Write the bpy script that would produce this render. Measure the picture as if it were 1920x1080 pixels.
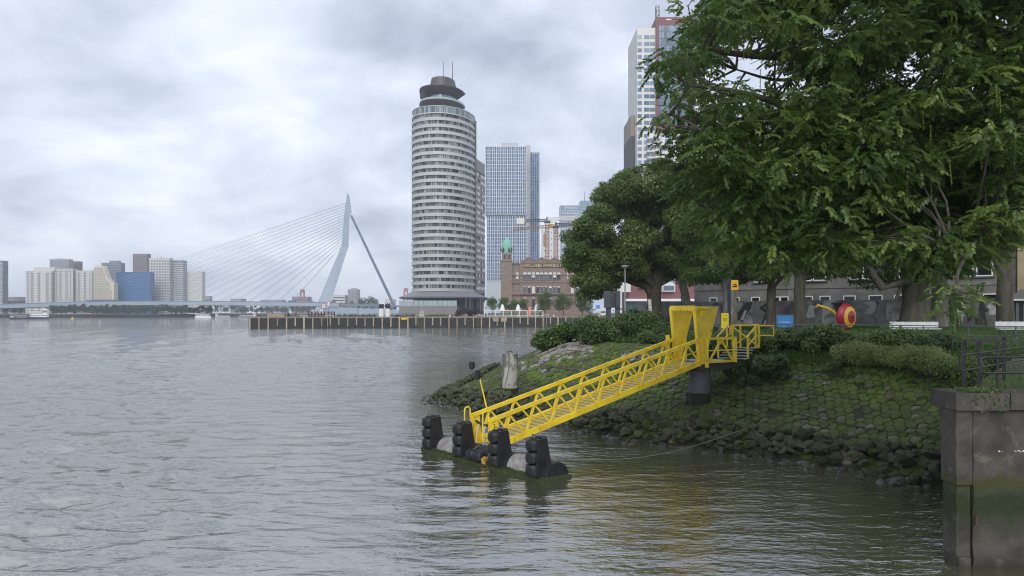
import bpy, math, random
import numpy as np
from mathutils import Vector, Matrix

sc = bpy.context.scene
for _o in list(bpy.data.objects):
    bpy.data.objects.remove(_o)
COL = sc.collection
R = math.radians
random.seed(7)
RNG = np.random.default_rng(7)

# ---------------------------------------------------------------- camera
F_PX, HZ, EYE = 1350.0, 586.0, 5.0        # focal length (px of a 1920 frame), horizon row, eye height over water
cam = bpy.data.cameras.new('camera')
cam.sensor_width = 36.0
cam.lens = 36.0 * F_PX / 1920.0
cam.shift_y = (HZ - 540.0) / 1920.0
cam.clip_start = 0.1
cam.clip_end = 20000.0
camo = bpy.data.objects.new('camera', cam)
camo.location = (0, 0, EYE)
camo.rotation_euler = (R(90), 0, 0)
COL.objects.link(camo)
sc.camera = camo

# ---------------------------------------------------------------- sky, sun, exposure
SUN_ELEV, SUN_AZ = R(34), R(-178)          # azimuth from +Y towards +X
world = bpy.data.worlds.new('World')
sc.world = world
world.use_nodes = True
wt = world.node_tree
wt.nodes.clear()
def wn(t, **kw):
    n = wt.nodes.new(t)
    for k, v in kw.items():
        setattr(n, k, v)
    return n
w_out = wn('ShaderNodeOutputWorld')
w_sky = wn('ShaderNodeTexSky', sky_type='NISHITA', sun_disc=False)
w_sky.sun_elevation = SUN_ELEV
w_sky.sun_rotation = SUN_AZ
w_sky.air_density = 1.2
w_sky.dust_density = 2.0
w_bg1 = wn('ShaderNodeBackground')
w_bg1.inputs['Strength'].default_value = 0.08
wt.links.new(w_sky.outputs[0], w_bg1.inputs['Color'])
# the cloud deck: noise laid out on a flat layer overhead, so it foreshortens towards the horizon
w_co = wn('ShaderNodeTexCoord')
w_sep = wn('ShaderNodeSeparateXYZ')
wt.links.new(w_co.outputs['Generated'], w_sep.inputs[0])
def wmath(op, a, b=None, clamp=False):
    n = wn('ShaderNodeMath', operation=op, use_clamp=clamp)
    for i, s in enumerate((a, b)):
        if s is None:
            continue
        if isinstance(s, (int, float)):
            n.inputs[i].default_value = s
        else:
            wt.links.new(s, n.inputs[i])
    return n.outputs[0]
w_z = wmath('ADD', wmath('MAXIMUM', w_sep.outputs['Z'], 0.0), 0.33)
w_cx = wmath('DIVIDE', w_sep.outputs['X'], w_z)
w_cy = wmath('DIVIDE', w_sep.outputs['Y'], w_z)
w_cmb = wn('ShaderNodeCombineXYZ')
wt.links.new(w_cx, w_cmb.inputs[0]); wt.links.new(w_cy, w_cmb.inputs[1])
w_cmb.inputs[2].default_value = 2.4
def wnoise(scale, detail, rough, dist=0.0):
    n = wn('ShaderNodeTexNoise')
    n.inputs['Scale'].default_value = scale
    n.inputs['Detail'].default_value = detail
    n.inputs['Roughness'].default_value = rough
    n.inputs['Distortion'].default_value = dist
    wt.links.new(w_cmb.outputs[0], n.inputs['Vector'])
    return n.outputs['Fac']
w_n1 = wnoise(1.0, 3.0, 0.5, 0.3)
w_n2 = wnoise(3.0, 8.0, 0.55, 0.35)
w_mix = wmath('ADD', wmath('MULTIPLY', w_n1, 0.55), wmath('MULTIPLY', w_n2, 0.45))
w_rmp = wn('ShaderNodeValToRGB')
wt.links.new(w_mix, w_rmp.inputs[0])
_e = w_rmp.color_ramp.elements
_e[0].position = 0.38; _e[0].color = (0.34, 0.38, 0.47, 1)
_e[1].position = 0.59; _e[1].color = (0.80, 0.84, 0.92, 1)
_m = w_rmp.color_ramp.elements.new(0.48); _m.color = (0.56, 0.605, 0.715, 1)
w_bg2 = wn('ShaderNodeBackground')
w_bg2.inputs['Strength'].default_value = 0.81
wt.links.new(w_rmp.outputs[0], w_bg2.inputs['Color'])
w_ms = wn('ShaderNodeMixShader')
w_ms.inputs[0].default_value = 0.92
wt.links.new(w_bg1.outputs[0], w_ms.inputs[1])
wt.links.new(w_bg2.outputs[0], w_ms.inputs[2])
wt.links.new(w_ms.outputs[0], w_out.inputs['Surface'])

sun = bpy.data.lights.new('sun', 'SUN')
sun.energy = 1.3
sun.angle = R(35)
sun.color = (1.0, 0.96, 0.9)
suno = bpy.data.objects.new('sun', sun)
_d = Vector((math.sin(SUN_AZ) * math.cos(SUN_ELEV), math.cos(SUN_AZ) * math.cos(SUN_ELEV), math.sin(SUN_ELEV)))
suno.rotation_euler = _d.to_track_quat('Z', 'Y').to_euler()
suno.location = (0, 0, 200)
COL.objects.link(suno)

sc.view_settings.view_transform = 'Standard'
sc.view_settings.look = 'None'
sc.view_settings.exposure = 0.82
sc.view_settings.gamma = 1.0
sc.view_settings.use_curve_mapping = False
sc.render.engine = 'CYCLES'
sc.cycles.use_denoising = True
sc.cycles.pixel_filter_type = 'BLACKMAN_HARRIS'
sc.cycles.filter_width = 1.05
sc.cycles.max_bounces = 6
sc.cycles.diffuse_bounces = 3
sc.cycles.glossy_bounces = 3
sc.cycles.transmission_bounces = 4
sc.cycles.transparent_max_bounces = 6
sc.cycles.volume_bounces = 0
sc.cycles.sample_clamp_indirect = 6.0

# ---------------------------------------------------------------- helpers
def P(px, py, D):
    """point at distance D seen at a pixel of the 1920x1080 photograph (used to measure sizes)"""
    return Vector(((px - 960.0) * D / F_PX, D, EYE + (HZ - py) * D / F_PX))
def PX(px, D):
    return (px - 960.0) * D / F_PX
def PZ(py, D):
    return EYE + (HZ - py) * D / F_PX

class MB:
    """collects faces of one mesh; r holds one random number per face"""
    def __init__(s):
        s.v, s.f, s.r, s.m = [], [], [], []
    def add(s, vs, fs, r=None, mi=0):
        b = len(s.v)
        s.v.extend([tuple(map(float, p)) for p in vs])
        rr = random.random() if r is None else r
        for f in fs:
            s.f.append(tuple(b + i for i in f)); s.r.append(rr); s.m.append(mi)
        return s
    def box(s, x0, x1, y0, y1, z0, z1, **k):
        return s.add([(x0,y0,z0),(x1,y0,z0),(x1,y1,z0),(x0,y1,z0),(x0,y0,z1),(x1,y0,z1),(x1,y1,z1),(x0,y1,z1)],
                     [(0,3,2,1),(4,5,6,7),(0,1,5,4),(1,2,6,5),(2,3,7,6),(3,0,4,7)], **k)
    def obox(s, c, u, v, w, **k):
        """box centred at c with half axes u, v, w"""
        c, u, v, w = Vector(c), Vector(u), Vector(v), Vector(w)
        vs = [c-u-v-w, c+u-v-w, c+u+v-w, c-u+v-w, c-u-v+w, c+u-v+w, c+u+v+w, c-u+v+w]
        return s.add(vs, [(0,3,2,1),(4,5,6,7),(0,1,5,4),(1,2,6,5),(2,3,7,6),(3,0,4,7)], **k)
    def beam(s, p0, p1, w, h, up=(0,0,1), **k):
        p0, p1 = Vector(p0), Vector(p1)
        d = (p1 - p0)
        if d.length < 1e-6:
            return s
        dn = d.normalized()
        up = Vector(up)
        if abs(dn.dot(up)) > 0.98:
            up = Vector((0, 1, 0)) if abs(dn.y) < .9 else Vector((1, 0, 0))
        side = dn.cross(up).normalized()
        upv = side.cross(dn).normalized()
        return s.obox((p0 + p1) / 2, d / 2, side * w / 2, upv * h / 2, **k)
    def tube(s, pts, rad, n=8, cap=True, **k):
        pts = [Vector(p) for p in pts]
        m = len(pts)
        if isinstance(rad, (int, float)):
            rad = [rad] * m
        vs, fs = [], []
        prev = None
        for i, p in enumerate(pts):
            t = (pts[min(i+1, m-1)] - pts[max(i-1, 0)]).normalized()
            if prev is None:
                a = Vector((0,0,1)) if abs(t.z) < .9 else Vector((1,0,0))
                prev = t.cross(a).normalized()
            side = (prev - t * prev.dot(t)).normalized()
            prev = side
            up = t.cross(side)
            for j in range(n):
                a = 2*math.pi*j/n
                vs.append(p + (side*math.cos(a) + up*math.sin(a)) * rad[i])
        for i in range(m-1):
            for j in range(n):
                fs.append((i*n+j, i*n+(j+1)%n, (i+1)*n+(j+1)%n, (i+1)*n+j))
        if cap:
            fs.append(tuple(range(n-1, -1, -1))); fs.append(tuple((m-1)*n+j for j in range(n)))
        return s.add(vs, fs, **k)
    def prism(s, poly, z0, z1, **k):
        n = len(poly)
        vs = [(x, y, z0) for x, y in poly] + [(x, y, z1) for x, y in poly]
        fs = [tuple(range(n-1, -1, -1)), tuple(range(n, 2*n))] + [(i, (i+1)%n, n+(i+1)%n, n+i) for i in range(n)]
        return s.add(vs, fs, **k)
    def slab(s, pts, off, **k):
        """a flat polygon in 3D given thickness by the vector off"""
        off = Vector(off)
        a = [Vector(p) for p in pts]
        n = len(a)
        fs = [tuple(range(n-1, -1, -1)), tuple(range(n, 2*n))] + [(i, (i+1)%n, n+(i+1)%n, n+i) for i in range(n)]
        return s.add(a + [p + off for p in a], fs, **k)
    def lathe(s, prof, c, n=16, cap=True, **k):
        c = Vector(c)
        vs, fs = [], []
        for r, z in prof:
            for j in range(n):
                a = 2*math.pi*j/n
                vs.append(c + Vector((r*math.cos(a), r*math.sin(a), z)))
        m = len(prof)
        for i in range(m-1):
            for j in range(n):
                fs.append((i*n+j, i*n+(j+1)%n, (i+1)*n+(j+1)%n, (i+1)*n+j))
        if cap:
            fs.append(tuple(range(n-1, -1, -1))); fs.append(tuple((m-1)*n+j for j in range(n)))
        return s.add(vs, fs, **k)
    def loft(s, rings, cap=True, **k):
        n, m = len(rings[0]), len(rings)
        vs = [p for r_ in rings for p in r_]
        fs = []
        for i in range(m-1):
            for j in range(n):
                fs.append((i*n+j, i*n+(j+1)%n, (i+1)*n+(j+1)%n, (i+1)*n+j))
        if cap:
            fs.append(tuple(range(n-1, -1, -1))); fs.append(tuple((m-1)*n+j for j in range(n)))
        return s.add(vs, fs, **k)
    def quad(s, a, b, c, d, **k):
        return s.add([a, b, c, d], [(0, 1, 2, 3)], **k)

def props(o, label=None, cat=None, group=None, kind=None):
    if label: o['label'] = label
    if cat: o['category'] = cat
    if group: o['group'] = group
    if kind: o['kind'] = kind
    return o
ORG = {}
def thing(name, label, cat, loc, group=None):
    o = bpy.data.objects.new(name, None)
    o.empty_display_size = 0.2
    o.location = loc
    COL.objects.link(o)
    ORG[o] = Vector(loc)
    return props(o, label, cat, group)
def mesh_of(name, mb, mats, org=(0,0,0), smooth=False):
    me = bpy.data.meshes.new(name)
    ox, oy, oz = org
    me.from_pydata([(x-ox, y-oy, z-oz) for x, y, z in mb.v], [], mb.f)
    a = me.attributes.new('rnd', 'FLOAT', 'FACE')
    a.data.foreach_set('value', mb.r)
    if not isinstance(mats, (list, tuple)):
        mats = [mats]
    for m in mats:
        me.materials.append(m)
    if len(mats) > 1:
        me.polygons.foreach_set('material_index', mb.m)
    if smooth:
        me.polygons.foreach_set('use_smooth', [True]*len(me.polygons))
        if smooth != 'all':
            me.set_sharp_from_angle(angle=R(40))
    me.update()
    return me
def part(name, mb, mats, parent=None, smooth=False, loc=None, **kw):
    """one mesh object; vertices are given in world space. With a parent it becomes its child."""
    if parent is not None:
        org = ORG[parent]
    else:
        org = Vector(loc) if loc is not None else Vector((0,0,0))
    o = bpy.data.objects.new(name, mesh_of(name, mb, mats, org, smooth))
    if parent is not None:
        o.parent = parent
    else:
        o.location = org
    COL.objects.link(o)
    ORG[o] = org
    return props(o, **kw)
def copy_tree(o, parent=None):
    c = o.copy()
    COL.objects.link(c)
    c.parent = parent
    for ch in o.children:
        copy_tree(ch, c)
    return c
def fast_mesh(name, V, nper, mats, parent=None, rnd=None, org=None, smooth=False, **kw):
    """V: (N*nper, 3) array, every nper vertices are one polygon"""
    if org is None:
        org = ORG[parent] if parent is not None else Vector((0,0,0))
    V = np.asarray(V, dtype=np.float32) - np.array(org, dtype=np.float32)
    nf = len(V)//nper
    me = bpy.data.meshes.new(name)
    me.vertices.add(len(V)); me.vertices.foreach_set('co', V.ravel())
    me.loops.add(len(V)); me.loops.foreach_set('vertex_index', np.arange(len(V), dtype=np.int32))
    me.polygons.add(nf)
    me.polygons.foreach_set('loop_start', np.arange(0, len(V), nper, dtype=np.int32))
    me.polygons.foreach_set('loop_total', np.full(nf, nper, dtype=np.int32))
    if smooth:
        me.polygons.foreach_set('use_smooth', np.ones(nf, dtype=bool))
    a = me.attributes.new('rnd', 'FLOAT', 'FACE')
    if rnd is None:
        rnd = RNG.random(nf)
    a.data.foreach_set('value', np.asarray(rnd, dtype=np.float32))
    me.materials.append(mats)
    me.update(calc_edges=True)
    o = bpy.data.objects.new(name, me)
    if parent is not None:
        o.parent = parent
    else:
        o.location = org
    COL.objects.link(o)
    ORG[o] = Vector(org)
    return props(o, **kw)
def text_mb(txt, size, origin, xdir, ydir, depth=0.0, align='CENTER', mi=0):
    """lettering as flat mesh with a little thickness"""
    cu = bpy.data.curves.new('lettering', 'FONT')
    cu.body = txt
    cu.size = size
    cu.align_x = align
    cu.resolution_u = 3
    cu.extrude = depth
    tmp = bpy.data.objects.new('lettering', cu)
    COL.objects.link(tmp)
    bpy.context.view_layer.update()
    me = bpy.data.meshes.new_from_object(tmp.evaluated_get(bpy.context.evaluated_depsgraph_get()))
    o, x, y = Vector(origin), Vector(xdir).normalized(), Vector(ydir).normalized()
    z = x.cross(y)
    mb = MB()
    mb.add([o + x*v.co.x + y*v.co.y + z*v.co.z for v in me.vertices], [tuple(p.vertices) for p in me.polygons], mi=mi)
    bpy.data.objects.remove(tmp); bpy.data.curves.remove(cu); bpy.data.meshes.remove(me)
    return mb

# ---------------------------------------------------------------- materials
MATS = {}
def mat(name, c1, c2=None, scale=3.0, rough=0.6, metal=0.0, bump=0.0, bscale=None, detail=5.0, rnd=0.0,
        lo=0.35, hi=0.65, stretch=None, spec=0.5, c3=None, s3=0.7, lo3=0.5, hi3=0.6, brick=None):
    m = bpy.data.materials.new(name)
    m.use_nodes = True
    nt = m.node_tree
    b = nt.nodes['Principled BSDF']
    b.inputs['Roughness'].default_value = rough
    b.inputs['Metallic'].default_value = metal
    b.inputs['Specular IOR Level'].default_value = spec
    tc = nt.nodes.new('ShaderNodeTexCoord')
    vec = tc.outputs['Object']
    if stretch:
        mp = nt.nodes.new('ShaderNodeMapping')
        mp.inputs['Scale'].default_value = stretch
        nt.links.new(vec, mp.inputs[0]); vec = mp.outputs[0]
    def noise(sc_, det=detail):
        n = nt.nodes.new('ShaderNodeTexNoise')
        n.inputs['Scale'].default_value = sc_
        n.inputs['Detail'].default_value = det
        n.inputs['Roughness'].default_value = 0.6
        nt.links.new(vec, n.inputs['Vector'])
        return n.outputs['Fac']
    def ramp(src, a, z):
        n = nt.nodes.new('ShaderNodeMapRange')
        n.inputs[1].default_value = a; n.inputs[2].default_value = z
        nt.links.new(src, n.inputs[0])
        return n.outputs[0]
    def mixc(fac, a, z):
        n = nt.nodes.new('ShaderNodeMixRGB')
        nt.links.new(fac, n.inputs[0])
        for i, q in ((1, a), (2, z)):
            if isinstance(q, tuple): n.inputs[i].default_value = (*q, 1)
            else: nt.links.new(q, n.inputs[i])
        return n.outputs[0]
    col = None
    if c2 is not None:
        col = mixc(ramp(noise(scale), lo, hi), c1, c2)
    if c3 is not None:
        col = mixc(ramp(noise(s3), lo3, hi3), col if col is not None else c1, c3)
    if rnd:
        at = nt.nodes.new('ShaderNodeAttribute'); at.attribute_name = 'rnd'
        mr = nt.nodes.new('ShaderNodeMapRange')
        mr.inputs[3].default_value = 1-rnd; mr.inputs[4].default_value = 1+rnd
        nt.links.new(at.outputs['Fac'], mr.inputs[0])
        hs = nt.nodes.new('ShaderNodeHueSaturation')
        if col is None: hs.inputs['Color'].default_value = (*c1, 1)
        else: nt.links.new(col, hs.inputs['Color'])
        nt.links.new(mr.outputs[0], hs.inputs['Value'])
        col = hs.outputs[0]
    if col is None: b.inputs['Base Color'].default_value = (*c1, 1)
    else: nt.links.new(col, b.inputs['Base Color'])
    if bump:
        bp = nt.nodes.new('ShaderNodeBump')
        bp.inputs['Strength'].default_value = bump
        bp.inputs['Distance'].default_value = 0.05
        nt.links.new(noise(bscale or scale*3), bp.inputs['Height'])
        nt.links.new(bp.outputs[0], b.inputs['Normal'])
    MATS[name] = m
    return m

def leaf_mat(name, ca, cb, cc, trans=0.35, rough=0.45):
    """leaf: colour runs from ca over cb to cc with the leaf's own random number; some light passes through"""
    m = bpy.data.materials.new(name)
    m.use_nodes = True
    nt = m.node_tree
    b = nt.nodes['Principled BSDF']
    out = nt.nodes['Material Output']
    b.inputs['Roughness'].default_value = rough
    b.inputs['Specular IOR Level'].default_value = 0.45
    at = nt.nodes.new('ShaderNodeAttribute'); at.attribute_name = 'rnd'
    rp = nt.nodes.new('ShaderNodeValToRGB')
    e = rp.color_ramp.elements
    e[0].position = 0.0; e[0].color = (*ca, 1)
    e[1].position = 1.0; e[1].color = (*cc, 1)
    q = e.new(0.6); q.color = (*cb, 1)
    nt.links.new(at.outputs['Fac'], rp.inputs[0])
    nt.links.new(rp.outputs[0], b.inputs['Base Color'])
    tr = nt.nodes.new('ShaderNodeBsdfTranslucent')
    hs = nt.nodes.new('ShaderNodeHueSaturation')
    hs.inputs['Value'].default_value = 1.35
    nt.links.new(rp.outputs[0], hs.inputs['Color'])
    nt.links.new(hs.outputs[0], tr.inputs['Color'])
    mx = nt.nodes.new('ShaderNodeMixShader')
    mx.inputs[0].default_value = trans
    nt.links.new(b.outputs[0], mx.inputs[1]); nt.links.new(tr.outputs[0], mx.inputs[2])
    nt.links.new(mx.outputs[0], out.inputs['Surface'])
    return m

M_yellow = mat('yellow_paint', (0.86,0.65,0.028), (0.64,0.45,0.022), scale=1.6, rough=0.4, bump=0.04, bscale=40, c3=(0.34,0.20,0.04), s3=4, lo3=0.61, hi3=0.72)
M_yellow_deck = mat('yellow_grating', (0.66,0.54,0.16), (0.50,0.40,0.10), scale=14, rough=0.6, bump=0.3, bscale=60)
M_rubber = mat('black_rubber', (0.007,0.0075,0.009), (0.016,0.016,0.018), scale=4, rough=0.45, spec=0.35, bump=0.08, bscale=30)
M_hullpaint = mat('worn_grey_hull', (0.30,0.29,0.28), (0.16,0.15,0.14), scale=5, rough=0.6, c3=(0.24,0.12,0.07), s3=7, lo3=0.6, hi3=0.7, bump=0.1, bscale=20)
M_hulldark = mat('dark_steel', (0.012,0.0125,0.015), (0.024,0.024,0.027), scale=4, rough=0.5, spec=0.35, bump=0.05, bscale=25)
M_algae = mat('green_algae', (0.05,0.075,0.012), (0.018,0.028,0.008), scale=9, rough=0.8, bump=0.8, bscale=40)
M_rope = mat('white_rope', (0.62,0.60,0.55), (0.45,0.43,0.40), scale=30, rough=0.8, bump=0.4, bscale=80)
M_rope_dk = mat('weathered_rope', (0.20,0.19,0.15), (0.12,0.12,0.10), scale=12, rough=0.9)
M_black = mat('black_painted_steel', (0.010,0.0105,0.013), (0.02,0.02,0.023), scale=6, rough=0.45)
M_fence = mat('grey_painted_steel', (0.09,0.10,0.115), (0.14,0.15,0.165), scale=5, rough=0.4)
M_greydark = mat('anthracite_metal', (0.04,0.046,0.057), (0.062,0.067,0.076), scale=3, rough=0.45, c3=(0.25,0.25,0.26), s3=6, lo3=0.66, hi3=0.7)
M_conc_pile = mat('stained_pile', (0.36,0.345,0.315), (0.12,0.117,0.112), scale=1.7, rough=0.8, bump=0.25, bscale=14, lo=0.47, hi=0.53, stretch=(1,1,.45))
M_conc_col = mat('grey_pier_paint', (0.10,0.106,0.122), (0.07,0.074,0.086), scale=2, rough=0.6, bump=0.05, c3=(0.20,0.205,0.22), s3=2.4, lo3=0.62, hi3=0.72, stretch=(1,1,.3))
M_white = mat('white_paint', (0.74,0.74,0.74), (0.62,0.62,0.62), scale=4, rough=0.5)
M_red = mat('red_gloss', (0.34,0.012,0.035), (0.28,0.010,0.03), scale=3, rough=0.3)
M_gold = mat('yellow_gloss', (0.62,0.42,0.03), (0.55,0.36,0.025), scale=3, rough=0.35)
M_blue = mat('blue_panel', (0.05,0.24,0.62), (0.045,0.22,0.58), scale=3, rough=0.4)
M_bark = mat('bark', (0.050,0.042,0.032), (0.10,0.09,0.07), scale=3, rough=0.9, bump=1.0, bscale=12, stretch=(1,1,.3), c3=(0.07,0.085,0.03), s3=1.3, lo3=0.52, hi3=0.66)
M_bark_pale = mat('pale_bark', (0.13,0.12,0.095), (0.22,0.21,0.17), scale=4, rough=0.9, bump=0.7, bscale=14, stretch=(1,1,.5))
M_leaf_near = leaf_mat('wingnut_leaf', (0.030,0.064,0.013), (0.074,0.132,0.025), (0.22,0.29,0.07), trans=0.44, rough=0.42)
M_leaf_mid = leaf_mat('maple_leaf', (0.055,0.098,0.022), (0.12,0.175,0.044), (0.21,0.25,0.08), trans=0.46)
M_leaf_mid2 = leaf_mat('park_tree_leaf', (0.040,0.085,0.018), (0.088,0.15,0.031), (0.17,0.225,0.055), trans=0.46)
M_leaf_shrub = leaf_mat('shrub_leaf', (0.050,0.108,0.022), (0.11,0.18,0.044), (0.23,0.29,0.10), trans=0.45)
M_leaf_shrub2 = leaf_mat('dark_shrub_leaf', (0.036,0.084,0.022), (0.082,0.145,0.042), (0.17,0.23,0.075), trans=0.45)
M_leaf_pale = leaf_mat('pale_weed_leaf', (0.12,0.17,0.045), (0.26,0.31,0.10), (0.50,0.52,0.30), trans=0.35, rough=0.7)
M_leaf_far = leaf_mat('far_tree_leaf', (0.022,0.042,0.018), (0.040,0.066,0.026), (0.065,0.095,0.035), trans=0.25)
M_leaf_purple = leaf_mat('purple_shrub_leaf', (0.030,0.018,0.024), (0.055,0.030,0.035), (0.09,0.06,0.055), trans=0.25)
M_grassleaf = leaf_mat('grass_blade', (0.035,0.085,0.012), (0.06,0.13,0.02), (0.11,0.19,0.04), trans=0.3)
M_catkin = mat('green_catkin', (0.22,0.27,0.035), (0.14,0.19,0.025), scale=30, rough=0.7)
# ================================================================ the setting: terrain, water, banks
# shoreline of the headland (water on the outside), measured in metres from the camera's foot
SHORE = [(40,13.0),(22,14.0),(15,17.0),(12.6,19.6),(10.5,23),(8,25.6),(4.9,27.9),(2.1,31.8),(-0.4,34.6),(-2.7,37),(-4.6,40.2),
         (-4.4,43.0),(-3.6,47),(-3.2,52),(-2.5,60),(2,72),(10,88),(24,108),(60,140),(140,190)]
SH = np.array(SHORE)
def shore_dist(X, Y):
    """signed distance to the shoreline, positive inland"""
    X = np.asarray(X, float); Y = np.asarray(Y, float)
    best = np.full(X.shape, 1e9)
    for i in range(len(SH)-1):
        a, b = SH[i], SH[i+1]
        d = b - a
        t = np.clip(((X-a[0])*d[0] + (Y-a[1])*d[1]) / (d @ d), 0, 1)
        best = np.minimum(best, np.hypot(X-a[0]-t*d[0], Y-a[1]-t*d[1]))
    poly = np.vstack([SH, [[300,190],[300,13]]])
    inside = np.zeros(X.shape, bool)
    n = len(poly)
    for i in range(n):
        x0, y0 = poly[i]; x1, y1 = poly[(i+1) % n]
        c = ((y0 > Y) != (y1 > Y))
        if y1 != y0:
            inside ^= c & (X < (x1-x0)*(Y-y0)/(y1-y0) + x0)
    return np.where(inside, best, -best)
def ground_z(X, Y):
    n = shore_dist(X, Y)
    z = np.interp(n, [-12, -4, 0, 7.2, 9, 13, 32, 60], [-2.5, -1.6, 0.0, 3.0, 3.22, 3.35, 3.8, 3.8])
    return z
def gz(x, y):
    return float(ground_z(np.array([x]), np.array([y]))[0])

def grid_obj(name, xs, ys, zfun, m, **kw):
    X, Y = np.meshgrid(xs, ys)
    Z = zfun(X, Y)
    V = np.stack([X, Y, Z], -1).reshape(-1, 3)
    ny, nx = X.shape
    idx = np.arange(nx*ny).reshape(ny, nx)
    Fq = np.stack([idx[:-1,:-1], idx[:-1,1:], idx[1:,1:], idx[1:,:-1]], -1).reshape(-1, 4)
    me = bpy.data.meshes.new(name)
    me.vertices.add(len(V)); me.vertices.foreach_set('co', V.astype(np.float32).ravel())
    me.loops.add(Fq.size); me.loops.foreach_set('vertex_index', Fq.astype(np.int32).ravel())
    me.polygons.add(len(Fq))
    me.polygons.foreach_set('loop_start', np.arange(0, Fq.size, 4, dtype=np.int32))
    me.polygons.foreach_set('loop_total', np.full(len(Fq), 4, dtype=np.int32))
    me.polygons.foreach_set('use_smooth', np.ones(len(Fq), dtype=bool))
    me.materials.append(m)
    me.update(calc_edges=True)
    o = bpy.data.objects.new(name, me)
    COL.objects.link(o)
    ORG[o] = Vector((0,0,0))
    return props(o, **kw)

# ground material of the headland: grass on top, dark soil and moss on the slope (by height, as the plants grow)
def ground_material():
    m = bpy.data.materials.new('headland_ground')
    m.use_nodes = True
    nt = m.node_tree
    b = nt.nodes['Principled BSDF']
    b.inputs['Roughness'].default_value = 0.95
    tc = nt.nodes.new('ShaderNodeTexCoord')
    def noise(s, d=6):
        n = nt.nodes.new('ShaderNodeTexNoise'); n.inputs['Scale'].default_value = s; n.inputs['Detail'].default_value = d
        nt.links.new(tc.outputs['Object'], n.inputs['Vector']); return n.outputs['Fac']
    def mixc(f, a, z):
        n = nt.nodes.new('ShaderNodeMixRGB'); nt.links.new(f, n.inputs[0])
        for i, q in ((1, a), (2, z)):
            if isinstance(q, tuple): n.inputs[i].default_value = (*q, 1)
            else: nt.links.new(q, n.inputs[i])
        return n.outputs[0]
    def rng(s, a, z):
        n = nt.nodes.new('ShaderNodeMapRange'); n.inputs[1].default_value = a; n.inputs[2].default_value = z
        nt.links.new(s, n.inputs[0]); return n.outputs[0]
    grass = mixc(rng(noise(1.1), .35, .65), (0.045,0.095,0.016), (0.075,0.13,0.026))
    soil = mixc(rng(noise(5), .4, .6), (0.018,0.017,0.011), (0.028,0.038,0.010))
    sp = nt.nodes.new('ShaderNodeSeparateXYZ'); nt.links.new(tc.outputs['Object'], sp.inputs[0])
    hz = nt.nodes.new('ShaderNodeMath'); hz.operation = 'ADD'
    n2 = nt.nodes.new('ShaderNodeMath'); n2.operation = 'MULTIPLY'; n2.inputs[1].default_value = 0.5
    nt.links.new(noise(1.4), n2.inputs[0]); nt.links.new(sp.outputs['Z'], hz.inputs[0]); nt.links.new(n2.outputs[0], hz.inputs[1])
    nt.links.new(mixc(rng(hz.outputs[0], 3.1, 3.5), soil, grass), b.inputs['Base Color'])
    bp = nt.nodes.new('ShaderNodeBump'); bp.inputs['Strength'].default_value = .6; bp.inputs['Distance'].default_value = .06
    nt.links.new(noise(14), bp.inputs['Height']); nt.links.new(bp.outputs[0], b.inputs['Normal'])
    return m
M_ground = ground_material()
def bumpy(X, Y):
    return ground_z(X, Y) + 0.03*np.sin(X*1.7+Y*.6)*np.cos(Y*1.3-X*.4)
GROUND = grid_obj('headland_ground', np.concatenate([np.arange(-14, 30, .45), np.arange(30, 200, 6)]),
                  np.concatenate([np.arange(12, 70, .45), np.arange(70, 200, 5)]), bumpy, M_ground, kind='structure')

# ---------------------------------------------------------------- water
def water_material():
    m = bpy.data.materials.new('river_water')
    m.use_nodes = True
    nt = m.node_tree
    b = nt.nodes['Principled BSDF']
    b.inputs['Base Color'].default_value = (0.060, 0.060, 0.034, 1)
    b.inputs['Roughness'].default_value = 0.04
    b.inputs['IOR'].default_value = 4.8
    b.inputs['Specular IOR Level'].default_value = 0.5
    tc = nt.nodes.new('ShaderNodeTexCoord')
    def noise(s, d, st, rough=.55, rot=0.18):
        mp = nt.nodes.new('ShaderNodeMapping'); mp.inputs['Scale'].default_value = st
        mp.inputs['Rotation'].default_value = (0, 0, rot)
        nt.links.new(tc.outputs['Object'], mp.inputs[0])
        n = nt.nodes.new('ShaderNodeTexNoise'); n.inputs['Scale'].default_value = s; n.inputs['Detail'].default_value = d
        n.inputs['Roughness'].default_value = rough
        nt.links.new(mp.outputs[0], n.inputs['Vector']); return n.outputs['Fac']
    def m2(op, a, c):
        n = nt.nodes.new('ShaderNodeMath'); n.operation = op
        if op == 'MULTIPLY_ADD': n.inputs[2].default_value = 1 - c
        for i, q in enumerate((a, c)):
            if isinstance(q, (int, float)): n.inputs[i].default_value = q
            else: nt.links.new(q, n.inputs[i])
        return n.outputs[0]
    # sheltered water by the bank is calmer: an attribute of the sheet, not of the view
    at = nt.nodes.new('ShaderNodeAttribute'); at.attribute_name = 'calm'
    h = m2('ADD', m2('MULTIPLY', noise(0.45, 3, (.45, 1, 1)), 0.30), m2('MULTIPLY', noise(1.5, 3, (.38, 1, 1), .55, -.12), 0.46))
    h = m2('MULTIPLY', h, at.outputs['Fac'])
    hs = m2('MULTIPLY', noise(5.0, 3, (.6, 1, 1), .6), 0.11)
    h = m2('ADD', h, m2('MULTIPLY', hs, m2('MULTIPLY_ADD', at.outputs['Fac'], .68)))
    bp = nt.nodes.new('ShaderNodeBump'); bp.inputs['Strength'].default_value = 1.0; bp.inputs['Distance'].default_value = 0.42
    nt.links.new(h, bp.inputs['Height']); nt.links.new(bp.outputs[0], b.inputs['Normal'])
    return m
M_water = water_material()
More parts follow.
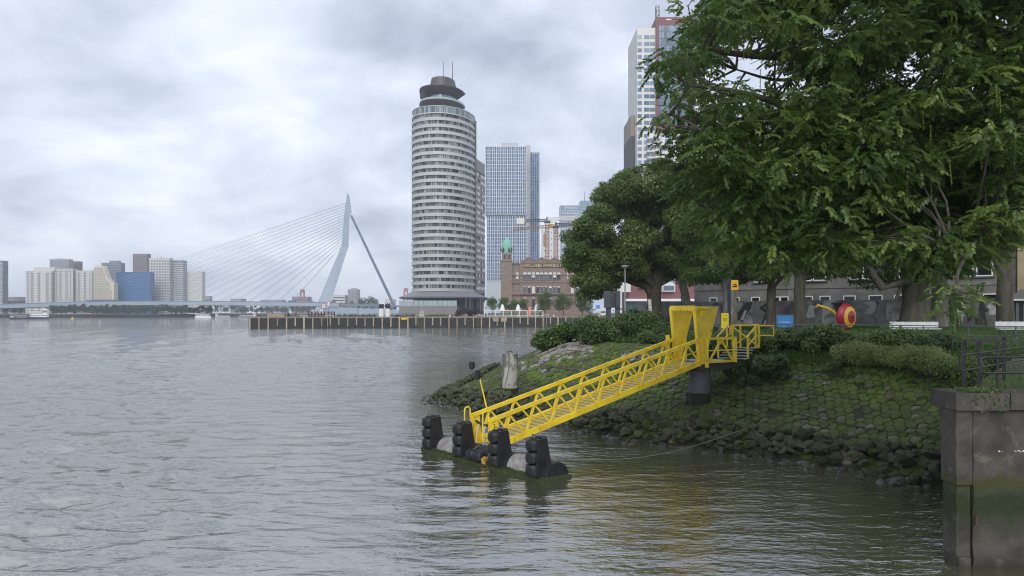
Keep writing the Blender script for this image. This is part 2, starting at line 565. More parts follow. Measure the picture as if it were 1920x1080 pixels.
def wave_height(X, Y, spacing):
    rs = np.random.default_rng(11)
    Z = np.zeros_like(X)
    for k in range(64):
        lam = 0.26 * (9.0 ** rs.random()) if k > 5 else 2.2 + 2.5*rs.random()
        ang = R(92) + rs.normal(0, 0.34)
        ph = rs.random() * 6.283
        kk = 2*math.pi/lam
        amp = 0.0108 * lam ** 0.62
        w = np.clip((lam/spacing - 3.0)/4.0, 0, 1)
        th = kk*(X*math.cos(ang) + Y*math.sin(ang)) + ph + 0.6*np.sin(0.23*X*math.sin(ang+1) + ph)
        Z += amp * w * (1 - np.abs(np.sin(th*.5)) * 2 + 0.27) if k % 3 == 0 else amp * w * np.sin(th)
    return Z
def calm_factor(X, Y):
    n = shore_dist(X, Y)
    c = np.interp(-n, [0, 3, 9, 17], [0.22, 0.32, 0.6, 1.0])
    # lee of the near quay
    q = np.interp(np.hypot(X-9, (Y-13)*.8), [0, 8, 20], [0.14, 0.26, 1.0])
    return np.minimum(c, q)
_ys = [5.0]
while _ys[-1] < 330:
    _ys.append(_ys[-1]*1.0066 + 0.004)
_ys = np.array(_ys)
_u = np.linspace(-0.86, 0.86, 470)
_Y = np.repeat(_ys[:, None], len(_u), 1)
_X = _u[None, :] * _Y
_keep = shore_dist(_X, _Y) < 3.0
_Z = wave_height(_X, _Y, 0.0045*_Y) * calm_factor(_X, _Y)**2.2
_V = np.stack([_X, _Y, _Z], -1).reshape(-1, 3)
_i = np.arange(_X.size).reshape(_X.shape)
_Q = np.stack([_i[:-1,:-1], _i[:-1,1:], _i[1:,1:], _i[1:,:-1]], -1).reshape(-1, 4)
_kq = (_keep[:-1,:-1] | _keep[1:,1:]).reshape(-1)
_Q = _Q[_kq]
# coarse outer sheet: behind the camera, to the sides and out to the horizon (butted against the fine sheet)
_y0, _y1, _s = float(_ys[0]), float(_ys[-1]), 0.86
_far = [(-_s*_y0,_y0,0),(_s*_y0,_y0,0),(_s*_y1,_y1,0),(-_s*_y1,_y1,0),(-3200,-300,0),(3200,-300,0),(3200,_y1,0),(-3200,_y1,0),(3200,3400,0),(-3200,3400,0),
        (-3200,_y0,0),(3200,_y0,0)]
_b = len(_V)
_fq = [(10,0,3,7),(1,11,6,2),(7,6,8,9)]
_fq2 = [(4,5,11,10)]
_faces = [tuple(q) for q in _Q.tolist()] + [tuple(_b+i for i in q) for q in _fq + _fq2]
me = bpy.data.meshes.new('river_water')
me.from_pydata(np.vstack([_V, np.array(_far, float)]).tolist(), [], _faces)
_calm = np.concatenate([calm_factor(_X, _Y).ravel(), np.ones(len(_far))])
_a = me.attributes.new('calm', 'FLOAT', 'POINT'); _a.data.foreach_set('value', _calm.astype(np.float32))
me.polygons.foreach_set('use_smooth', np.ones(len(me.polygons), dtype=bool))
me.materials.append(M_water)
WATER = bpy.data.objects.new('water', me); COL.objects.link(WATER); props(WATER, kind='structure')

# ---------------------------------------------------------------- stone revetment: every sett is cut from a jittered honeycomb
def stone_material(name, ca, cb, moss, mlo, mhi):
    m = mat(name, ca, cb, scale=6, rough=0.85, bump=0.35, bscale=18, rnd=0.22, c3=moss, s3=1.6, lo3=mlo, hi3=mhi)
    return m
M_st_moss = stone_material('mossy_sett', (0.036,0.046,0.013), (0.070,0.068,0.036), (0.042,0.070,0.007), 0.34, 0.52)
M_st_bright = stone_material('bright_moss_sett', (0.052,0.070,0.012), (0.072,0.09,0.016), (0.068,0.11,0.007), 0.38, 0.52)
M_st_grey = stone_material('grey_sett', (0.085,0.078,0.060), (0.13,0.12,0.095), (0.05,0.065,0.016), 0.44, 0.58)
M_st_pale = stone_material('pale_sett', (0.17,0.155,0.135), (0.27,0.25,0.22), (0.09,0.088,0.05), 0.55, 0.70)
REVET = thing('stone_revetment', 'mossy stone sett slope rising from the rocks to the bushes', 'embankment', (5, 33, 1.0))
_sp = 0.335
_pts = []
_row = 0
for _v in np.arange(-4, 40, _sp*0.866):
    _row += 1
    for _uu in np.arange(-36, 24, _sp):
        _pts.append((_uu + (_row % 2)*_sp/2 + random.uniform(-.085,.085), _v + random.uniform(-.07,.07)))
_pts = np.array(_pts)
# rotate the honeycomb along the bank
_ca, _sa = math.cos(R(-50)), math.sin(R(-50))
_pts = np.stack([4 + _pts[:,0]*_ca - _pts[:,1]*_sa, 30 + _pts[:,0]*_sa + _pts[:,1]*_ca], 1)
_n = shore_dist(_pts[:,0], _pts[:,1])
_ok = (_n > 0.3) & (_n < 9.2) & (_pts[:,1] < 54) & (_pts[:,0] > -6) & (_pts[:,0] < 20)
_ok &= ~((_pts[:,1] > 44) & (_pts[:,0] > 5))
_all = _pts[_ok]; _nn = _n[_ok]
def voronoi_cell(c, nb, rmax=0.6):
    poly = [(rmax*math.cos(a), rmax*math.sin(a)) for a in np.linspace(0, 2*math.pi, 13)[:-1]]
    for q in nb:
        dx, dy = q[0]-c[0], q[1]-c[1]
        l2 = (dx*dx+dy*dy)/2
        out = []
        for i in range(len(poly)):
            a, b = poly[i], poly[(i+1) % len(poly)]
            da, db = a[0]*dx+a[1]*dy-l2, b[0]*dx+b[1]*dy-l2
            if da <= 0: out.append(a)
            if (da < 0) != (db < 0):
                t = da/(da-db); out.append((a[0]+t*(b[0]-a[0]), a[1]+t*(b[1]-a[1])))
        poly = out
        if len(poly) < 3: return None
    return poly
def round_poly(poly):
    out = []
    for i in range(len(poly)):
        a, b = poly[i], poly[(i+1) % len(poly)]
        if math.hypot(b[0]-a[0], b[1]-a[1]) < .05: 
            out.append(((a[0]+b[0])/2, (a[1]+b[1])/2)); continue
        out.append((a[0]*.86+b[0]*.14, a[1]*.86+b[1]*.14)); out.append((a[0]*.14+b[0]*.86, a[1]*.14+b[1]*.86))
    return out
_cells = []
_H = 0.05
_gzc = ground_z(_all[:,0], _all[:,1]); _gzx = ground_z(_all[:,0]+_H, _all[:,1]); _gzy = ground_z(_all[:,0], _all[:,1]+_H)
for i, c in enumerate(_all):
    d2 = ((_all - c)**2).sum(1)
    nb = _all[(d2 > 1e-9) & (d2 < .75)]
    cell = voronoi_cell(c, nb, 0.25)
    if cell is None: continue
    _cells.append((i, round_poly(cell)))
def sett(mb, i, cell, org):
    c = _all[i]; z0 = _gzc[i]
    gx, gy = (_gzx[i]-z0)/_H, (_gzy[i]-z0)/_H
    nrm = Vector((-gx, -gy, 1)).normalized()
    lift = random.choice((-.01, .01, .025, .035, .045, .06)); tx, ty = random.uniform(-.06,.06), random.uniform(-.06,.06)
    def ring(s, h):
        return [Vector((c[0]+x*s, c[1]+y*s, z0 + gx*x*s + gy*y*s + (tx*x+ty*y)*s)) + nrm*h - org for x, y in cell]
    r0, r1, r2, r3 = ring(.95, -.08), ring(.94, lift), ring(.85, lift+.018), ring(.45, lift+.022)
    n = len(cell)
    vs = r0 + r1 + r2 + r3
    fs = [(k*n+j, k*n+(j+1) % n, (k+1)*n+(j+1) % n, (k+1)*n+j) for k in range(3) for j in range(n)] + [tuple(3*n+j for j in range(n))]
    n_in = _nn[i]
    h = z0 + .35*math.sin(c[0]*.9+c[1]*.5) + random.uniform(-.25,.25)
    mi = 0
    tip = c[0] < 4.5
    patch = math.sin(c[0]*1.1+1.2)*math.cos(c[1]*.7) > .25
    if h > 2.35 and (tip or patch): mi = 3 if random.random() < .8 else 2
    elif h > 2.1: mi = 2 if random.random() < (.6 if tip else .2) else 1
    elif h > 1.75: mi = 1 if random.random() < .75 else 0
    elif h < 0.85: mi = 2 if random.random() < .24 else 0
    elif random.random() < .09: mi = 2
    mb.add(vs, fs, mi=mi)
SETT_M = [M_st_moss, M_st_bright, M_st_grey, M_st_pale]
# the 300 that show largest: nearest, in view and not under the bushes
def _size(i):
    x, y = _all[i]
    vis = (1100 < 960+1350*x/y < 1765)
    return -(y if vis and _gzc[i] < 2.6 and _gzc[i] > .6 else y+100)
_order = sorted(_cells, key=lambda t: -_size(t[0]))
for i, cell in _order[:300]:
    mb = MB(); o_ = Vector((_all[i][0], _all[i][1], _gzc[i]))
    sett(mb, i, cell, Vector((0,0,0)))
    me = mesh_of('sett', mb, SETT_M[mb.m[0]], o_, smooth=True)
    o = bpy.data.objects.new('sett', me); o.parent = REVET; o.location = o_ - ORG[REVET]; COL.objects.link(o)
mb = MB()
for i, cell in _order[300:]:
    sett(mb, i, cell, Vector((0,0,0)))
part('setts', mb, SETT_M, REVET, smooth=True, kind='stuff')

# ---------------------------------------------------------------- rock armour at the water's edge
M_rock = mat('mossy_rock', (0.020,0.025,0.009), (0.060,0.064,0.038), scale=3, rough=0.85, bump=0.6, bscale=9, rnd=0.35, c3=(0.030,0.048,0.007), s3=1.8, lo3=0.46, hi3=0.62)
M_rock_wet = mat('wet_rock', (0.022,0.022,0.020), (0.05,0.05,0.045), scale=4, rough=0.35, bump=0.5, bscale=9, rnd=0.3)
ROCKS = thing('rock_armour', 'heap of dark mossy boulders along the waterline below the setts', 'rocks', (5, 30, 0.2))
_rock_me = []
for k in range(14):
    vs = []
    import bmesh
    bm = bmesh.new()
    for q in range(15):
        d = Vector((random.gauss(0,1), random.gauss(0,1), random.gauss(0,1))).normalized()
        bm.verts.new(Vector((d.x*random.uniform(.8,1.15), d.y*random.uniform(.62,.95), d.z*random.uniform(.5,.8))))
    bmesh.ops.convex_hull(bm, input=bm.verts)
    for v in [v for v in bm.verts if not v.link_faces]: bm.verts.remove(v)
    bmesh.ops.bevel(bm, geom=list(bm.edges), offset=0.045, segments=1, affect='EDGES')
    bm.normal_update()
    me = bpy.data.meshes.new('rock'); bm.to_mesh(me); bm.free()
    a = me.attributes.new('rnd', 'FLOAT', 'FACE'); a.data.foreach_set('value', [random.random()]*len(me.polygons))
    me.materials.append(M_rock if k < 11 else M_rock_wet)
    _rock_me.append(me)
_rp = []
for i in range(len(SH)-1):
    a, b = SH[i], SH[i+1]
    if b[1] > 60 or a[0] > 20: continue
    L = np.hypot(*(b-a)); nrm = np.array([-(b-a)[1], (b-a)[0]])/L
    nrm = -nrm
    for k in range(int(L*32)):
        t, q = random.random(), random.uniform(-.9, 1.5)
        p = a + (b-a)*t
        x, y = p[0]+nrm[0]*q, p[1]+nrm[1]*q
        nd = float(shore_dist(np.array([x]), np.array([y]))[0])
        if nd < -0.7 or nd > 1.5 or y < 15.5: continue
        s = random.uniform(.13,.30)*(1.12 if nd > .2 else .95)
        if nd > 1.3: s *= .7
        z = gz(x, y) + s*.15 + (random.uniform(.05,.30) if 0 < nd < 1.5 else 0)
        _rp.append((x, y, max(z, -.12 + random.uniform(-.1,.12)), s))
_rp.sort(key=lambda t: t[1] if t[1] < 45 else t[1]+50)
def rock_at(p, me):
    o = bpy.data.objects.new('rock', me)
    o.location = Vector(p[:3]) - ORG[ROCKS]; o.parent = ROCKS
    o.rotation_euler = (random.uniform(-.5,.5), random.uniform(-.5,.5), random.uniform(0,6.28))
    o.scale = (p[3]*random.uniform(.85,1.25), p[3]*random.uniform(.85,1.2), p[3]*random.uniform(.85,1.15))
    COL.objects.link(o)
def pick_rock(p):
    return random.choice(_rock_me[11:]) if p[2] < .05 and random.random() < .7 else random.choice(_rock_me[:11])
for p in _rp[:300]:
    rock_at(p, pick_rock(p))
mb = MB()
for p in _rp[300:]:
    me = pick_rock(p)
    M = Matrix.Translation(p[:3]) @ Matrix.Rotation(random.uniform(0,6.28), 4, 'Z') @ Matrix.Rotation(random.uniform(-.5,.5), 4, 'X') @ Matrix.Scale(p[3], 4)
    mb.add([M @ v.co for v in me.vertices], [tuple(q.vertices) for q in me.polygons], mi=0 if me in _rock_me[:11] else 1)
part('rocks', mb, [M_rock, M_rock_wet], ROCKS, kind='stuff')

# ---------------------------------------------------------------- far banks
M_pierground = mat('pier_grass', (0.085,0.11,0.04), (0.16,0.155,0.10), scale=0.15, rough=0.95)
M_bank = mat('far_bank_ground', (0.07,0.085,0.045), (0.12,0.12,0.09), scale=0.05, rough=0.95)
QA, QB = Vector((-82.5, 225.5, 0)), Vector((150, 289, 0))     # line of the opposite pier's quay
QZ = 3.55
mb = MB(); mb.prism([(-82.0,226.2),(150,289.6),(600,410),(600,1100),(60,1100),(-50,560),(-62,350),(-80.5,246)], -3, QZ)
part('pier_ground', mb, M_pierground, kind='structure')
mb = MB(); mb.prism([(-3000,560),(-640,640),(-480,684),(-330,800),(-240,900),(-150,1120),(3000,1120),(3000,3200),(-3000,3200)], -3, 3.3)
part('far_bank', mb, M_bank, kind='structure')
# ================================================================ the near things
# ---------------------------------------------------------------- yellow gangway
AX = Vector((0.8633, 0.5043, 0)); QX = Vector((-0.5043, 0.8633, 0))
N0, N1 = Vector((-0.42, 24.35, 0.52)), Vector((7.56, 29.02, 2.96))
WID, RAILH, NBAY = 1.36, 0.95, 9
GW = thing('gangway', 'yellow steel gangway with truss railings sloping down to the floating pontoon', 'gangway', (3.3, 27.2, 0))
def gline(t, side, h=0.0):
    return N0 + (N1 - N0)*t + QX*(WID*side) + Vector((0, 0, h))
for side, hand in ((0, 'near'), (1, 'far')):
    mb = MB(); mb.beam(gline(-.005, side), gline(1, side), .09, .20); part('bottom_chord', mb, M_yellow, GW)
    mb = MB(); mb.beam(gline(-.035, side, RAILH), gline(1.0, side, RAILH), .10, .13); part('top_rail', mb, M_yellow, GW)
    mb = MB(); mb.tube([gline(.0, side, .50)+QX*(.05-.1*side), gline(1, side, .50)+QX*(.05-.1*side)], .021, 6); part('middle_rail', mb, M_yellow, GW, smooth=True)
    for b in range(NBAY):
        s0, s1 = (b+.03)/NBAY, (b+1.0)/NBAY
        st = s0 + .30/NBAY
        mb = MB(); mb.beam(gline(s0, side, .07), gline(st, side, RAILH-.06), .07, .07); part('upright', mb, M_yellow, GW)
        mb = MB(); mb.beam(gline(st+.035/NBAY, side, RAILH-.06), gline(s1-.03/NBAY, side, .07), .05, .06); part('diagonal', mb, M_yellow, GW)
    mb = MB(); mb.beam(gline(1, side, -.12), gline(1, side, RAILH+.07), .10, .10); part('end_post', mb, M_yellow, GW)
# deck plate and its raised tread strips
mb = MB(); mb.slab([gline(0, .04, -.03), gline(1, .04, -.03), gline(1, .96, -.03), gline(0, .96, -.03)], (0,0,.04)); part('deck', mb, M_yellow_deck, GW)
M_tread = mat('worn_tread', (0.46,0.36,0.10), (0.34,0.27,0.08), scale=9, rough=0.7)
for k in range(40):
    t = (k+.5)/40
    mb = MB(); mb.beam(gline(t, .07, .02), gline(t, .93, .02), .05, .016); part('tread_strip', mb, M_tread, GW)
M_hole = mat('deck_hole', (0.12,0.09,0.03), rough=0.9)
mb = MB()
for k in range(40):
    for j in range(22):
        for q in (.22, .5, .78):
            t, w = (k+.5+q)/40, .10 + .80*(j+.5)/22
            if t < 1: mb.slab([gline(t-.0007, w-.008, .011), gline(t+.0007, w-.008, .011), gline(t+.0007, w+.008, .011), gline(t-.0007, w+.008, .011)], (0,0,.002))
part('grating_holes', mb, M_hole, GW, kind='stuff')
for k in range(5):
    t = (k+.5)/5
    mb = MB(); mb.beam(gline(t, .03, -.10), gline(t, .97, -.10), .08, .10); part('cross_beam', mb, M_yellow, GW)
# lower end: two box posts on a hinge beam, with tube hoops
for side in (0, 1):
    base = N0 - AX*.22 + QX*(WID*side)
    d = AX*.14
    mb = MB()
    mb.slab([base-d+Vector((0,0,-.25)), base+d*1.9+Vector((0,0,-.25)), base+d*1.15+Vector((0,0,.92)), base-d+Vector((0,0,.92))], QX*.16)
    part('hinge_post', mb, M_yellow, GW)
    mb = MB()
    o = base - AX*.16 + QX*.08
    pts = [o + Vector((0,0,.15))] + [o - AX*.22 + Vector((0,0,.15))]
    pts += [o - AX*.22 + Vector((0,0,z)) for z in (.5, 1.0)]
    pts += [o - AX*(.11+.11*math.cos(a)) + Vector((0,0,1.05+.11*math.sin(a))) for a in np.linspace(.1, math.pi, 7)]
    pts += [o + Vector((0,0,.8))]
    mb.tube(pts, .026, 7); part('hand_hoop', mb, M_yellow, GW, smooth=True)
mb = MB(); mb.beam(N0 - AX*.15 + QX*-.1 + Vector((0,0,-.25)), N0 - AX*.15 + QX*(WID+.3) + Vector((0,0,-.25)), .34, .12); part('hinge_beam', mb, M_yellow, GW)
# chain of black clips between the posts
mb = MB()
_a, _b = N0 - AX*.2 + Vector((0,0,.72)), N0 - AX*.2 + QX*WID + Vector((0,0,.66))
mb.tube([_a.lerp(_b, t) + Vector((0,0,-.10*math.sin(math.pi*t))) for t in np.linspace(0, 1, 9)], [.035,.045,.035,.045,.035,.045,.035,.045,.035], 6)
part('gate_chain', mb, M_rubber, GW)

# ---------------------------------------------------------------- mooring line looped over the lower end
ML = MB()
for k, (s_, dz, w_) in enumerate(((.25, -.95, .18), (.62, -.85, .1))):
    p0 = N0 - AX*.24 + QX*(WID*s_) + Vector((0,0,.62)); 
    ML.tube([p0 + (-AX*(.12+.2*math.sin(t*1.6)) - QX*(.25*t)) + Vector((0,0,dz*t*1.05 + w_*math.sin(6*t)*.4)) for t in np.linspace(0, 1, 12)], .022, 6)
part('mooring_rope', ML, M_rope, loc=(-1, 24.5, .5), smooth=True, label='white rope hanging in loops at the foot of the yellow gangway', cat='rope')

# ---------------------------------------------------------------- light mast on the lower gangway post
LM = thing('light_mast', 'thin leaning yellow pole with black lamp heads at the gangway foot', 'mast', (-.66, 24.3, 1.2))
b_, t_ = Vector((-.66, 24.28, .95)), P(896, 694, 24.3)
mb = MB(); mb.tube([b_, b_.lerp(t_, .5), t_], [.03, .025, .02], 7); part('pole', mb, M_yellow, LM, smooth=True)
mb = MB(); mb.tube([t_ + Vector((-.2,0,.09)), t_ + Vector((.04,0,-.02))], .03, 7); part('arm', mb, M_rope_dk, LM)
mb = MB(); mb.lathe([(.06,-.13),(.095,-.10),(.095,.10),(.06,.13)], t_ + Vector((-.2,0,.16)), 10); part('lamp_head', mb, M_rubber, LM)
mb = MB(); mb.lathe([(.06,-.18),(.09,-.15),(.09,.12),(.05,.15)], t_ + Vector((0,0,-.14)), 10); part('lamp_head', mb, M_rubber, LM)
mb = MB(); mb.tube([b_ + Vector((-.02,0,.55)), b_+Vector((.03,0,0)), b_+Vector((.05,.02,-.6))], .012, 5); part('cable', mb, M_rope_dk, LM)

# ---------------------------------------------------------------- portal and landing at the top of the gangway
PT = thing('gangway_portal', 'pair of tall yellow tapering fins standing over the top of the gangway', 'portal', (7.9, 29.6, 2.9))
M_amber = M_yellow
def fin(side):
    b0 = N1 + QX*(WID*side) + AX*.06 + Vector((0,0,-.05))
    top = 2.30
    f0, f1 = b0 - AX*.06, b0 + AX*.10                  # narrow foot
    g0, g1 = b0 - AX*.34 + Vector((0,0,top)), b0 + AX*.86 + Vector((0,0,top))   # wide top
    mb = MB(); mb.slab([f0, f1, g1, g0], QX*(.05 if side else -.05)); part('fin_plate', mb, M_yellow, PT)
    for p, q, w in ((f0, g0, .15), (f1, g1, .12)):
        mb = MB(); mb.beam(p, q, .09, w, up=QX); part('fin_flange', mb, M_yellow, PT)
    mb = MB(); mb.beam(g0, g1, .16, .07); part('fin_top_edge', mb, M_yellow, PT)
    return g0, g1
n0, n1 = fin(0); f0, f1 = fin(1)
mb = MB(); mb.beam(n0 + Vector((0,0,-.03)), f0 + Vector((0,0,-.03)), .10, .20); part('cross_head', mb, M_yellow, PT)
mb = MB(); mb.beam(n1 + Vector((0,0,-.03)) - AX*.1, f1 + Vector((0,0,-.03)) - AX*.1, .08, .10); part('cross_head', mb, M_yellow, PT)
LX = n0 + AX*.30 - QX*.14 + Vector((0,0,-.22))
mb = MB(); mb.obox(LX, AX*.12, QX*.08, Vector((0,0,.11))); part('lamp_box', mb, M_yellow, PT)
mb = MB(); mb.slab([LX + AX*-.28 - QX*.10 + Vector((0,0,.13)), LX + AX*.32 - QX*.10 + Vector((0,0,.17)), LX + AX*.32 + QX*.10 + Vector((0,0,.17)), LX + AX*-.28 + QX*.10 + Vector((0,0,.13))], (0,0,.02)); part('lamp_cover', mb, M_yellow, PT)

LD = thing('landing_platform', 'yellow railed landing with a grey floor between the gangway and the stairs', 'platform', (8.6, 29.9, 2.7))
L0 = N1 + AX*.32 - QX*.06; LL = 1.62
M_floor = mat('galvanised_floor', (0.30,0.31,0.32), (0.22,0.23,0.235), scale=8, rough=0.5, bump=.2, bscale=50)
mb = MB(); mb.slab([L0, L0+AX*LL, L0+AX*LL+QX*1.5, L0+QX*1.5], (0,0,.05)); part('floor_plate', mb, M_floor, LD)
M_darkbeam = mat('dark_beam', (0.025,0.026,0.03), (0.045,0.04,0.038), scale=4, rough=0.7)
for w in (.12, 1.35):
    mb = MB(); mb.beam(L0 - AX*.35 + QX*w + Vector((0,0,-.17)), L0 + AX*(LL-.05) + QX*w + Vector((0,0,-.17)), .16, .28); part('floor_beam', mb, M_darkbeam, LD)
def railing(tg, p, q, h, m, diag=True):
    p, q = Vector(p), Vector(q); up = Vector((0,0,h))
    for z, w in ((h, .11), (.03, .09)):
        mb = MB(); mb.beam(p + Vector((0,0,z)), q + Vector((0,0,z)), .08, w); part('top_rail' if z > .5 else 'bottom_rail', mb, m, tg)
    mb = MB(); mb.tube([p + Vector((0,0,h*.5)), q + Vector((0,0,h*.5))], .028, 6); part('middle_rail', mb, m, tg)
    if diag:
        c = p.lerp(q, .5)
        for e in (p.lerp(q, .05), q.lerp(p, .05)):
            mb = MB(); mb.beam(e + Vector((0,0,.05)), c + Vector((0,0,h-.05)), .06, .07); part('diagonal', mb, m, tg)
# front side
railing(LD, L0 + AX*.08, L0 + AX*(LL-.04), .98, M_yellow)
for d, z0 in ((0, -.18), (LL, -.02)):
    mb = MB(); mb.beam(L0 + AX*d + Vector((0,0,z0)), L0 + AX*d + Vector((0,0,1.03)), .14, .14); part('corner_post', mb, M_yellow, LD)
# back side, left of the stairs
Bk = L0 + QX*1.5
for d in (-.35, .12, .32):
    mb = MB(); mb.beam(Bk + AX*d, Bk + AX*d + Vector((0,0,1.0)), .07, .07); part('back_post', mb, M_yellow, LD)
for z in (.32, .62, 1.0):
    mb = MB(); mb.tube([Bk - AX*.35 + Vector((0,0,z)), Bk + AX*.32 + Vector((0,0,z))], .03, 6); part('back_rail', mb, M_yellow, LD)
mb = MB(); mb.beam(N1 + QX*(WID+.12) - AX*.35 + Vector((0,0,-.1)), N1 + QX*(WID+.12) - AX*.35 + Vector((0,0,1.1)), .14, .14); part('corner_post', mb, M_yellow, LD)

ST = thing('stairs', 'short stairs with bent yellow handrails climbing from the landing to the park', 'stairs', (10.2, 31.6, 2.9))
SD = Vector((0.50, 0.866, 0)); SW = Vector((0.866, -0.50, 0))
S0 = Vector((8.75, 30.75, 3.0))
for k in range(4):
    p = S0 + SD*(.18 + .42*k) + Vector((0,0,.05+.10*k))
    mb = MB(); mb.obox(p + SW*.62, SW*.60, SD*.17, Vector((0,0,.02))); part('step', mb, M_floor, ST)
mb = MB(); mb.obox(S0 + SD*2.9 + SW*.62 + Vector((0,0,.42)), SW*.62, SD*1.0, Vector((0,0,.02))); part('top_landing', mb, M_floor, ST)
def hrail(tg, pts, r=.035, nm='handrail'):
    mb = MB(); mb.tube(pts, r, 7); part(nm, mb, M_yellow, tg, smooth=True)
for w, ext in ((0.0, .12), (1.24, .75)):
    a = S0 + SW*w + Vector((0,0,.95)); b = S0 + SD*1.85 + SW*w + Vector((0,0,1.42))
    e = b + SW*ext
    hrail(ST, [a - SD*.05, a, b, e, e + Vector((0,0,-.42))])
    hrail(ST, [a + Vector((0,0,-.42)), b + Vector((0,0,-.44)), e + Vector((0,0,-.42))], .03, 'knee_rail')
    for t in (.12, .97):
        p = a.lerp(b, t)
        mb = MB(); mb.beam(p + Vector((0,0,-.95)), p, .07, .07); part('rail_post', mb, M_yellow, ST)
GT = thing('stair_gate', 'open yellow cross-braced gate at the head of the stairs', 'gate', (10.4, 33.2, 3.4))
g0 = S0 + SD*2.15 + SW*.16 + Vector((0,0,.42)); g1 = g0 + SW*1.12 + SD*.15
for p in (g0, g1):
    mb = MB(); mb.beam(p, p + Vector((0,0,1.02)), .08, .08); part('gate_post', mb, M_yellow, GT)
mb = MB(); mb.beam(g0 + Vector((0,0,1.0)), g1 + Vector((0,0,1.03)), .06, .07); part('gate_top', mb, M_yellow, GT)
mb = MB(); mb.beam(g0 + Vector((0,0,.95)), g1 + Vector((0,0,.05)), .045, .05); part('gate_brace', mb, M_yellow, GT)
mb = MB(); mb.beam(g0 + SD*.06 + Vector((0,0,.05)), g1 + SD*.06 + Vector((0,0,.95)), .045, .05); part('gate_brace', mb, M_yellow, GT)
mb = MB(); mb.beam(g0 + SW*.35, g0 + SW*.35 + Vector((0,0,1.0)), .06, .06); part('gate_post', mb, M_yellow, GT)

# ---------------------------------------------------------------- column under the landing
M_wetmoss = mat('tidal_moss', (0.010,0.014,0.006), (0.022,0.028,0.010), scale=4, rough=0.75, bump=.4, bscale=14)
CP = thing('pier_column', 'thick grey round column with a dark tide-stained foot carrying the landing', 'column', (7.75, 29.75, 0))
_c = Vector((7.75, 29.75, 0))
mb = MB(); mb.lathe([(.44,1.70),(.44,2.62)], _c, 28); part('shaft', mb, M_conc_col, CP, smooth=True)
mb = MB(); mb.lathe([(.442,-1.2),(.442,1.70)], _c, 28); part('tidal_foot', mb, M_wetmoss, CP, smooth=True)
mb = MB(); mb.obox(_c + Vector((.15,.1,2.72)), AX*.75, QX*.62, Vector((0,0,.10))); part('cap_beam', mb, M_darkbeam, CP)

# ---------------------------------------------------------------- concrete pile by the headland tip
CQ = thing('mooring_pile', 'stained concrete pile with flaking grey paint standing on the mossy slope', 'pile', (-.1, 36.9, 0))
_c = Vector((-.1, 36.9, 0))
mb = MB(); mb.lathe([(.40,1.15),(.40,2.9)], _c, 26); part('shaft', mb, M_conc_pile, CQ, smooth=True)
mb = MB(); mb.lathe([(.402,-1),(.402,1.15)], _c, 26); part('tidal_foot', mb, M_wetmoss, CQ, smooth=True)
mb = MB(); mb.tube([_c+Vector((-.02,-.41,3.0)), _c+Vector((-.05,-.43,2.2)), _c+Vector((-.28,-.5,1.2)), _c+Vector((-.5,-.9,.5)), _c+Vector((-.75,-1.4,.45))], .018, 5); part('rope', mb, M_rope_dk, CQ)
mb = MB(); mb.tube([_c+Vector((-.12,0,2.9)), _c+Vector((-.08,0,3.02)), _c+Vector((.08,0,3.02)), _c+Vector((.12,0,2.9))], .02, 5); part('lifting_eye', mb, M_black, CQ)

# ---------------------------------------------------------------- pontoon
PU = Vector((0.6339, -0.7734, 0)); PW = Vector((0.7734, 0.6339, 0))
PA = Vector((-3.25, 26.25, 0)); PLEN = 6.62
PN = thing('pontoon', 'long low floating pontoon with a rounded hull and algae-green skirt', 'pontoon', (-1, 24, 0))
def pp(t, w, z):
    return PA + PU*(PLEN*t) + PW*w + Vector((0,0,z))
def half_pipe(t0, t1, rad, zc, m, nm, n=14, sm=True):
    mb = MB(); rings = []
    for t in np.linspace(t0, t1, 5):
        rings.append([pp(t, .50 - rad*math.cos(a), zc + rad*math.sin(a)) for a in np.linspace(0, math.pi, n)] + [pp(t, .50+rad, -.3), pp(t, .50-rad, -.3)])
    mb.loft(rings); return part(nm, mb, m, PN, smooth=True)
half_pipe(.0, 1.0, .43, .10, M_hullpaint, 'hull')
for t0, t1 in ((-.004,.12), (.29,.43), (.44,.56), (.595,.72), (.86,1.006)):
    half_pipe(t0, t1, .445, .10, M_hulldark, 'saddle')
mb = MB()
ring = []
for t in np.linspace(-.005, 1.01, 60):
    j = .04*math.sin(t*70)+random.uniform(-.03,.03)
    ring.append([pp(t, -.06+j*.3, -.45), pp(t, 1.06, -.45), pp(t, 1.06, .10), pp(t, .90, .14), pp(t, .10, .15+j*.3), pp(t, -.06+j*.2, .11+j)])
mb.loft(ring); part('algae_skirt', mb, M_algae, PN)
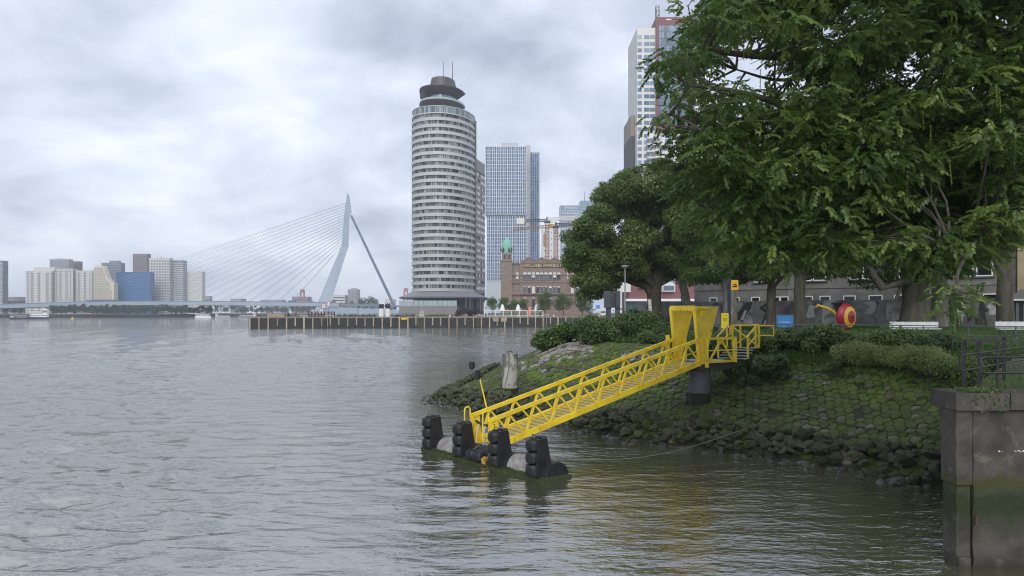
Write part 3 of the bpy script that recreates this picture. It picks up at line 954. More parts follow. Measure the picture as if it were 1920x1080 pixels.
# tufts of weed on the skirt's rim
N_ = 2600
tt = RNG.random(N_); base = np.array([pp(float(t), -.05+random.uniform(-.02,.14), .10+random.uniform(-.03,.06)) for t in tt])
dr = RNG.normal(0, .5, (N_,3)); dr[:,2] = np.abs(dr[:,2])*.5 - .2; dr += np.array(-PW)*.7
dr /= np.linalg.norm(dr, axis=1)[:,None]
ln = RNG.uniform(.04,.10,(N_,1)); sd = np.cross(dr, [0,0,1.]); sd /= np.linalg.norm(sd,axis=1)[:,None]+1e-6
V = np.stack([base - sd*.006, base + sd*.006, base + dr*ln], 1).reshape(-1,3)
M_weed = leaf_mat('water_weed', (0.03,0.05,0.008), (0.06,0.09,0.012), (0.11,0.14,0.02), trans=.2)
fast_mesh('weed_fringe', V, 3, M_weed, PN, kind='stuff')
FW = ('leftmost', 'second from left', 'third from left', 'rightmost')
for t, which in zip((.055, .345, .645, .925), FW):
    c = pp(t, .02, 0)
    FD = thing('fender_post', '%s of the four black fender posts, three rubber rollers on a bracket' % which, 'fender', (c.x, c.y, .1), 'fender posts on the pontoon')
    for k in range(3):
        z = .12 + .372*k
        mb = MB(); mb.lathe([(.17,z+.008),(.222,z+.035),(.243,z+.11),(.248,z+.185),(.243,z+.26),(.222,z+.335),(.17,z+.362)], c, 20)
        part('roller', mb, M_rubber, FD, smooth='all')
    mb = MB(); mb.lathe([(.10,.10),(.10,1.27)], c, 10); part('spindle', mb, M_hulldark, FD)
    mb = MB()
    a0 = c + PW*.22 - PU*.02
    mb.slab([a0 + PU*-.16 + Vector((0,0,.12)), a0 + PU*.42 + Vector((0,0,.12)), a0 + PU*.13 + Vector((0,0,1.22)), a0 + PU*.06 + Vector((0,0,1.27)), a0 + PU*-.16 + Vector((0,0,1.27))], PW*.22)
    part('bracket', mb, M_hulldark, FD)
    mb = MB(); mb.slab([c + PU*.23 - PW*.16 + Vector((0,0,.12)), c + PU*.23 + PW*.3 + Vector((0,0,.12)), c + PU*.23 + PW*.3 + Vector((0,0,1.24)), c + PU*.23 - PW*.02 + Vector((0,0,1.24))], PU*.04)
    part('bracket_flange', mb, M_hulldark, FD)
    mb = MB(); mb.tube([c + PU*-.05 + Vector((0,0,1.25)), c + PU*-.05 + Vector((0,0,1.36)), c + PU*.25 + Vector((0,0,1.30))], .014, 5); part('lifting_eye', mb, M_black, FD)
for t, w_ in ((.462, 'left'), (.522, 'right')):
    c = pp(t, -.02, .30)
    mb = MB(); rings = []
    for a in np.linspace(-1, 1, 9):
        r_ = .205*math.sqrt(max(1-abs(a)**3.2*.62, .05))
        rings.append([c + PU*(.20*a) + PW*(r_*math.cos(q)) + Vector((0,0,r_*math.sin(q))) for q in np.linspace(0, 2*math.pi, 17)[:-1]])
    mb.loft(rings)
    part('ball_fender', mb, M_rubber, loc=c, smooth='all', label='%s of two round black rubber fenders lying at the gangway foot' % w_, cat='fender', group='round fenders')
# rusty shackle plate between
mb = MB(); mb.slab([pp(.56,-.12,.12), pp(.585,-.12,.10), pp(.595,-.10,.32), pp(.575,-.1,.36), pp(.555,-.12,.25)], PW*.05)
part('anchor_shackle', mb, mat('rusty_yellow', (0.45,0.30,0.03), (0.20,0.10,0.03), scale=9, rough=.7), PN)

# mooring cable from the pontoon to the bank
mb = MB()
_a, _b = pp(.93, .7, .55), Vector((9.0, 25.9, 1.05))
mb.tube([_a.lerp(_b, t) + Vector((0,0,-.55*math.sin(math.pi*t)*(1-t*.3))) for t in np.linspace(0, 1, 16)], .011, 5)
part('mooring_cable', mb, M_rope_dk, loc=_a, label='slack pale cable from the pontoon to the rocks', cat='cable')
# dark pipe lying across the setts
mb = MB(); pts = []
for t in np.linspace(0, 1, 40):
    x, y = 1.2 + (14.5-1.2)*t, 40.2 + (21.2-40.2)*t
    pts.append(Vector((x + .9*math.sin(t*3)*0 , y, gz(x, y) + .11)))
mb.tube(pts, .015, 5)
part('slope_cable', mb, M_black, loc=pts[0], label='thin dark cable running along the sett slope', cat='cable')

# ---------------------------------------------------------------- near concrete quay
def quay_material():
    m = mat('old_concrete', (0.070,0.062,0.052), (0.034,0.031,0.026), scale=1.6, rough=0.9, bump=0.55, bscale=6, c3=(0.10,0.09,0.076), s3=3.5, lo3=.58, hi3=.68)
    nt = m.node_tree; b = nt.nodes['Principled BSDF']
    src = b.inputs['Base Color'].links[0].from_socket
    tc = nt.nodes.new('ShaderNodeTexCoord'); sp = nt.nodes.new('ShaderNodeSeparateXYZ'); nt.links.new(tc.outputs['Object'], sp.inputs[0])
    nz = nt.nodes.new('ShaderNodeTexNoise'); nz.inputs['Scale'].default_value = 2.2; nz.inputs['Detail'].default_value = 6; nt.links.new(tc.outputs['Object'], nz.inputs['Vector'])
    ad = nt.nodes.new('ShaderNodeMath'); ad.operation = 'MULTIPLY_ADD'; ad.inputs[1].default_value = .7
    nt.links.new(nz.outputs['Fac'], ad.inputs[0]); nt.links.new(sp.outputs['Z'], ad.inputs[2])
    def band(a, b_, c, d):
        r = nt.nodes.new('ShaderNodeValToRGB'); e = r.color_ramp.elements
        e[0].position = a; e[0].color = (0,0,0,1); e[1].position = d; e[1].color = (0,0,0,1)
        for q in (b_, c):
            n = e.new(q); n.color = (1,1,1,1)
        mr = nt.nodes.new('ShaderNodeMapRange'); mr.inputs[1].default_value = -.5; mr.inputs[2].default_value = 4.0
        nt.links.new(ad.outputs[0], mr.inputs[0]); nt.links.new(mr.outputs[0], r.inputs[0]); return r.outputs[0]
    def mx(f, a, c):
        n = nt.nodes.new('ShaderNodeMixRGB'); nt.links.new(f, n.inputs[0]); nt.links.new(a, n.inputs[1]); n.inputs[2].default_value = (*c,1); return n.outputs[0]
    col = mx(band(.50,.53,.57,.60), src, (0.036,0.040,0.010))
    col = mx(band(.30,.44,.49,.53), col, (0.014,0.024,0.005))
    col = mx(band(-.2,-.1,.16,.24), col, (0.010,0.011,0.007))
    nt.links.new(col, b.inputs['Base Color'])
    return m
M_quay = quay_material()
QW = thing('concrete_quay', 'old weathered concrete quay wall with algae bands at the water', 'quay wall', (12, 14.2, 0))
def rough_wall(mb, x0, x1, y, z0, z1, back, st=.22, amp=.02):
    nx, nz = max(2, int((x1-x0)/st)), max(2, int((z1-z0)/st))
    vs, fs = [], []
    for k in range(nz+1):
        for i in range(nx+1):
            e = (i in (0, nx)) or (k in (0, nz))
            vs.append((x0+(x1-x0)*i/nx + (random.uniform(-amp,amp) if i in (0,) else 0), y + (0 if e else random.uniform(-amp, amp)), z0+(z1-z0)*k/nz))
    for k in range(nz):
        for i in range(nx):
            a = k*(nx+1)+i; fs.append((a, a+1, a+nx+2, a+nx+1))
    b = len(vs)
    c = [(x0,back,z0),(x1,back,z0),(x1,back,z1),(x0,back,z1)]
    vs += c
    L = [k*(nx+1) for k in range(nz+1)]; Rr = [k*(nx+1)+nx for k in range(nz+1)]; T = [nz*(nx+1)+i for i in range(nx+1)]
    fs.append(tuple(L) + (b+3, b)); fs.append(tuple(reversed(Rr)) + (b+1, b+2)); fs.append(tuple(reversed(T)) + (b+3, b+2)[0:1] + (b+2,))
    mb.add(vs, fs)
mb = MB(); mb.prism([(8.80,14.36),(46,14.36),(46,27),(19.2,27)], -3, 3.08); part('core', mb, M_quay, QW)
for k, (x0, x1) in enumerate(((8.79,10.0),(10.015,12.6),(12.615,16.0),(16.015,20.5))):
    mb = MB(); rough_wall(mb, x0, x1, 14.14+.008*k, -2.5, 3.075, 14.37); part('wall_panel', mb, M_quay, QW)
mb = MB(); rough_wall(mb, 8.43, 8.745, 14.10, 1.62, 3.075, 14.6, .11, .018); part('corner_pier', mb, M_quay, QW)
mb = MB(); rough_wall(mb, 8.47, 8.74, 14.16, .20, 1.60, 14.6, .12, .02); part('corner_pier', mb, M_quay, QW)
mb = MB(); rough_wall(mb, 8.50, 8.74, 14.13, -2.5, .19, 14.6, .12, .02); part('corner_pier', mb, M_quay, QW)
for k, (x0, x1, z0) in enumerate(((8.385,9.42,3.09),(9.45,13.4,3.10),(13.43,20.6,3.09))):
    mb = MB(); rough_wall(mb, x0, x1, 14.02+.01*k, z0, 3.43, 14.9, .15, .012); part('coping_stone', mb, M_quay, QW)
M_iron = mat('rusty_iron', (0.05,0.03,0.02), (0.09,0.05,0.03), scale=8, rough=.8)
for x, z, w, h in ((10.65,2.07,.09,.15),(8.80,.85,.05,.16),(10.7,.55,.10,.12)):
    mb = MB()
    mb.box(x, x+w, 14.08, 14.15, z, z+.02); mb.box(x, x+w, 14.08, 14.15, z+h, z+h+.02); mb.box(x, x+.02, 14.085, 14.15, z+.021, z+h-.001); mb.box(x+w-.02, x+w, 14.085, 14.15, z+.021, z+h-.001)
    part('iron_recess', mb, M_iron, QW)
mb = MB()
for k in range(11):
    x, z = random.choice((9.32,9.62,9.72,9.75)) + random.gauss(0,.02), random.gauss(2.27, .018)
    s = random.uniform(.008,.026)
    mb.slab([(x+s*math.cos(a)*random.uniform(.6,1.2), 14.118, z+s*.8*math.sin(a)*random.uniform(.6,1.2)) for a in np.linspace(0, 6.28, 8)[:-1]], (0,.01,0))
part('lime_spots', mb, mat('lime_spot', (0.62,0.62,0.58), rough=.9), QW, kind='stuff')
# quay top: packed earth and grass
M_qtop = mat('quay_top_earth', (0.05,0.06,0.028), (0.085,0.08,0.06), scale=2, rough=.95, bump=.6, bscale=12, c3=(0.05,0.085,0.02), s3=1.2, lo3=.45, hi3=.6)
xs = np.linspace(0, 1, 50); ys = np.linspace(14.6, 30, 40)
def qtop(u, Y):
    return 3.36 + .05*np.sin(u*40+Y)*np.cos(Y*1.7) + 0*u
U, YY = np.meshgrid(xs, ys); XL = 8.55 + (YY-14.2)*.80; XX = XL + U*(44-XL)
Vq = np.stack([XX, YY, 3.35 + .03*np.sin(XX*2+YY)+.02*np.cos(YY*3.1) + np.clip((YY-15)*.01,0,.1)], -1).reshape(-1,3)
iq = np.arange(U.size).reshape(U.shape)
me = bpy.data.meshes.new('quay_top'); me.from_pydata(Vq.tolist(), [], np.stack([iq[:-1,:-1],iq[:-1,1:],iq[1:,1:],iq[1:,:-1]],-1).reshape(-1,4).tolist())
me.materials.append(M_qtop); o = bpy.data.objects.new('quay_top', me); COL.objects.link(o); props(o, kind='structure')

# black railings on the quay
RL = thing('quay_railing', 'black double tube railing along the edge of the concrete quay', 'railing', (10, 14.5, 3.4))
zt = 4.42
mb = MB(); mb.beam((9.02,14.5,zt), (19,14.5,zt), .07, .035); part('top_rail', mb, M_black, RL)
for z in (4.10, 3.78):
    mb = MB(); mb.tube([(9.25,14.5,z) , (19,14.5,z)], .022, 6); part('tube_rail', mb, M_black, RL)
mb = MB(); mb.tube([(9.25,14.5,4.10),(9.18,14.5,4.07),(9.16,14.5,4.0),(9.16,14.5,3.86),(9.19,14.5,3.80),(9.25,14.5,3.78)], .022, 6); part('rail_end', mb, M_black, RL)
for x in (9.52, 11.35, 13.2, 15.0):
    mb = MB(); mb.tube([(x,14.52,3.40),(x,14.52,4.42)], .02, 6); part('post', mb, M_black, RL)
    mb = MB(); mb.box(x-.07, x+.07, 14.46, 14.58, 3.40, 3.425); part('foot_plate', mb, M_black, RL)
RB = thing('ramp_railing', 'dark flat-post railing running back from the quay corner towards the park', 'railing', (11, 16.5, 3.4))
q0, q1 = Vector((9.05,14.9,0)), Vector((15.6,20.9,0))
mb = MB(); mb.beam(q0+Vector((-.05,-.2,4.43)), q1+Vector((0,0,4.46)), .10, .03); part('top_rail', mb, M_black, RB)
for z in (4.11, 3.79):
    mb = MB(); mb.tube([q0+Vector((-.02,0,z)), q1+Vector((0,0,z+.03))], .02, 6); part('tube_rail', mb, M_black, RB)
mb = MB(); mb.tube([q0+Vector((-.02,0,4.11)), q0+Vector((-.10,-.06,4.08)), q0+Vector((-.10,-.06,3.82)), q0+Vector((-.02,0,3.79))], .022, 6); part('rail_end', mb, M_black, RB)
for t in (.02, .14, .36, .62, .9):
    p = q0.lerp(q1, t)
    mb = MB(); mb.beam(p+Vector((0,0.03,3.37)), p+Vector((0,.03,4.42)), .075, .02, up=(0,1,0)); part('post', mb, M_black, RB)

for _n in ('concrete_quay','quay_railing','ramp_railing','quay_top'):
    bpy.data.objects[_n].location.x += .27

# ---------------------------------------------------------------- park fence along the top of the slope
FA, FB = Vector((30.0, 32.2, 3.33)), Vector((5.0, 53.4, 3.30))
FN = thing('park_fence', 'long low grey tube fence along the edge of the park lawn', 'fence', (17, 43, 3.3))
L_ = (FB-FA).length; n_ = int(L_/1.95)
for z, r_ in ((.97,.03),(.48,.018)):
    mb = MB(); mb.tube([FA+Vector((0,0,z)), FB+Vector((0,0,z))], r_, 6); part('rail', mb, M_fence, FN)
for k in range(n_+1):
    p = FA.lerp(FB, k/n_)
    mb = MB(); mb.beam(p+Vector((0,0,-.15)), p+Vector((0,0,.95)), .05, .05); part('post', mb, M_fence, FN)
FC = Vector((1.9, 57.5, 3.0))
FE = thing('headland_fence', 'dark steel fence with extra rails at the tip of the headland', 'fence', (4, 55, 3.2))
for z in (.97,.62,.3):
    mb = MB(); mb.tube([FB+Vector((0,.05,z)), FB.lerp(FC,.5)+Vector((.3,.6,z)), FC+Vector((9,1.2,z))], .026, 5); part('rail', mb, M_fence, FE)
for k in range(6):
    p = (FB.lerp(FC,.5)+Vector((.3,.6,0))).lerp(FC+Vector((9,1.2,0)), k/5)
    mb = MB(); mb.beam(p+Vector((0,0,-.2)), p+Vector((0,0,.97)), .05, .05); part('post', mb, M_fence, FE)

# ---------------------------------------------------------------- white benches on the lawn
def bench(px0, px1, D, label):
    x0, x1 = PX(px0, D), PX(px1, D); z = gz((x0+x1)/2, D)
    b = thing('park_bench', label, 'bench', ((x0+x1)/2, D, z), 'white park benches')
    dy = -.10*(x1-x0)
    def bar(h, dpt, th, hh, nm, m=M_white):
        mb = MB(); mb.beam((x0, D+dpt, z+h), (x1, D+dpt+dy, z+h), th, hh); part(nm, mb, m, b)
    bar(.62, .0, .05, .34, 'backrest')
    bar(.36, -.22, .40, .05, 'seat_board', M_white)
    for t in (.1, .9):
        x = x0+(x1-x0)*t
        mb = MB(); mb.beam((x, D+.08+dy*t, z), (x, D+.08+dy*t, z+.88), .06, .06); part('back_leg', mb, M_fence, b)
        mb = MB(); mb.beam((x, D-.34+dy*t, z), (x, D-.34+dy*t, z+.39), .06, .06); part('front_leg', mb, M_fence, b)
bench(1668, 1754, 44.5, 'white bench below the thick trunk behind the fence')
bench(1866, 1966, 42.0, 'white bench at the right edge behind the black quay railing')

# ---------------------------------------------------------------- signs and street furniture
def ground_thing(name, label, cat, px, D, **k):
    x = PX(px, D); z = gz(x, D)
    return thing(name, label, cat, (x, D, z), **k), x, z
S, x, z = ground_thing('ferry_stop_sign', 'tall dark blue post with a yellow boat pictogram panel', 'sign', 1367, 47)
mb = MB(); mb.box(x-.10, x+.10, 46.93, 47.07, z, PZ(525,47)); part('post', mb, mat('navy_post', (0.012,0.022,0.06), (0.02,0.03,0.075), rough=.4), S)
xa, xb, za, zb = PX(1370.5,47), PX(1384,47), PZ(544,47), PZ(525,47)
M_sign_y = mat('sign_yellow', (0.78,0.45,0.015), rough=.4)
mb = MB(); mb.box(xa, xb, 46.96, 47.04, za, zb); pn = part('sign_panel', mb, M_sign_y, S)
M_ink = mat('black_ink', (0.012,0.012,0.014), rough=.5)
cx, w_ = (xa+xb)/2, (xb-xa)
def sh(pts, y=46.956):
    return [(cx+u*w_, y, za+(zb-za)*v) for u, v in pts]
mb = MB(); mb.slab(sh([(-.36,.42),(-.28,.28),(.28,.28),(.36,.46),(.10,.46),(.08,.42)]), (0,.003,0)); part('boat_hull_print', mb, M_ink, pn)
mb = MB(); mb.slab(sh([(-.20,.47),(.26,.50),(.22,.62),(-.14,.60)]), (0,.003,0)); part('boat_cabin_print', mb, M_ink, pn)
S, x, z = ground_thing('berth_sign', 'small upright yellow board reading S2 beside the dark blue post', 'sign', 1359, 45.5)
xa, xb, za, zb = PX(1352.5,45.5), PX(1366,45.5), PZ(615,45.5), PZ(587,45.5)
M_sign_y2 = mat('sign_bright_yellow', (0.82,0.62,0.02), rough=.4)
mb = MB(); mb.box(xa, xb, 45.47, 45.53, za, zb); pn = part('sign_panel', mb, M_sign_y2, S)
mb = MB(); mb.box((xa+xb)/2-.04, (xa+xb)/2+.04, 45.535, 45.6, z, zb-.05); part('post', mb, M_fence, S)
part('lettering', text_mb('S2', .27, ((xa+xb)/2, 45.466, za+(zb-za)*.46), (1,0,0), (0,0,1), .002), M_ink, pn)
mb = MB()
for k in range(7):
    if k == 3: continue
    mb.box(xa+.06+k*.046, xa+.06+k*.046+.034, 45.464, 45.469, zb-.19, zb-.165)
part('small_print', mb, M_ink, pn, kind='stuff')
S, x, z = ground_thing('information_board', 'blue information board in a grey frame between two trunks', 'sign', 1471, 48)
xa, xb, za, zb = PX(1457,48), PX(1486.5,48), PZ(614,48), PZ(591.5,48)
mb = MB(); mb.box(xa, xb, 47.97, 48.03, za, zb); pn = part('sign_panel', mb, M_blue, S)
for a, b_, c, d in ((xa-.06,xa,za-.03,zb+.06),(xb,xb+.06,za-.03,zb+.06)):
    mb = MB(); mb.box(a, b_, 47.95, 48.05, z, d); part('frame_post', mb, M_fence, S)
mb = MB(); mb.box(xa+.001, xb-.001, 47.95, 48.05, zb+.001, zb+.06); part('frame_top', mb, M_fence, S)
mb = MB()
for k in range(13):
    mb.box(xa+.16+k*.055, xa+.16+k*.055+.045, 47.962, 47.968, za+.33, za+.385, mi=0 if k < 6 else 1)
part('small_print', mb, [mat('pale_orange_ink', (0.75,0.55,0.38), rough=.5), M_white], pn, kind='stuff')

# disc sculpture
S, x, z = ground_thing('disc_sculpture', 'red and yellow ringed disc sculpture with a bent yellow arm', 'sculpture', 1588, 47)
C = P(1586, 594.5, 47); ND = Vector((0.50, -0.80, 0.0)).normalized(); SDv = Vector((ND.y*-1, ND.x, 0)).normalized(); SDv = Vector((0.848,0.53,0))
def disc(name, r0, r1, b0, b1, m):
    """lens-shaped ring from radius r0 to r1 with bulges b0, b1 along the disc's axis"""
    mb = MB(); prof = [(r0, b0), ((r0+r1)/2, (b0+b1)/2+.015*(r1-r0)), (r1, b1)]
    rings = []
    for r_, b_ in prof:
        rings.append([C + ND*b_ + (SDv*math.cos(a) + Vector((0,0,1))*math.sin(a)*1.02)*r_ for a in np.linspace(0, 2*math.pi, 41)[:-1]])
    mb.loft(rings, cap=False)
    part(name, mb, m, S, smooth=True)
mb = MB(); rings = []
for r_, b_ in ((.05,-.42),(.45,-.36),(.75,-.20),(.90,.0),(.86,.14),(.74,.26),(.66,.30),(.05,.30)):
    rings.append([C + ND*b_ + (SDv*math.cos(a) + Vector((0,0,1))*math.sin(a))*r_ for a in np.linspace(0, 2*math.pi, 41)[:-1]])
mb.loft(rings); part('body', mb, M_red, S, smooth=True)
disc('ring', .66, .40, .302, .40, M_gold)
disc('inner_disc', .40, .13, .402, .45, M_red)
mb = MB(); rings = [[C + ND*b_ + (SDv*math.cos(a) + Vector((0,0,1))*math.sin(a))*r_ for a in np.linspace(0, 2*math.pi, 25)[:-1]] for r_, b_ in ((.13,.452),(.10,.42),(.02,.40))]
mb.loft(rings); part('eye_hole', mb, M_ink, S)
A0 = C + Vector((-.55,.10,.10))
mb = MB(); mb.tube([A0, A0+Vector((-.30,-.05,.28)), A0+Vector((-.72,-.1,.50)), A0+Vector((-1.10,-.15,.60)), A0+Vector((-1.32,-.15,.68)), A0+Vector((-1.36,-.15,.55))], [.11,.10,.09,.085,.085,.06], 10); part('arm', mb, M_gold, S, smooth=True)
mb = MB(); mb.lathe([(.16,z-C.z),(.10,z-C.z+.2),(.22,-.70)], C, 14); part('stem', mb, M_red, S, smooth=True)

# cabinet on two legs
S, x, z = ground_thing('gauge_cabinet', 'tall dark grey steel cabinet pair standing on two legs above the bushes', 'cabinet', 1148, 55.5)
D = 55.5
for a, b_ in ((1136,1145.5),(1153.5,1162)):
    mb = MB(); mb.box(PX(a,D), PX(b_,D), D-.15, D+.15, z-.2, PZ(577,D)); part('leg', mb, M_greydark, S)
for a, b_, y0, yf in ((1133,1145.4,545.5,-.28),(1145.6,1153,548,.0),(1153.2,1162,546,-.28)):
    mb = MB(); mb.box(PX(a,D), PX(b_,D), D+yf, D+.3, PZ(577,D)+.002, PZ(y0,D)); part('cabinet_box', mb, M_greydark, S)
# lamp posts
def lamp(px, D, py, label, m):
    S, x, z = ground_thing('street_lamp', label, 'lamp', px, D, group='park lamp posts')
    zt = PZ(py, D)
    mb = MB(); mb.tube([(x,D,z-.1),(x,D,z+1.2),(x,D,zt-.2)], [.085,.07,.045], 8); part('pole', mb, m, S, smooth=True)
    mb = MB(); mb.lathe([(.05,-.30),(.10,-.26),(.34,-.08),(.36,-.03),(.34,0),(.05,.04)], (x,D,zt), 18); part('lamp_shade', mb, m, S, smooth=True)
M_lamp = mat('lamp_grey', (0.30,0.31,0.30), (0.24,0.25,0.245), rough=.45)
lamp(1172, 60, 498, 'grey street lamp with a bowl head before the maple crown', M_lamp)
lamp(1277.5, 78, 526, 'dark street lamp with a bowl head right of the forked maple trunk', M_greydark)
S, x, z = ground_thing('poster_pillar', 'thin white poster-covered pillar leaning by the maple trunk', 'pillar', 1219, 67)
mb = MB(); a = Vector((PX(1222,67),67,z)); b_ = Vector((PX(1217.5,67),67,PZ(561,67)))
mb.obox((a+b_)/2, Vector((.14,0,0)), Vector((0,.12,0)), (b_-a)/2); part('shaft', mb, mat('torn_posters', (0.70,0.70,0.68), (0.42,0.41,0.40), scale=5, rough=.8, lo=.5, hi=.62), S)
mb = MB(); mb.box(a.x-.2, a.x+.2, 66.8, 67.2, z-.05, z+.04); part('base', mb, M_fence, S)
S, x, z = ground_thing('litter_bin', 'black litter bin with a domed top beside the maple trunk', 'bin', 1208, 58)
mb = MB(); mb.lathe([(.20,-.1),(.21,.78)], (x,58,z), 14); part('body', mb, M_black, S, smooth=True)
mb = MB(); mb.lathe([(.215,.785),(.215,.86)], (x,58,z), 14); part('band', mb, M_white, S)
mb = MB(); mb.lathe([(.22,.865),(.20,1.0),(.12,1.08),(.02,1.1)], (x,58,z), 14); part('lid', mb, M_black, S, smooth=True)

# ---------------------------------------------------------------- printed hoarding
HA, HB = Vector((14.6, 85.4, 0)), Vector((43.2, 61.2, 0))
HD = (HB-HA).normalized(); HNn = Vector((HD.y, -HD.x, 0)) * 1.0
if HNn.y > 0: HNn = -HNn
HL = (HB-HA).length; HH = 2.5
HZ0 = 3.72
HO = thing('printed_hoarding', 'long hoarding of grey printed panels with black and white figures', 'hoarding', (29, 73, HZ0))
def s_of(px):
    t = (px-960)/F_PX
    return (t*HA.y - HA.x)/(HD.x - t*HD.y)
_edges = [1195,1240,1258,1312,1352,1371,1411,1432,1451,1490,1541,1571,1599,1661,1673,1735,1762,1780,1828,1880]
for k in range(len(_edges)-1):
    s0, s1 = s_of(_edges[k])+.006, s_of(_edges[k+1])-.006
    a, b_ = HA+HD*s0, HA+HD*s1
    g = random.uniform(.012,.09); g2 = random.uniform(.07,.30)
    m = mat('hoarding_print', (g, g, g*1.03), (g2, g2, g2*1.02), scale=random.uniform(.3,.8), rough=.55, detail=2, lo=.40, hi=.60)
    mb = MB(); mb.slab([a+Vector((0,0,HZ0-.2)), b_+Vector((0,0,HZ0-.2)), b_+Vector((0,0,HZ0+HH)), a+Vector((0,0,HZ0+HH))], -HNn*.06)
    part('panel', mb, m, HO)
GREY = {}
def grey(v):
    if v not in GREY: GREY[v] = mat('print_grey', (v,v,v*1.02), (v*.75,v*.75,v*.77), scale=2.5, rough=.55, detail=2)
    return GREY[v]
def fig(px, pw, shapes, hgt=HH):
    """flat printed figure on the hoarding; u runs -0.5..0.5 over pw pixels, v 0..1 over the height"""
    s0, s1 = s_of(px-pw/2), s_of(px+pw/2)
    for i, (v, pts) in enumerate(shapes):
        mb = MB()
        mb.slab([HA + HD*(s0+(s1-s0)*(u+.5)) + HNn*(.005+.004*i) + Vector((0,0,HZ0+.05+w*(hgt-.1))) for u, w in pts], -HNn*.003)
        part('print', mb, grey(v), HO)
# hunched walker in black
fig(1440, 32, [(.008, [(-.42,.02),(-.30,.02),(.02,.42),(.26,.10),(.30,.02),(.46,.02),(.40,.20),(.28,.50),(.42,.72),(.40,.88),(.20,.99),(-.05,.96),(-.30,.82),(-.50,.76),(-.44,.64),(-.32,.60),(-.20,.52),(-.10,.48)]),
               (.16, [(-.22,.70),(-.12,.78),(-.06,.76),(-.18,.66)])])
# shoe lifted in mid-step
fig(1392, 42, [(.012, [(-.45,.10),(-.40,.30),(-.18,.55),(.02,.75),(.18,.98),(.45,.98),(.40,.70),(.22,.48),(.12,.24),(-.02,.10)]), (.30, [(-.10,.20),(.02,.42),(.10,.62),(.20,.60),(.14,.40),(.06,.18)]), (.20, [(-.42,.10),(-.38,.18),(-.08,.17),(-.02,.11)])])
# reaching child in a pleated skirt
fig(1521, 34, [(.30, [(-.38,.34),(-.30,.40),(-.16,.58),(-.14,.80),(.02,.84),(.16,.78),(.46,.80),(.46,.74),(.20,.70),(.14,.58),(.24,.34),(-.10,.28)]), (.14, [(-.16,.84),(-.20,.96),(-.06,1.0),(.08,.96),(.06,.84)]), (.10, [(-.10,.10),(-.06,.30),(.02,.30),(-.02,.10)]), (.10, [(.06,.12),(.08,.30),(.16,.30),(.14,.10)])])
# shadow with outstretched arms
fig(1571, 30, [(.012, [(-.5,.86),(-.30,.84),(-.16,.74),(-.10,.46),(.25,.46),(.20,.76),(.34,.96),(.16,.98),(.05,.92),(-.14,.92),(-.34,.92)])])
# bending figure in a white shirt
fig(1627, 52, [(.28, [(-.12,.42),(-.06,.60),(.10,.78),(-.16,.90),(-.12,.94),(.22,.96),(.34,.90),(.30,.72),(.26,.58),(.14,.44)]), (.05, [(.26,.96),(.36,.97),(.42,.88),(.36,.78),(.30,.86)]), (.11, [(-.22,.05),(-.16,.30),(-.12,.44),(.12,.42),(.24,.20),(.28,.02),(.36,.02),(.34,.24),(.20,.44),(-.14,.46),(-.26,.22),(-.30,.05)]), (.18, [(-.48,.62),(-.48,.70),(-.34,.84),(-.12,.80),(-.06,.66),(-.26,.66)])])
# large curved form
fig(1692, 44, [(.30, [(-.5,.02),(-.46,.16),(-.36,.30),(-.10,.36),(.5,.36),(.5,.32),(-.06,.32),(-.30,.24),(-.36,.02)]), (.05, [(-.3,.02),(-.24,.20),(0,.30),(.5,.30),(.5,.02)])])
# dancer in a tutu
fig(1802, 30, [(.45, [(-.42,.44),(-.34,.66),(-.12,.76),(-.10,.90),(.10,.96),(.22,.80),(.34,.64),(.36,.44),(.10,.36),(-.2,.36)]), (.34, [(-.20,.06),(-.18,.38),(-.04,.38),(-.06,.04)]), (.34, [(.02,.04),(.02,.38),(.16,.38),(.10,.04)]), (.02, [(.40,.16),(.40,.44),(.62,.50),(.66,.24)])])
fig(1782, 30, [(.025, [(-.4,.98),(-.1,.4),(.1,.05),(.45,.05),(.40,.98)]), (.40, [(-.5,.86),(-.42,.9),(-.34,.6),(-.2,.2),(-.3,.05),(-.5,.05)])])
# man in a white jacket and his shadow
fig(1863, 30, [(.42, [(-.30,.44),(-.24,.62),(-.34,.70),(-.44,.66),(-.30,.84),(0,.92),(.16,.86),(.24,.68),(.46,.64),(.46,.70),(.30,.76),(.20,.86),(.12,.44)]), (.03, [(-.02,.92),(-.08,.98),(.10,1.0),(.34,.97),(.18,.91)]), (.14, [(-.42,.02),(-.10,.22),(-.06,.42),(.12,.42),(.08,.20),(.12,.02),(0,.02),(-.06,.14),(-.26,.02)])])
fig(1843, 24, [(.03, [(-.20,.02),(-.16,.30),(-.36,.56),(-.30,.80),(-.14,.96),(.10,.94),(.20,.70),(.44,.62),(.42,.56),(.16,.52),(.26,.26),(.34,.02),(.16,.02),(.0,.30),(-.04,.02)])])
fig(1222, 46, [(.22, [(-.5,.02),(-.4,.20),(-.1,.34),(.2,.30),(.4,.02)]), (.03, [(-.1,.36),(.1,.7),(0,.98),(.4,.98),(.45,.4),(.3,.3)])])
fig(1345, 30, [(.03, [(-.4,.90),(-.1,.98),(.2,.92),(.1,.84),(-.3,.82)]), (.04, [(.1,.86),(.25,.9),(.45,.55),(.30,.5)])])

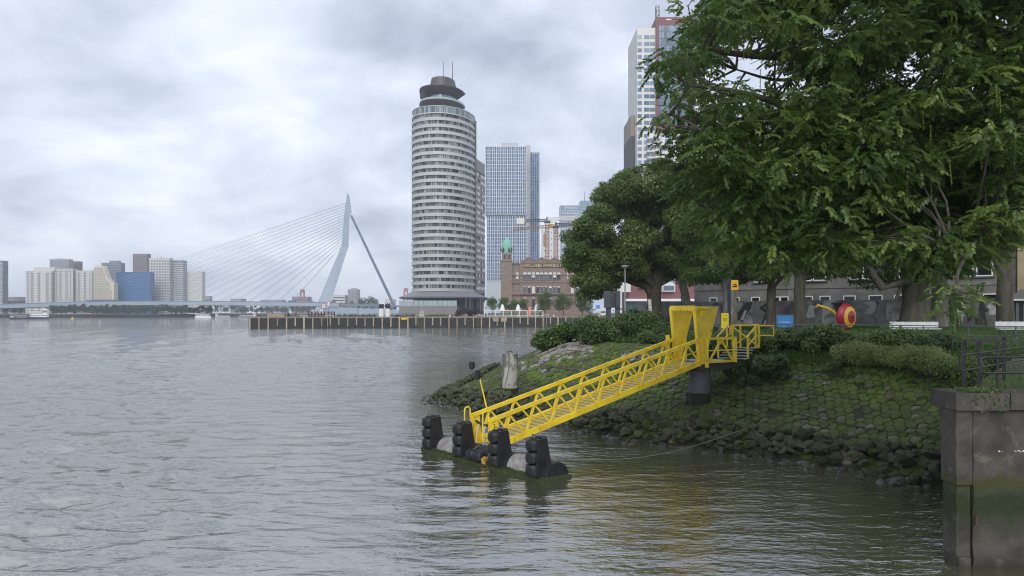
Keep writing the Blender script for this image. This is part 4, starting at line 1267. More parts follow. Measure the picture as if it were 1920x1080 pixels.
# ---------------------------------------------------------------- grey building behind the hoarding
M_render = mat('grey_render', (0.19,0.185,0.175), (0.11,0.107,0.10), scale=.35, rough=.9, bump=.1, c3=(0.26,0.255,0.245), s3=.9, lo3=.55, hi3=.72, detail=8)
M_frame = mat('white_window_frame', (0.70,0.69,0.66), rough=.5)
M_pane = mat('dark_pane', (0.012,0.015,0.019), rough=.08, rnd=.3)
M_sill = mat('stone_sill', (0.10,0.098,0.092), rough=.9)
GB = thing('grey_building', 'long grey rendered building with white-framed windows behind the hoarding', 'building', (33, 76, 3.7))
GA = HA - HNn*4.2
def g_at(s, z, o=0.0):
    return GA + HD*s + HNn*o + Vector((0,0,z))
def gs_of(px):
    t = (px-960)/F_PX
    return (t*GA.y - GA.x)/(HD.x - t*HD.y)
s0, s1 = gs_of(1302), gs_of(1906)
mb = MB(); mb.slab([g_at(s0,2.5), g_at(s1,2.5), g_at(s1,19), g_at(s0,19)], -HNn*11); part('wall', mb, M_render, GB)
mb = MB(); mb.slab([g_at(s0-.2,19.005), g_at(s1,19.005), g_at(s1,19.4), g_at(s0-.2,19.4)], -HNn*11); part('roof_edge', mb, M_sill, GB)
mb = MB(); mb.slab([g_at(s0+.01,7.55,.005), g_at(s1-.01,7.55,.005), g_at(s1-.01,7.70,.005), g_at(s0+.01,7.70,.005)], HNn*.08); part('string_course', mb, M_render, GB)
def gwin(sc_, w, zb, zt, sill=True):
    mb = MB()
    mb.slab([g_at(sc_-w/2+.1,zb+.1,.02), g_at(sc_+w/2-.1,zb+.1,.02), g_at(sc_+w/2-.1,zt-.1,.02), g_at(sc_-w/2+.1,zt-.1,.02)], HNn*.02)
    p = part('window', mb, M_pane, GB)
    for a, b_, c, d in ((-w/2,-w/2+.1,zb,zt),(w/2-.1,w/2,zb,zt)):
        mb = MB(); mb.slab([g_at(sc_+a,c,.015), g_at(sc_+b_,c,.015), g_at(sc_+b_,d,.015), g_at(sc_+a,d,.015)], HNn*.07); part('frame', mb, M_frame, p)
    for c, d in ((zb,zb+.1),(zt-.1,zt)):
        mb = MB(); mb.slab([g_at(sc_-w/2+.101,c,.015), g_at(sc_+w/2-.101,c,.015), g_at(sc_+w/2-.101,d,.015), g_at(sc_-w/2+.101,d,.015)], HNn*.068); part('frame', mb, M_frame, p)
    if sill:
        mb = MB(); mb.slab([g_at(sc_-w/2-.15,zb-.14,.01), g_at(sc_+w/2+.15,zb-.14,.01), g_at(sc_+w/2+.15,zb-.01,.01), g_at(sc_-w/2-.15,zb-.01,.01)], HNn*.16); part('sill', mb, M_sill, p)
for px in (1423,1537,1606,1700,1809.5,1846):
    gwin(gs_of(px), 1.30 if px > 1500 else 1.2, 8.35, 11.0)
for px in (1512,1630,1668,1765):
    gwin(gs_of(px), 1.15, 8.35, 11.0)
for k in range(9):
    gwin(s0+2+k*3.7, 1.3, 13.0, 15.4)
for px, w in ((1338,.95),(1380,.9),(1417,1.0),(1455,.9),(1471,.9),(1510,1.6),(1547,1.1),(1593,1.2),(1642,1.3),(1690,1.3),(1735,1.2),(1780,1.2),(1859,1.3)):
    gwin(gs_of(px), w, 4.9, 6.75, False)
M_cream = mat('cream_brick', (0.36,0.31,0.20), (0.28,0.24,0.15), scale=1.2, rough=.9, bump=.3, bscale=20)
CB = thing('cream_building', 'cream brick building with a small porch at the right edge', 'building', (48, 64, 3.7))
e0 = gs_of(1907)
mb = MB(); mb.slab([g_at(e0+.05,2.5,.3), g_at(e0+9,2.5,.3), g_at(e0+9,17,.3), g_at(e0+.05,17,.3)], -HNn*9); part('wall', mb, M_cream, CB)
h0 = s_of(1884)
def h_at(s, z, o=0.0): return HA + HD*s + HNn*o + Vector((0,0,z))
mb = MB(); mb.slab([h_at(h0,3.5,.0), h_at(h0+6,3.5,.0), h_at(h0+6,6.0,.0), h_at(h0,6.0,.0)], -HNn*2); part('porch', mb, M_black, CB)
mb = MB(); mb.slab([h_at(h0-.15,6.005,.25), h_at(h0+6,6.005,.25), h_at(h0+6,6.16,.25), h_at(h0-.15,6.16,.25)], -HNn*2.4); part('porch_fascia', mb, M_white, CB)
mb = MB(); mb.slab([h_at(h0+.2,6.165,.0), h_at(h0+6,6.165,.0), h_at(h0+6,7.0,-1.2), h_at(h0+1.0,7.0,-1.2)], -HNn*.3); part('porch_roof', mb, M_sill, CB)
for k in range(6):
    mb = MB(); mb.slab([h_at(h0+.3+k*.5,3.6,.01), h_at(h0+.5+k*.5,3.6,.01), h_at(h0+.5+k*.5,5.8,.01), h_at(h0+.3+k*.5,5.8,.01)], HNn*.03); part('porch_panel', mb, M_fence, CB)
# ================================================================ across the water
# ---------------------------------------------------------------- quay wall of the opposite pier
M_sheet = mat('dark_sheet_piling', (0.014,0.014,0.016), (0.032,0.030,0.029), scale=1.2, rough=.85, bump=.4, bscale=3, c3=(0.02,0.024,0.016), s3=.4, lo3=.45, hi3=.6)
M_qcope = mat('quay_coping', (0.22,0.21,0.17), (0.15,0.15,0.11), scale=1, rough=.9)
M_timber = mat('pale_fender_timber', (0.36,0.29,0.22), (0.22,0.18,0.14), scale=1.5, rough=.9, rnd=.3)
QD = (QB-QA).normalized(); QNn = Vector((QD.y, -QD.x, 0))
QK = thing('pier_quay', 'dark quay wall of the opposite pier with pale timber fender piles', 'quay wall', (-20, 243, 0))
mb = MB(); mb.slab([QA+Vector((0,0,-3)), QB+Vector((0,0,-3)), QB+Vector((0,0,QZ-.35)), QA+Vector((0,0,QZ-.35))], -QNn*.9); part('wall', mb, M_sheet, QK)
mb = MB(); mb.slab([QA+Vector((0,0,QZ-.34))-QD*.2+QNn*.12, QB+Vector((0,0,QZ-.34))+QNn*.12, QB+Vector((0,0,QZ+.12))+QNn*.12, QA+Vector((0,0,QZ+.12))-QD*.2+QNn*.12], -QNn*1.3); part('coping', mb, M_qcope, QK)
_q = QA + Vector((0,0,0))
mb = MB(); mb.slab([_q+Vector((0,0,-3))+QNn*-.9, _q+Vector((1.5,21,-3)), _q+Vector((1.5,21,QZ-.3)), _q+QNn*-.9+Vector((0,0,QZ-.3))], (.8,-.1,0)); part('end_wall', mb, M_sheet, QK)
k, s = 0, .4
while s < 190:
    p = QA + QD*s
    h0 = -.5 if random.random() < .4 else random.uniform(.3, 1.2)
    mb = MB(); mb.obox(p + QNn*.20 + Vector((0,0,(h0+QZ+.05)/2)), QD*random.uniform(.15,.24), QNn*.19, Vector((0,0,(QZ+.05-h0)/2))); part('fender_pile', mb, M_timber, QK)
    s += 2.75 + random.uniform(-.12,.12)
for s in (24.5, 53.6, 74.0, 97.5):
    for d in (-.5, .5):
        p = QA + QD*(s+d)
        mb = MB(); mb.beam(p + QNn*.25 + Vector((0,0,.3)), p + QNn*.25 + Vector((0,0,QZ+.75)), .12, .12); part('ladder_rail', mb, M_timber, QK)
    mb = MB(); a = QA + QD*s + QNn*.1 + Vector((0,0,QZ+.12)); mb.tube([a - QD*1.4, a - QD*.9 + Vector((0,0,.5)), a + QD*.9 + Vector((0,0,.5)), a + QD*1.4], .09, 5); part('ladder_hoop', mb, M_white, QK)
for s in (12, 31, 46, 64, 88, 101, 118, 130):
    p = QA + QD*s - QNn*1.0 + Vector((0,0,QZ+.1))
    mb = MB(); mb.lathe([(.35,0),(.28,.25),(.42,.45),(.30,.55)], p, 8); part('bollard', mb, M_white if s > 60 else M_black, QK)
for s in (78.6, 81.5):
    p = QA + QD*s + QNn*.28
    mb = MB(); mb.slab([p+Vector((0,0,1.9)), p+QD*2.1+Vector((0,0,1.9)), p+QD*2.1+Vector((0,0,3.3)), p+Vector((0,0,3.3))], QNn*.12); part('timber_panel', mb, M_timber, QK)
p = P(748, 597, 240) ; p = QA + QD*((748-465)/ (1000-465)*91.5) + QNn*.35
mb = MB(); mb.slab([p-QD*.9+Vector((0,0,2.7)), p+QD*.9+Vector((0,0,2.7)), p+QD*.9+Vector((0,0,3.25)), p-QD*.9+Vector((0,0,3.25))], QNn*.05)
part('quay_sign', mb, M_sign_y, loc=p, label='small yellow plate fixed to the dark quay wall', cat='sign')

# ---------------------------------------------------------------- round office tower at the pier's tip
M_spandrel = mat('pale_metal_band', (0.45,0.47,0.46), (0.40,0.42,0.415), scale=.2, rough=.45, rnd=.06)
M_lip = mat('grey_band_lip', (0.36,0.37,0.38), rough=.5)
M_wpane = mat('office_pane', (0.20,0.235,0.23), (0.085,0.105,0.11), scale=.35, rough=.15, rnd=.95, spec=.3)
M_crown = mat('dark_crown_metal', (0.055,0.05,0.052), (0.08,0.073,0.073), scale=.4, rough=.5)
M_soffit = mat('dark_soffit', (0.05,0.052,0.058), rough=.6)
_plan = [(772,373),(773.5,368.5),(779,364.5),(790,361.3),(806,359.5),(823,359),(840,360.3),(856,363),(870,367),(881,372.3),(887.5,377),(891,381.5)]
PL = [Vector((PX(a, d), d, 0)) for a, d in _plan]
def catmull(pts, n):
    out = []
    for i in range(len(pts)-1):
        p0, p1, p2, p3 = pts[max(i-1,0)], pts[i], pts[i+1], pts[min(i+2,len(pts)-1)]
        for k in range(n):
            t = k/n
            out.append(.5*((2*p1)+(p2-p0)*t+(2*p0-5*p1+4*p2-p3)*t*t+(3*p1-p0-3*p2+p3)*t**3))
    out.append(pts[-1]); return out
FRONT = catmull(PL, 4)
BACK = [Vector((PX(893,405),405,0)), Vector((PX(800,408),408,0)), Vector((PX(775,392),392,0))]
PLAN = FRONT + BACK
CEN = Vector((-34.5, 374, 0))
def plan_ring(scale, z, shift=(0,0,0)):
    return [CEN + (p-CEN)*scale + Vector((0,0,z)) + Vector(shift) for p in PLAN]
WT = thing('office_tower', 'tall rounded office tower banded in pale metal and glass with a dark crown', 'skyscraper', (CEN.x, CEN.y, QZ))
ZB, ZT, NF = 15.6, 104.5, 26
FH = (ZT-ZB)/NF
mb = MB(); mb.loft([plan_ring(.955, 4.0), plan_ring(.955, ZT+3.2)]); part('core', mb, M_soffit, WT)
def pane_ring(mb, scale, z0, z1, step=2, gap=.12):
    pts = [CEN + (p-CEN)*scale for p in FRONT]
    for i in range(0, len(pts)-1, step):
        a, b = pts[i], pts[min(i+step, len(pts)-1)]
        d = (b-a).normalized()*gap
        mb.quad(a+d+Vector((0,0,z0)), b-d+Vector((0,0,z0)), b-d+Vector((0,0,z1)), a+d+Vector((0,0,z1)))
for k in range(NF):
    z = ZB + k*FH
    mb = MB(); mb.loft([plan_ring(1.0, z), plan_ring(1.004, z+FH*.44)]); part('spandrel_band', mb, M_spandrel, WT)
    mb = MB(); mb.loft([plan_ring(1.008, z+FH*.442), plan_ring(1.008, z+FH*.485)]); part('band_lip', mb, M_lip, WT)
    mb = MB(); pane_ring(mb, .972, z+FH*.50, z+FH*1.0, step=1, gap=.16); part('window_band', mb, M_wpane, WT, kind='stuff')
mb = MB(); mb.loft([plan_ring(1.0, ZT), plan_ring(1.0, ZT+.5)]); part('spandrel_band', mb, M_spandrel, WT)
mb = MB(); pane_ring(mb, .985, ZT+.55, ZT+3.6, 1, .1); part('roof_glass', mb, mat('roof_glass', (0.20,0.25,0.27), rough=.1, rnd=.5), WT, kind='stuff')
mb = MB(); mb.loft([plan_ring(.995, ZT+3.62), plan_ring(.995, ZT+3.95)]); part('roof_edge', mb, M_lip, WT)
# dark edge fin at the right corner
a = FRONT[-1]
mb = MB(); mb.obox(a + Vector((.3,.2,(ZT+ZB)/2)), Vector((.35,0,0)), Vector((0,.5,0)), Vector((0,0,(ZT+3.8-ZB)/2))); part('corner_fin', mb, M_crown, WT)
# crown: drum, two visors, glazed deck
def crown_ring(s, z):
    c2 = CEN + Vector((-.8, -1.5, 0))
    return [c2 + (p-CEN)*s + Vector((0,0,z)) for p in FRONT + [BACK[2]]]
zt = ZT+3.9
mb = MB(); mb.loft([crown_ring(.44, zt), crown_ring(.44, zt+3)]); part('crown_neck', mb, M_crown, WT)
mb = MB(); mb.loft([crown_ring(.46, zt+.8), crown_ring(.72, zt+3.9), crown_ring(.72, zt+4.2), crown_ring(.5, zt+4.3)]); part('lower_visor', mb, M_crown, WT)
mb = MB(); mb.loft([crown_ring(.70, zt+4.21), crown_ring(.705, zt+5.2)], cap=False); part('deck_balustrade', mb, mat('balustrade_glass', (0.35,0.42,0.43), rough=.1), WT)
mb = MB()
pts = [q for q in crown_ring(.44, 0)]
for i in range(0, len(FRONT)-2, 3):
    d = (pts[i+3]-pts[i]).normalized()*.1 if i+3 < len(pts) else Vector()
    j = min(i+3, len(FRONT)-1)
    mb.quad(pts[i]+d+Vector((0,0,zt+4.2)), pts[j]-d+Vector((0,0,zt+4.2)), pts[j]-d+Vector((0,0,zt+8.8)), pts[i]+d+Vector((0,0,zt+8.8)))
part('deck_glass', mb, mat('deck_glass', (0.16,0.22,0.26), rough=.08, rnd=.6), WT, kind='stuff')
mb = MB(); mb.loft([crown_ring(.42, zt+4.2), crown_ring(.42, zt+8.8)]); part('deck_core', mb, M_soffit, WT)
mb = MB(); mb.loft([crown_ring(.46, zt+7.6), crown_ring(.72, zt+11.0), crown_ring(.72, zt+11.4), crown_ring(.5, zt+11.9)]); part('upper_visor', mb, M_crown, WT)
mb = MB(); mb.loft([crown_ring(.44, zt+11.7), crown_ring(.37, zt+17.0), crown_ring(.35, zt+17.2)]); part('roof_drum', mb, M_crown, WT)
for px, y0 in ((831,115),(848.5,117)):
    b = P(px, 150, 368); mb = MB(); mb.tube([(b.x,b.y,zt+14), (b.x,b.y,PZ(y0,368))], [.22,.14], 6); part('antenna', mb, M_crown, WT)
# lower rear wing
mb = MB(); wv = [Vector((PX(892.5,386),386,0)), Vector((PX(909,402),402,0)), Vector((PX(905,425),425,0)), Vector((PX(880,420),420,0))]
zw = PZ(297,386)
mb.prism([(v.x, v.y) for v in wv], 4, zw-6); part('rear_wing', mb, M_soffit, WT)
M_wingmetal = mat('rear_wing_metal', (0.24,0.235,0.235), rough=.6)
mb = MB(); mb.prism([(v.x, v.y) for v in wv], zw-5.99, zw); part('rear_parapet', mb, M_wingmetal, WT)
wc = sum(wv, Vector())/4
nfl = int((zw-6-ZB)/FH)
for k in range(nfl):
    z = ZB + k*FH
    rr = [[wc + (v-wc)*1.03 + Vector((0,0,q)) for v in wv] for q in (z, z+FH*.5)]
    mb = MB(); mb.loft(rr); part('rear_band', mb, M_wingmetal, WT)
    mb = MB(); a, b = wc+(wv[0]-wc)*1.012, wc+(wv[1]-wc)*1.012
    for t in np.linspace(0, 1, 7)[:-1]:
        if random.random() < .75: mb.quad(a.lerp(b,t+.01)+Vector((0,0,z+FH*.52)), a.lerp(b,t+.15)+Vector((0,0,z+FH*.52)), a.lerp(b,t+.15)+Vector((0,0,z+FH*.98)), a.lerp(b,t+.01)+Vector((0,0,z+FH*.98)))
    part('rear_blind', mb, M_white, WT, kind='stuff')
# canopy and plinth
mb = MB(); mb.loft([plan_ring(.94, 4.0), plan_ring(.94, ZB-.05)]); part('lobby_glass', mb, mat('lobby_glass', (0.018,0.03,0.042), (0.05,0.075,0.09), scale=.12, rough=.1), WT)
M_roofz = mat('zinc_canopy', (0.20,0.205,0.225), (0.16,0.165,0.18), scale=.4, rough=.5, stretch=(4,1,1))
def can_ring(s, z):
    return [CEN + Vector(((p-CEN).x*s*1.08+.4, (p-CEN).y*s, z)) for p in PLAN]
mb = MB(); mb.loft([can_ring(1.28, 12.2), can_ring(1.30, 12.9), can_ring(.96, 15.5)]); part('canopy', mb, M_roofz, WT)
M_plinth = mat('grey_plinth', (0.22,0.215,0.22), (0.19,0.185,0.19), scale=.5, rough=.8, stretch=(.3,.3,6))
x0, x1 = PX(749,352), PX(857,352)
mb = MB(); mb.box(x0, x1, 351, 372, QZ-.3, PZ(573.5,351)); part('plinth', mb, M_plinth, WT)
M_bgl = mat('terrace_glass', (0.33,0.40,0.43), (0.28,0.34,0.37), scale=.3, rough=.12)
for k in range(12):
    a, b = x0+(x1-x0)*k/12+.06, x0+(x1-x0)*(k+1)/12-.06
    mb = MB(); mb.box(a, b, 351.1, 351.25, PZ(573.5,351)+.01, PZ(563.5,351)); part('glass_panel', mb, M_bgl, WT)
for px in (874,881.5,901,905.5):
    x = PX(px,362); mb = MB(); mb.beam((x,362,QZ), (x,362,12.4), .6, .6); part('column', mb, M_crown, WT)

# ---------------------------------------------------------------- generic towers with gridded fronts
def tower(name, label, cat, px0, px1, pyt, D, depth, wall, pane, nx, nz, fw=.6, fh=.55, z0=None, pybot=None, group=None, side=None, roof=None, cols=None):
    """box tower seen square on; panes are shallow boxes set into a grid over the front (and the side that shows)"""
    if px1 < 400: depth = min(depth, 10); px1 -= 3
    x0, x1, zt = PX(px0,D), PX(px1,D), PZ(pyt,D)
    zb = 3.0 if z0 is None else z0
    T = thing(name, label, cat, ((x0+x1)/2, D+depth/2, zb), group)
    mb = MB(); mb.box(x0, x1, D, D+depth, zb, zt); part('wall', mb, wall, T)
    if nx and nz:
        mb = MB(); cw, chh = (x1-x0)/nx, (zt-zb-1.5)/nz
        for i in range(nx):
            if cols is not None and i not in cols: continue
            for k in range(nz):
                cx, cz = x0+cw*(i+.5), zb+chh*(k+.5)
                mb.quad((cx-cw*fw/2, D-.12, cz-chh*fh/2), (cx+cw*fw/2, D-.12, cz-chh*fh/2), (cx+cw*fw/2, D-.12, cz+chh*fh/2), (cx-cw*fw/2, D-.12, cz+chh*fh/2))
        part('window_grid', mb, pane, T, kind='stuff')
    if side is None and px1 < 600 and nx > 1: side = (5, 1)
    if side:
        n_s, sx = side
        xs = x1+.12 if sx > 0 else x0-.12
        mb = MB(); cw, chh = depth/n_s, (zt-zb-1.5)/max(nz,1)
        for i in range(n_s):
            for k in range(nz):
                cy, cz = D+cw*(i+.5), zb+chh*(k+.5)
                mb.quad((xs, cy-cw*fw/2, cz-chh*fh/2), (xs, cy+cw*fw/2, cz-chh*fh/2), (xs, cy+cw*fw/2, cz+chh*fh/2), (xs, cy-cw*fw/2, cz+chh*fh/2))
        part('side_window_grid', mb, pane, T, kind='stuff')
    mb = MB(); mb.box(x0-.25, x1+.25, D-.25, D+depth, zt+.005, zt+.9); part('parapet', mb, wall, T)
    if roof:
        for (a, b, pt) in roof:
            mb = MB(); mb.box(PX(a,D), PX(b,D), D+depth*.25, D+depth*.8, zt+.91, PZ(pt,D)); part('roof_housing', mb, wall, T)
    return T, x0, x1, zb, zt
M_g_dark = mat('glass_dark', (0.07,0.09,0.12), rough=.15, rnd=.5)
M_g_blue = mat('glass_blue', (0.09,0.15,0.29), (0.06,0.105,0.21), scale=.08, rough=.15, rnd=.35)
M_g_grey = mat('glass_grey', (0.10,0.125,0.15), rough=.15, rnd=.5)
M_alu = mat('aluminium_mullion', (0.50,0.55,0.60), rough=.45)
M_alu2 = mat('aluminium_panel', (0.40,0.42,0.45), (0.36,0.38,0.41), scale=.1, rough=.5)

# twin glass high-rise with a shifted waist
DR = 622
VT = thing('glass_highrise', 'blue glass high-rise of shifted stacked blocks with a fine mullion grid', 'skyscraper', (PX(955,DR), DR+15, 3.5))
def curtain(px0, px1, y0, y1, D, nx, nz, dep, tag):
    x0, x1, z0, z1 = PX(px0,D), PX(px1,D), PZ(y1,D), PZ(y0,D)
    mb = MB(); mb.box(x0, x1, D, D+dep, z0, z1); part('block', mb, M_alu2, VT)
    mb = MB()
    for i in range(nx):
        for k in range(nz):
            a, b = x0+(x1-x0)*i/nx, x0+(x1-x0)*(i+1)/nx; c, d = z0+(z1-z0)*k/nz, z0+(z1-z0)*(k+1)/nz
            mb.quad((a,D-.1,c),(b,D-.1,c),(b,D-.1,d),(a,D-.1,d))
    part('curtain_glass', mb, M_g_blue, VT, kind='stuff')
    mb = MB()
    for i in range(nx+1):
        x = x0+(x1-x0)*i/nx; w = .18 if i % 2 else .34
        mb.box(x-w, x+w, D-.7, D-.11, z0, z1)
    for k in range(nz+1):
        z = z0+(z1-z0)*k/nz; mb.box(x0, x1, D-.45, D-.115, z-.20, z+.20)
    part('mullion_grid', mb, M_alu, VT, kind='stuff')
curtain(910, 986.5, 275, 402.2, DR, 22, 19, 32, 'a')
curtain(913, 988, 404.6, 526, DR+1.5, 22, 18, 30, 'b')
mb = MB(); mb.box(PX(912,DR), PX(987.5,DR), DR+2, DR+30, PZ(404.6,DR)+.01, PZ(402.2,DR)-.01); part('waist', mb, M_soffit, VT)
x0, x1 = PX(912.5,DR), PX(987,DR)
mb = MB(); mb.box(x0, x1, DR+2, DR+30, 3.3, PZ(526,DR)-.01); part('base_block', mb, M_alu2, VT)
mb = MB()
for i in range(41):
    x = x0+(x1-x0)*i/40; mb.box(x-.28, x+.28, DR+1.4, DR+1.99, 3.3, PZ(527,DR))
part('base_fin', mb, M_alu, VT, kind='stuff')
mb = MB(); mb.box(PX(940,DR), PX(972,DR), DR+6, DR+24, PZ(275,DR)+.01, PZ(265,DR)); part('roof_housing', mb, M_alu2, VT)
mb = MB()
for i in range(23):
    x = PX(910,DR)+(PX(986,DR)-PX(910,DR))*i/22; mb.box(x-.12, x+.12, DR+.3, DR+.55, PZ(275,DR)+.01, PZ(270.5,DR))
part('roof_rail', mb, M_alu, VT, kind='stuff')
# pale right edge and the second shaft behind it
D2 = 650
mb = MB(); mb.box(PX(985,640), PX(994.6,640), 640, 668, 3.3, PZ(272,640)); part('side_wall', mb, M_alu2, VT)
mb = MB(); mb.box(PX(994,D2), PX(1012,D2), D2, D2+30, 3.3, PZ(285,D2)); part('rear_shaft', mb, M_alu2, VT)
mb = MB()
for i in range(4):
    for k in range(44):
        a, b = PX(994.5+4*i,D2), PX(997.8+4*i,D2); z0, z1 = PZ(560,D2), PZ(288,D2); c = z0+(z1-z0)*k/44
        mb.quad((a,D2-.12,c+.25),(b,D2-.12,c+.25),(b,D2-.12,c+(z1-z0)/44),(a,D2-.12,c+(z1-z0)/44))
part('rear_glass', mb, M_g_blue, VT, kind='stuff')

MA_, MX0, MX1, MZB, MZT = tower('banded_tower', 'distant pale blue tower with square windows left of the maple', 'skyscraper', 1051, 1087, 386, 1018, 30, mat('pale_blue_cladding', (0.36,0.42,0.50), rough=.5), M_g_grey, 8, 34, .5, .52)
D = 1018
mb = MB(); mb.box(PX(1088,D), PX(1112,D), D+1, D+31, 3, PZ(376,D)); part('glass_shaft', mb, mat('teal_glass', (0.17,0.27,0.33), (0.14,0.22,0.28), scale=.05, rough=.15), MA_)
mb = MB()
for k in range(36):
    z = PZ(376,D)-2-k*4.4
    mb.box(PX(1088,D), PX(1112,D), D+.7, D+.99, z-.25, z+.25)
part('glass_shaft_floors', mb, M_alu, MA_, kind='stuff')
mb = MB(); mb.tube([(PX(1097.5,D),D+8,PZ(376,D)), (PX(1097.5,D),D+8,PZ(357,D))], [.6,.3], 6); part('mast', mb, M_crown, MA_)
mb = MB(); mb.box(PX(1051.5,D), PX(1086.5,D), D-.30, D-.125, PZ(393.5,D), PZ(386.5,D)); part('sign_band', mb, mat('teal_band', (0.13,0.21,0.26), rough=.3), MA_)
part('lettering', text_mb('Deloitte', 5.6, (PX(1070,D), D-.34, PZ(391.2,D)), (1,0,0), (0,0,1), .02), M_white, MA_)
tower('white_slab', 'plain white slab between the cranes and the far tower', 'building', 1017, 1050, 428, 800, 25, mat('white_cladding', (0.62,0.63,0.63), rough=.6), M_g_grey, 5, 14, .2, .3)

# ---------------------------------------------------------------- brick hotel with sign and clock tower
M_brick = mat('dark_brown_brick', (0.18,0.128,0.105), (0.26,0.20,0.165), scale=.9, rough=.9, bump=.2, c3=(0.17,0.14,0.12), s3=.35, lo3=.58, hi3=.75, stretch=(1,1,2.5))
M_stone = mat('weathered_stone', (0.26,0.22,0.19), (0.18,0.15,0.13), scale=1, rough=.9)
M_copper = mat('copper_green', (0.15,0.40,0.31), (0.20,0.47,0.37), scale=.5, rough=.7)
M_blind = mat('white_blind', (0.62,0.61,0.60), rnd=.12, rough=.8)
M_hpane = mat('hotel_pane', (0.07,0.09,0.10), rough=.1, rnd=.8)
HD_ = 330
HY = thing('brick_hotel', 'dark brick hotel with a long rooftop letter sign and green domed clock tower', 'hotel', (PX(1015,HD_), HD_+8, QZ))
D = HD_
mb = MB(); mb.box(PX(939,D), PX(1105,D), D, D+22, QZ-.4, PZ(494,D)); part('wall', mb, M_brick, HY)
mb = MB(); mb.box(PX(975,D), PX(1063,D), D-.8, D-.01, PZ(552,D), PZ(491.5,D)); part('centre_bay', mb, M_brick, HY)
for y, h, a, b, pr in ((516,.35,939,1105,.35),(530,.30,939,1105,.35),(552,.5,939,1105,.45),(494,.5,939,974,.3),(494,.5,1064,1105,.3)):
    mb = MB(); z = PZ(y,D); mb.box(PX(a,D), PX(b,D), D-pr-.8, D-.812, z, z+h); part('string_course', mb, M_stone, HY)
for c, lab in ((991.5,0),(1015.5,1),(1039.5,2)):
    w = 11.5
    mb = MB(); mb.slab([(PX(c-w,D),D-.9,PZ(491.4,D)), (PX(c+w,D),D-.9,PZ(491.4,D)), (PX(c+w,D),D-.9,PZ(490,D)), (PX(c,D),D-.9,PZ(483.2,D)), (PX(c-w,D),D-.9,PZ(490,D))], (0,3,0)); part('gable', mb, M_brick, HY)
    for sx in (-1,1):
        mb = MB(); mb.beam((PX(c+sx*w,D),D-.95,PZ(489.6,D)), (PX(c,D),D-.95,PZ(482.8,D)), .5, .35); part('gable_coping', mb, M_stone, HY)
for c in (979,1003.5,1027.5,1052.5):
    mb = MB(); mb.box(PX(c-1.5,D), PX(c+1.5,D), D-1.2, D-.3, PZ(494,D), PZ(487,D)); part('pinnacle', mb, M_stone, HY)
M_signboard = mat('sign_dark', (0.02,0.025,0.03), rough=.6)
mb = MB(); mb.box(PX(981,D), PX(1063,D), D-1.15, D-1.0, PZ(501.5,D), PZ(494.5,D)); sg = part('sign_board', mb, M_signboard, HY)
_tm = text_mb('HOLLAND AMERIKA LIJN', 1.95, (PX(1021.5,D), D-1.2, PZ(501,D)), (1,0,0), (0,0,1), .03)
_xs = [v[0] for v in _tm.v]; _c0 = (min(_xs)+max(_xs))/2; _k = (PX(1062,D)-PX(982,D))/(max(_xs)-min(_xs))
_tm.v = [(PX(1022,D)+(x-_c0)*_k, y, z) for x, y, z in _tm.v]
part('lettering', _tm, mat('gold_letters', (0.70,0.52,0.22), rough=.5), sg)
_wm = {}
def hwin(px, py0, py1, wpx, blind, front):
    y = D - (.84 if front else .04)
    x0, x1, z0, z1 = PX(px-wpx/2,D), PX(px+wpx/2,D), PZ(py1,D), PZ(py0,D)
    mb = MB(); mb.box(x0, x1, y-.10, y+.02, z0, z1); w = part('window', mb, M_hpane, HY)
    mb = MB(); mb.box(x0+.05, x1-.05, y-.13, y-.105, z0+(z1-z0)*(1-blind), z1-.03); part('blind', mb, M_blind, w)
    mb = MB(); mb.box(x0-.1, x1+.1, y-.20, y-.105, z0-.22, z0-.01); part('sill', mb, M_stone, w)
for px in (984,992,1000,1008,1015.7,1023.5,1031.7,1039.7,1047.5):
    hwin(px, 511, 524.5, 6.2, random.choice((.3,.35,.7,.35)), True); hwin(px, 537, 551.5, 5.4, random.choice((.1,.2,.15,.9)), True)
for px, w in ((970,5.5),(1062.8,5.5),(1074,4),(1081,4),(942,2.6),(948,2.6),(954,2.4),(959.5,2.4)):
    hwin(px, 511, 524.5, w, random.choice((.3,.9)), px == 1062.8 and False)
for px, w in ((941.5,2.6),(951.3,3),(958,5),(1073,6),(1082,5)):
    hwin(px, 537, 551.5, w, random.choice((.2,.9)), False)
for px in (984,1000,1015,1031,1047):
    hwin(px, 558, 576, 5, .1, True)
# clock tower
x = PX(950.5,D)
mb = MB(); mb.box(PX(940,D), PX(960,D), D-1.6, D+4, QZ-.3, PZ(490,D)); part('tower_shaft', mb, M_brick, HY)
mb = MB(); mb.box(PX(939.5,D), PX(960.8,D), D-1.9, D+4.3, PZ(490,D)+.01, PZ(488,D)); part('tower_cornice', mb, M_stone, HY)
mb = MB(); mb.box(PX(941.5,D), PX(959.6,D), D-1.4, D+3.4, PZ(488,D)+.01, PZ(475,D)); tw = part('belfry', mb, M_brick, HY)
for px in (944.5,953.5):
    mb = MB(); mb.box(PX(px,D), PX(px+3.4,D), D-1.5, D-1.405, PZ(486,D), PZ(478,D)); part('belfry_opening', mb, M_signboard, tw)
zc = PZ(475,D)
mb = MB(); mb.lathe([(2.35,0),(2.5,.6),(2.55,2.0),(2.5,3.6),(2.2,4.9),(1.6,5.8),(.95,6.3),(.85,6.6),(.55,7.1),(.2,7.5),(.08,8.6)], (x, D+1, zc), 20); part('dome', mb, M_copper, HY, smooth=True)
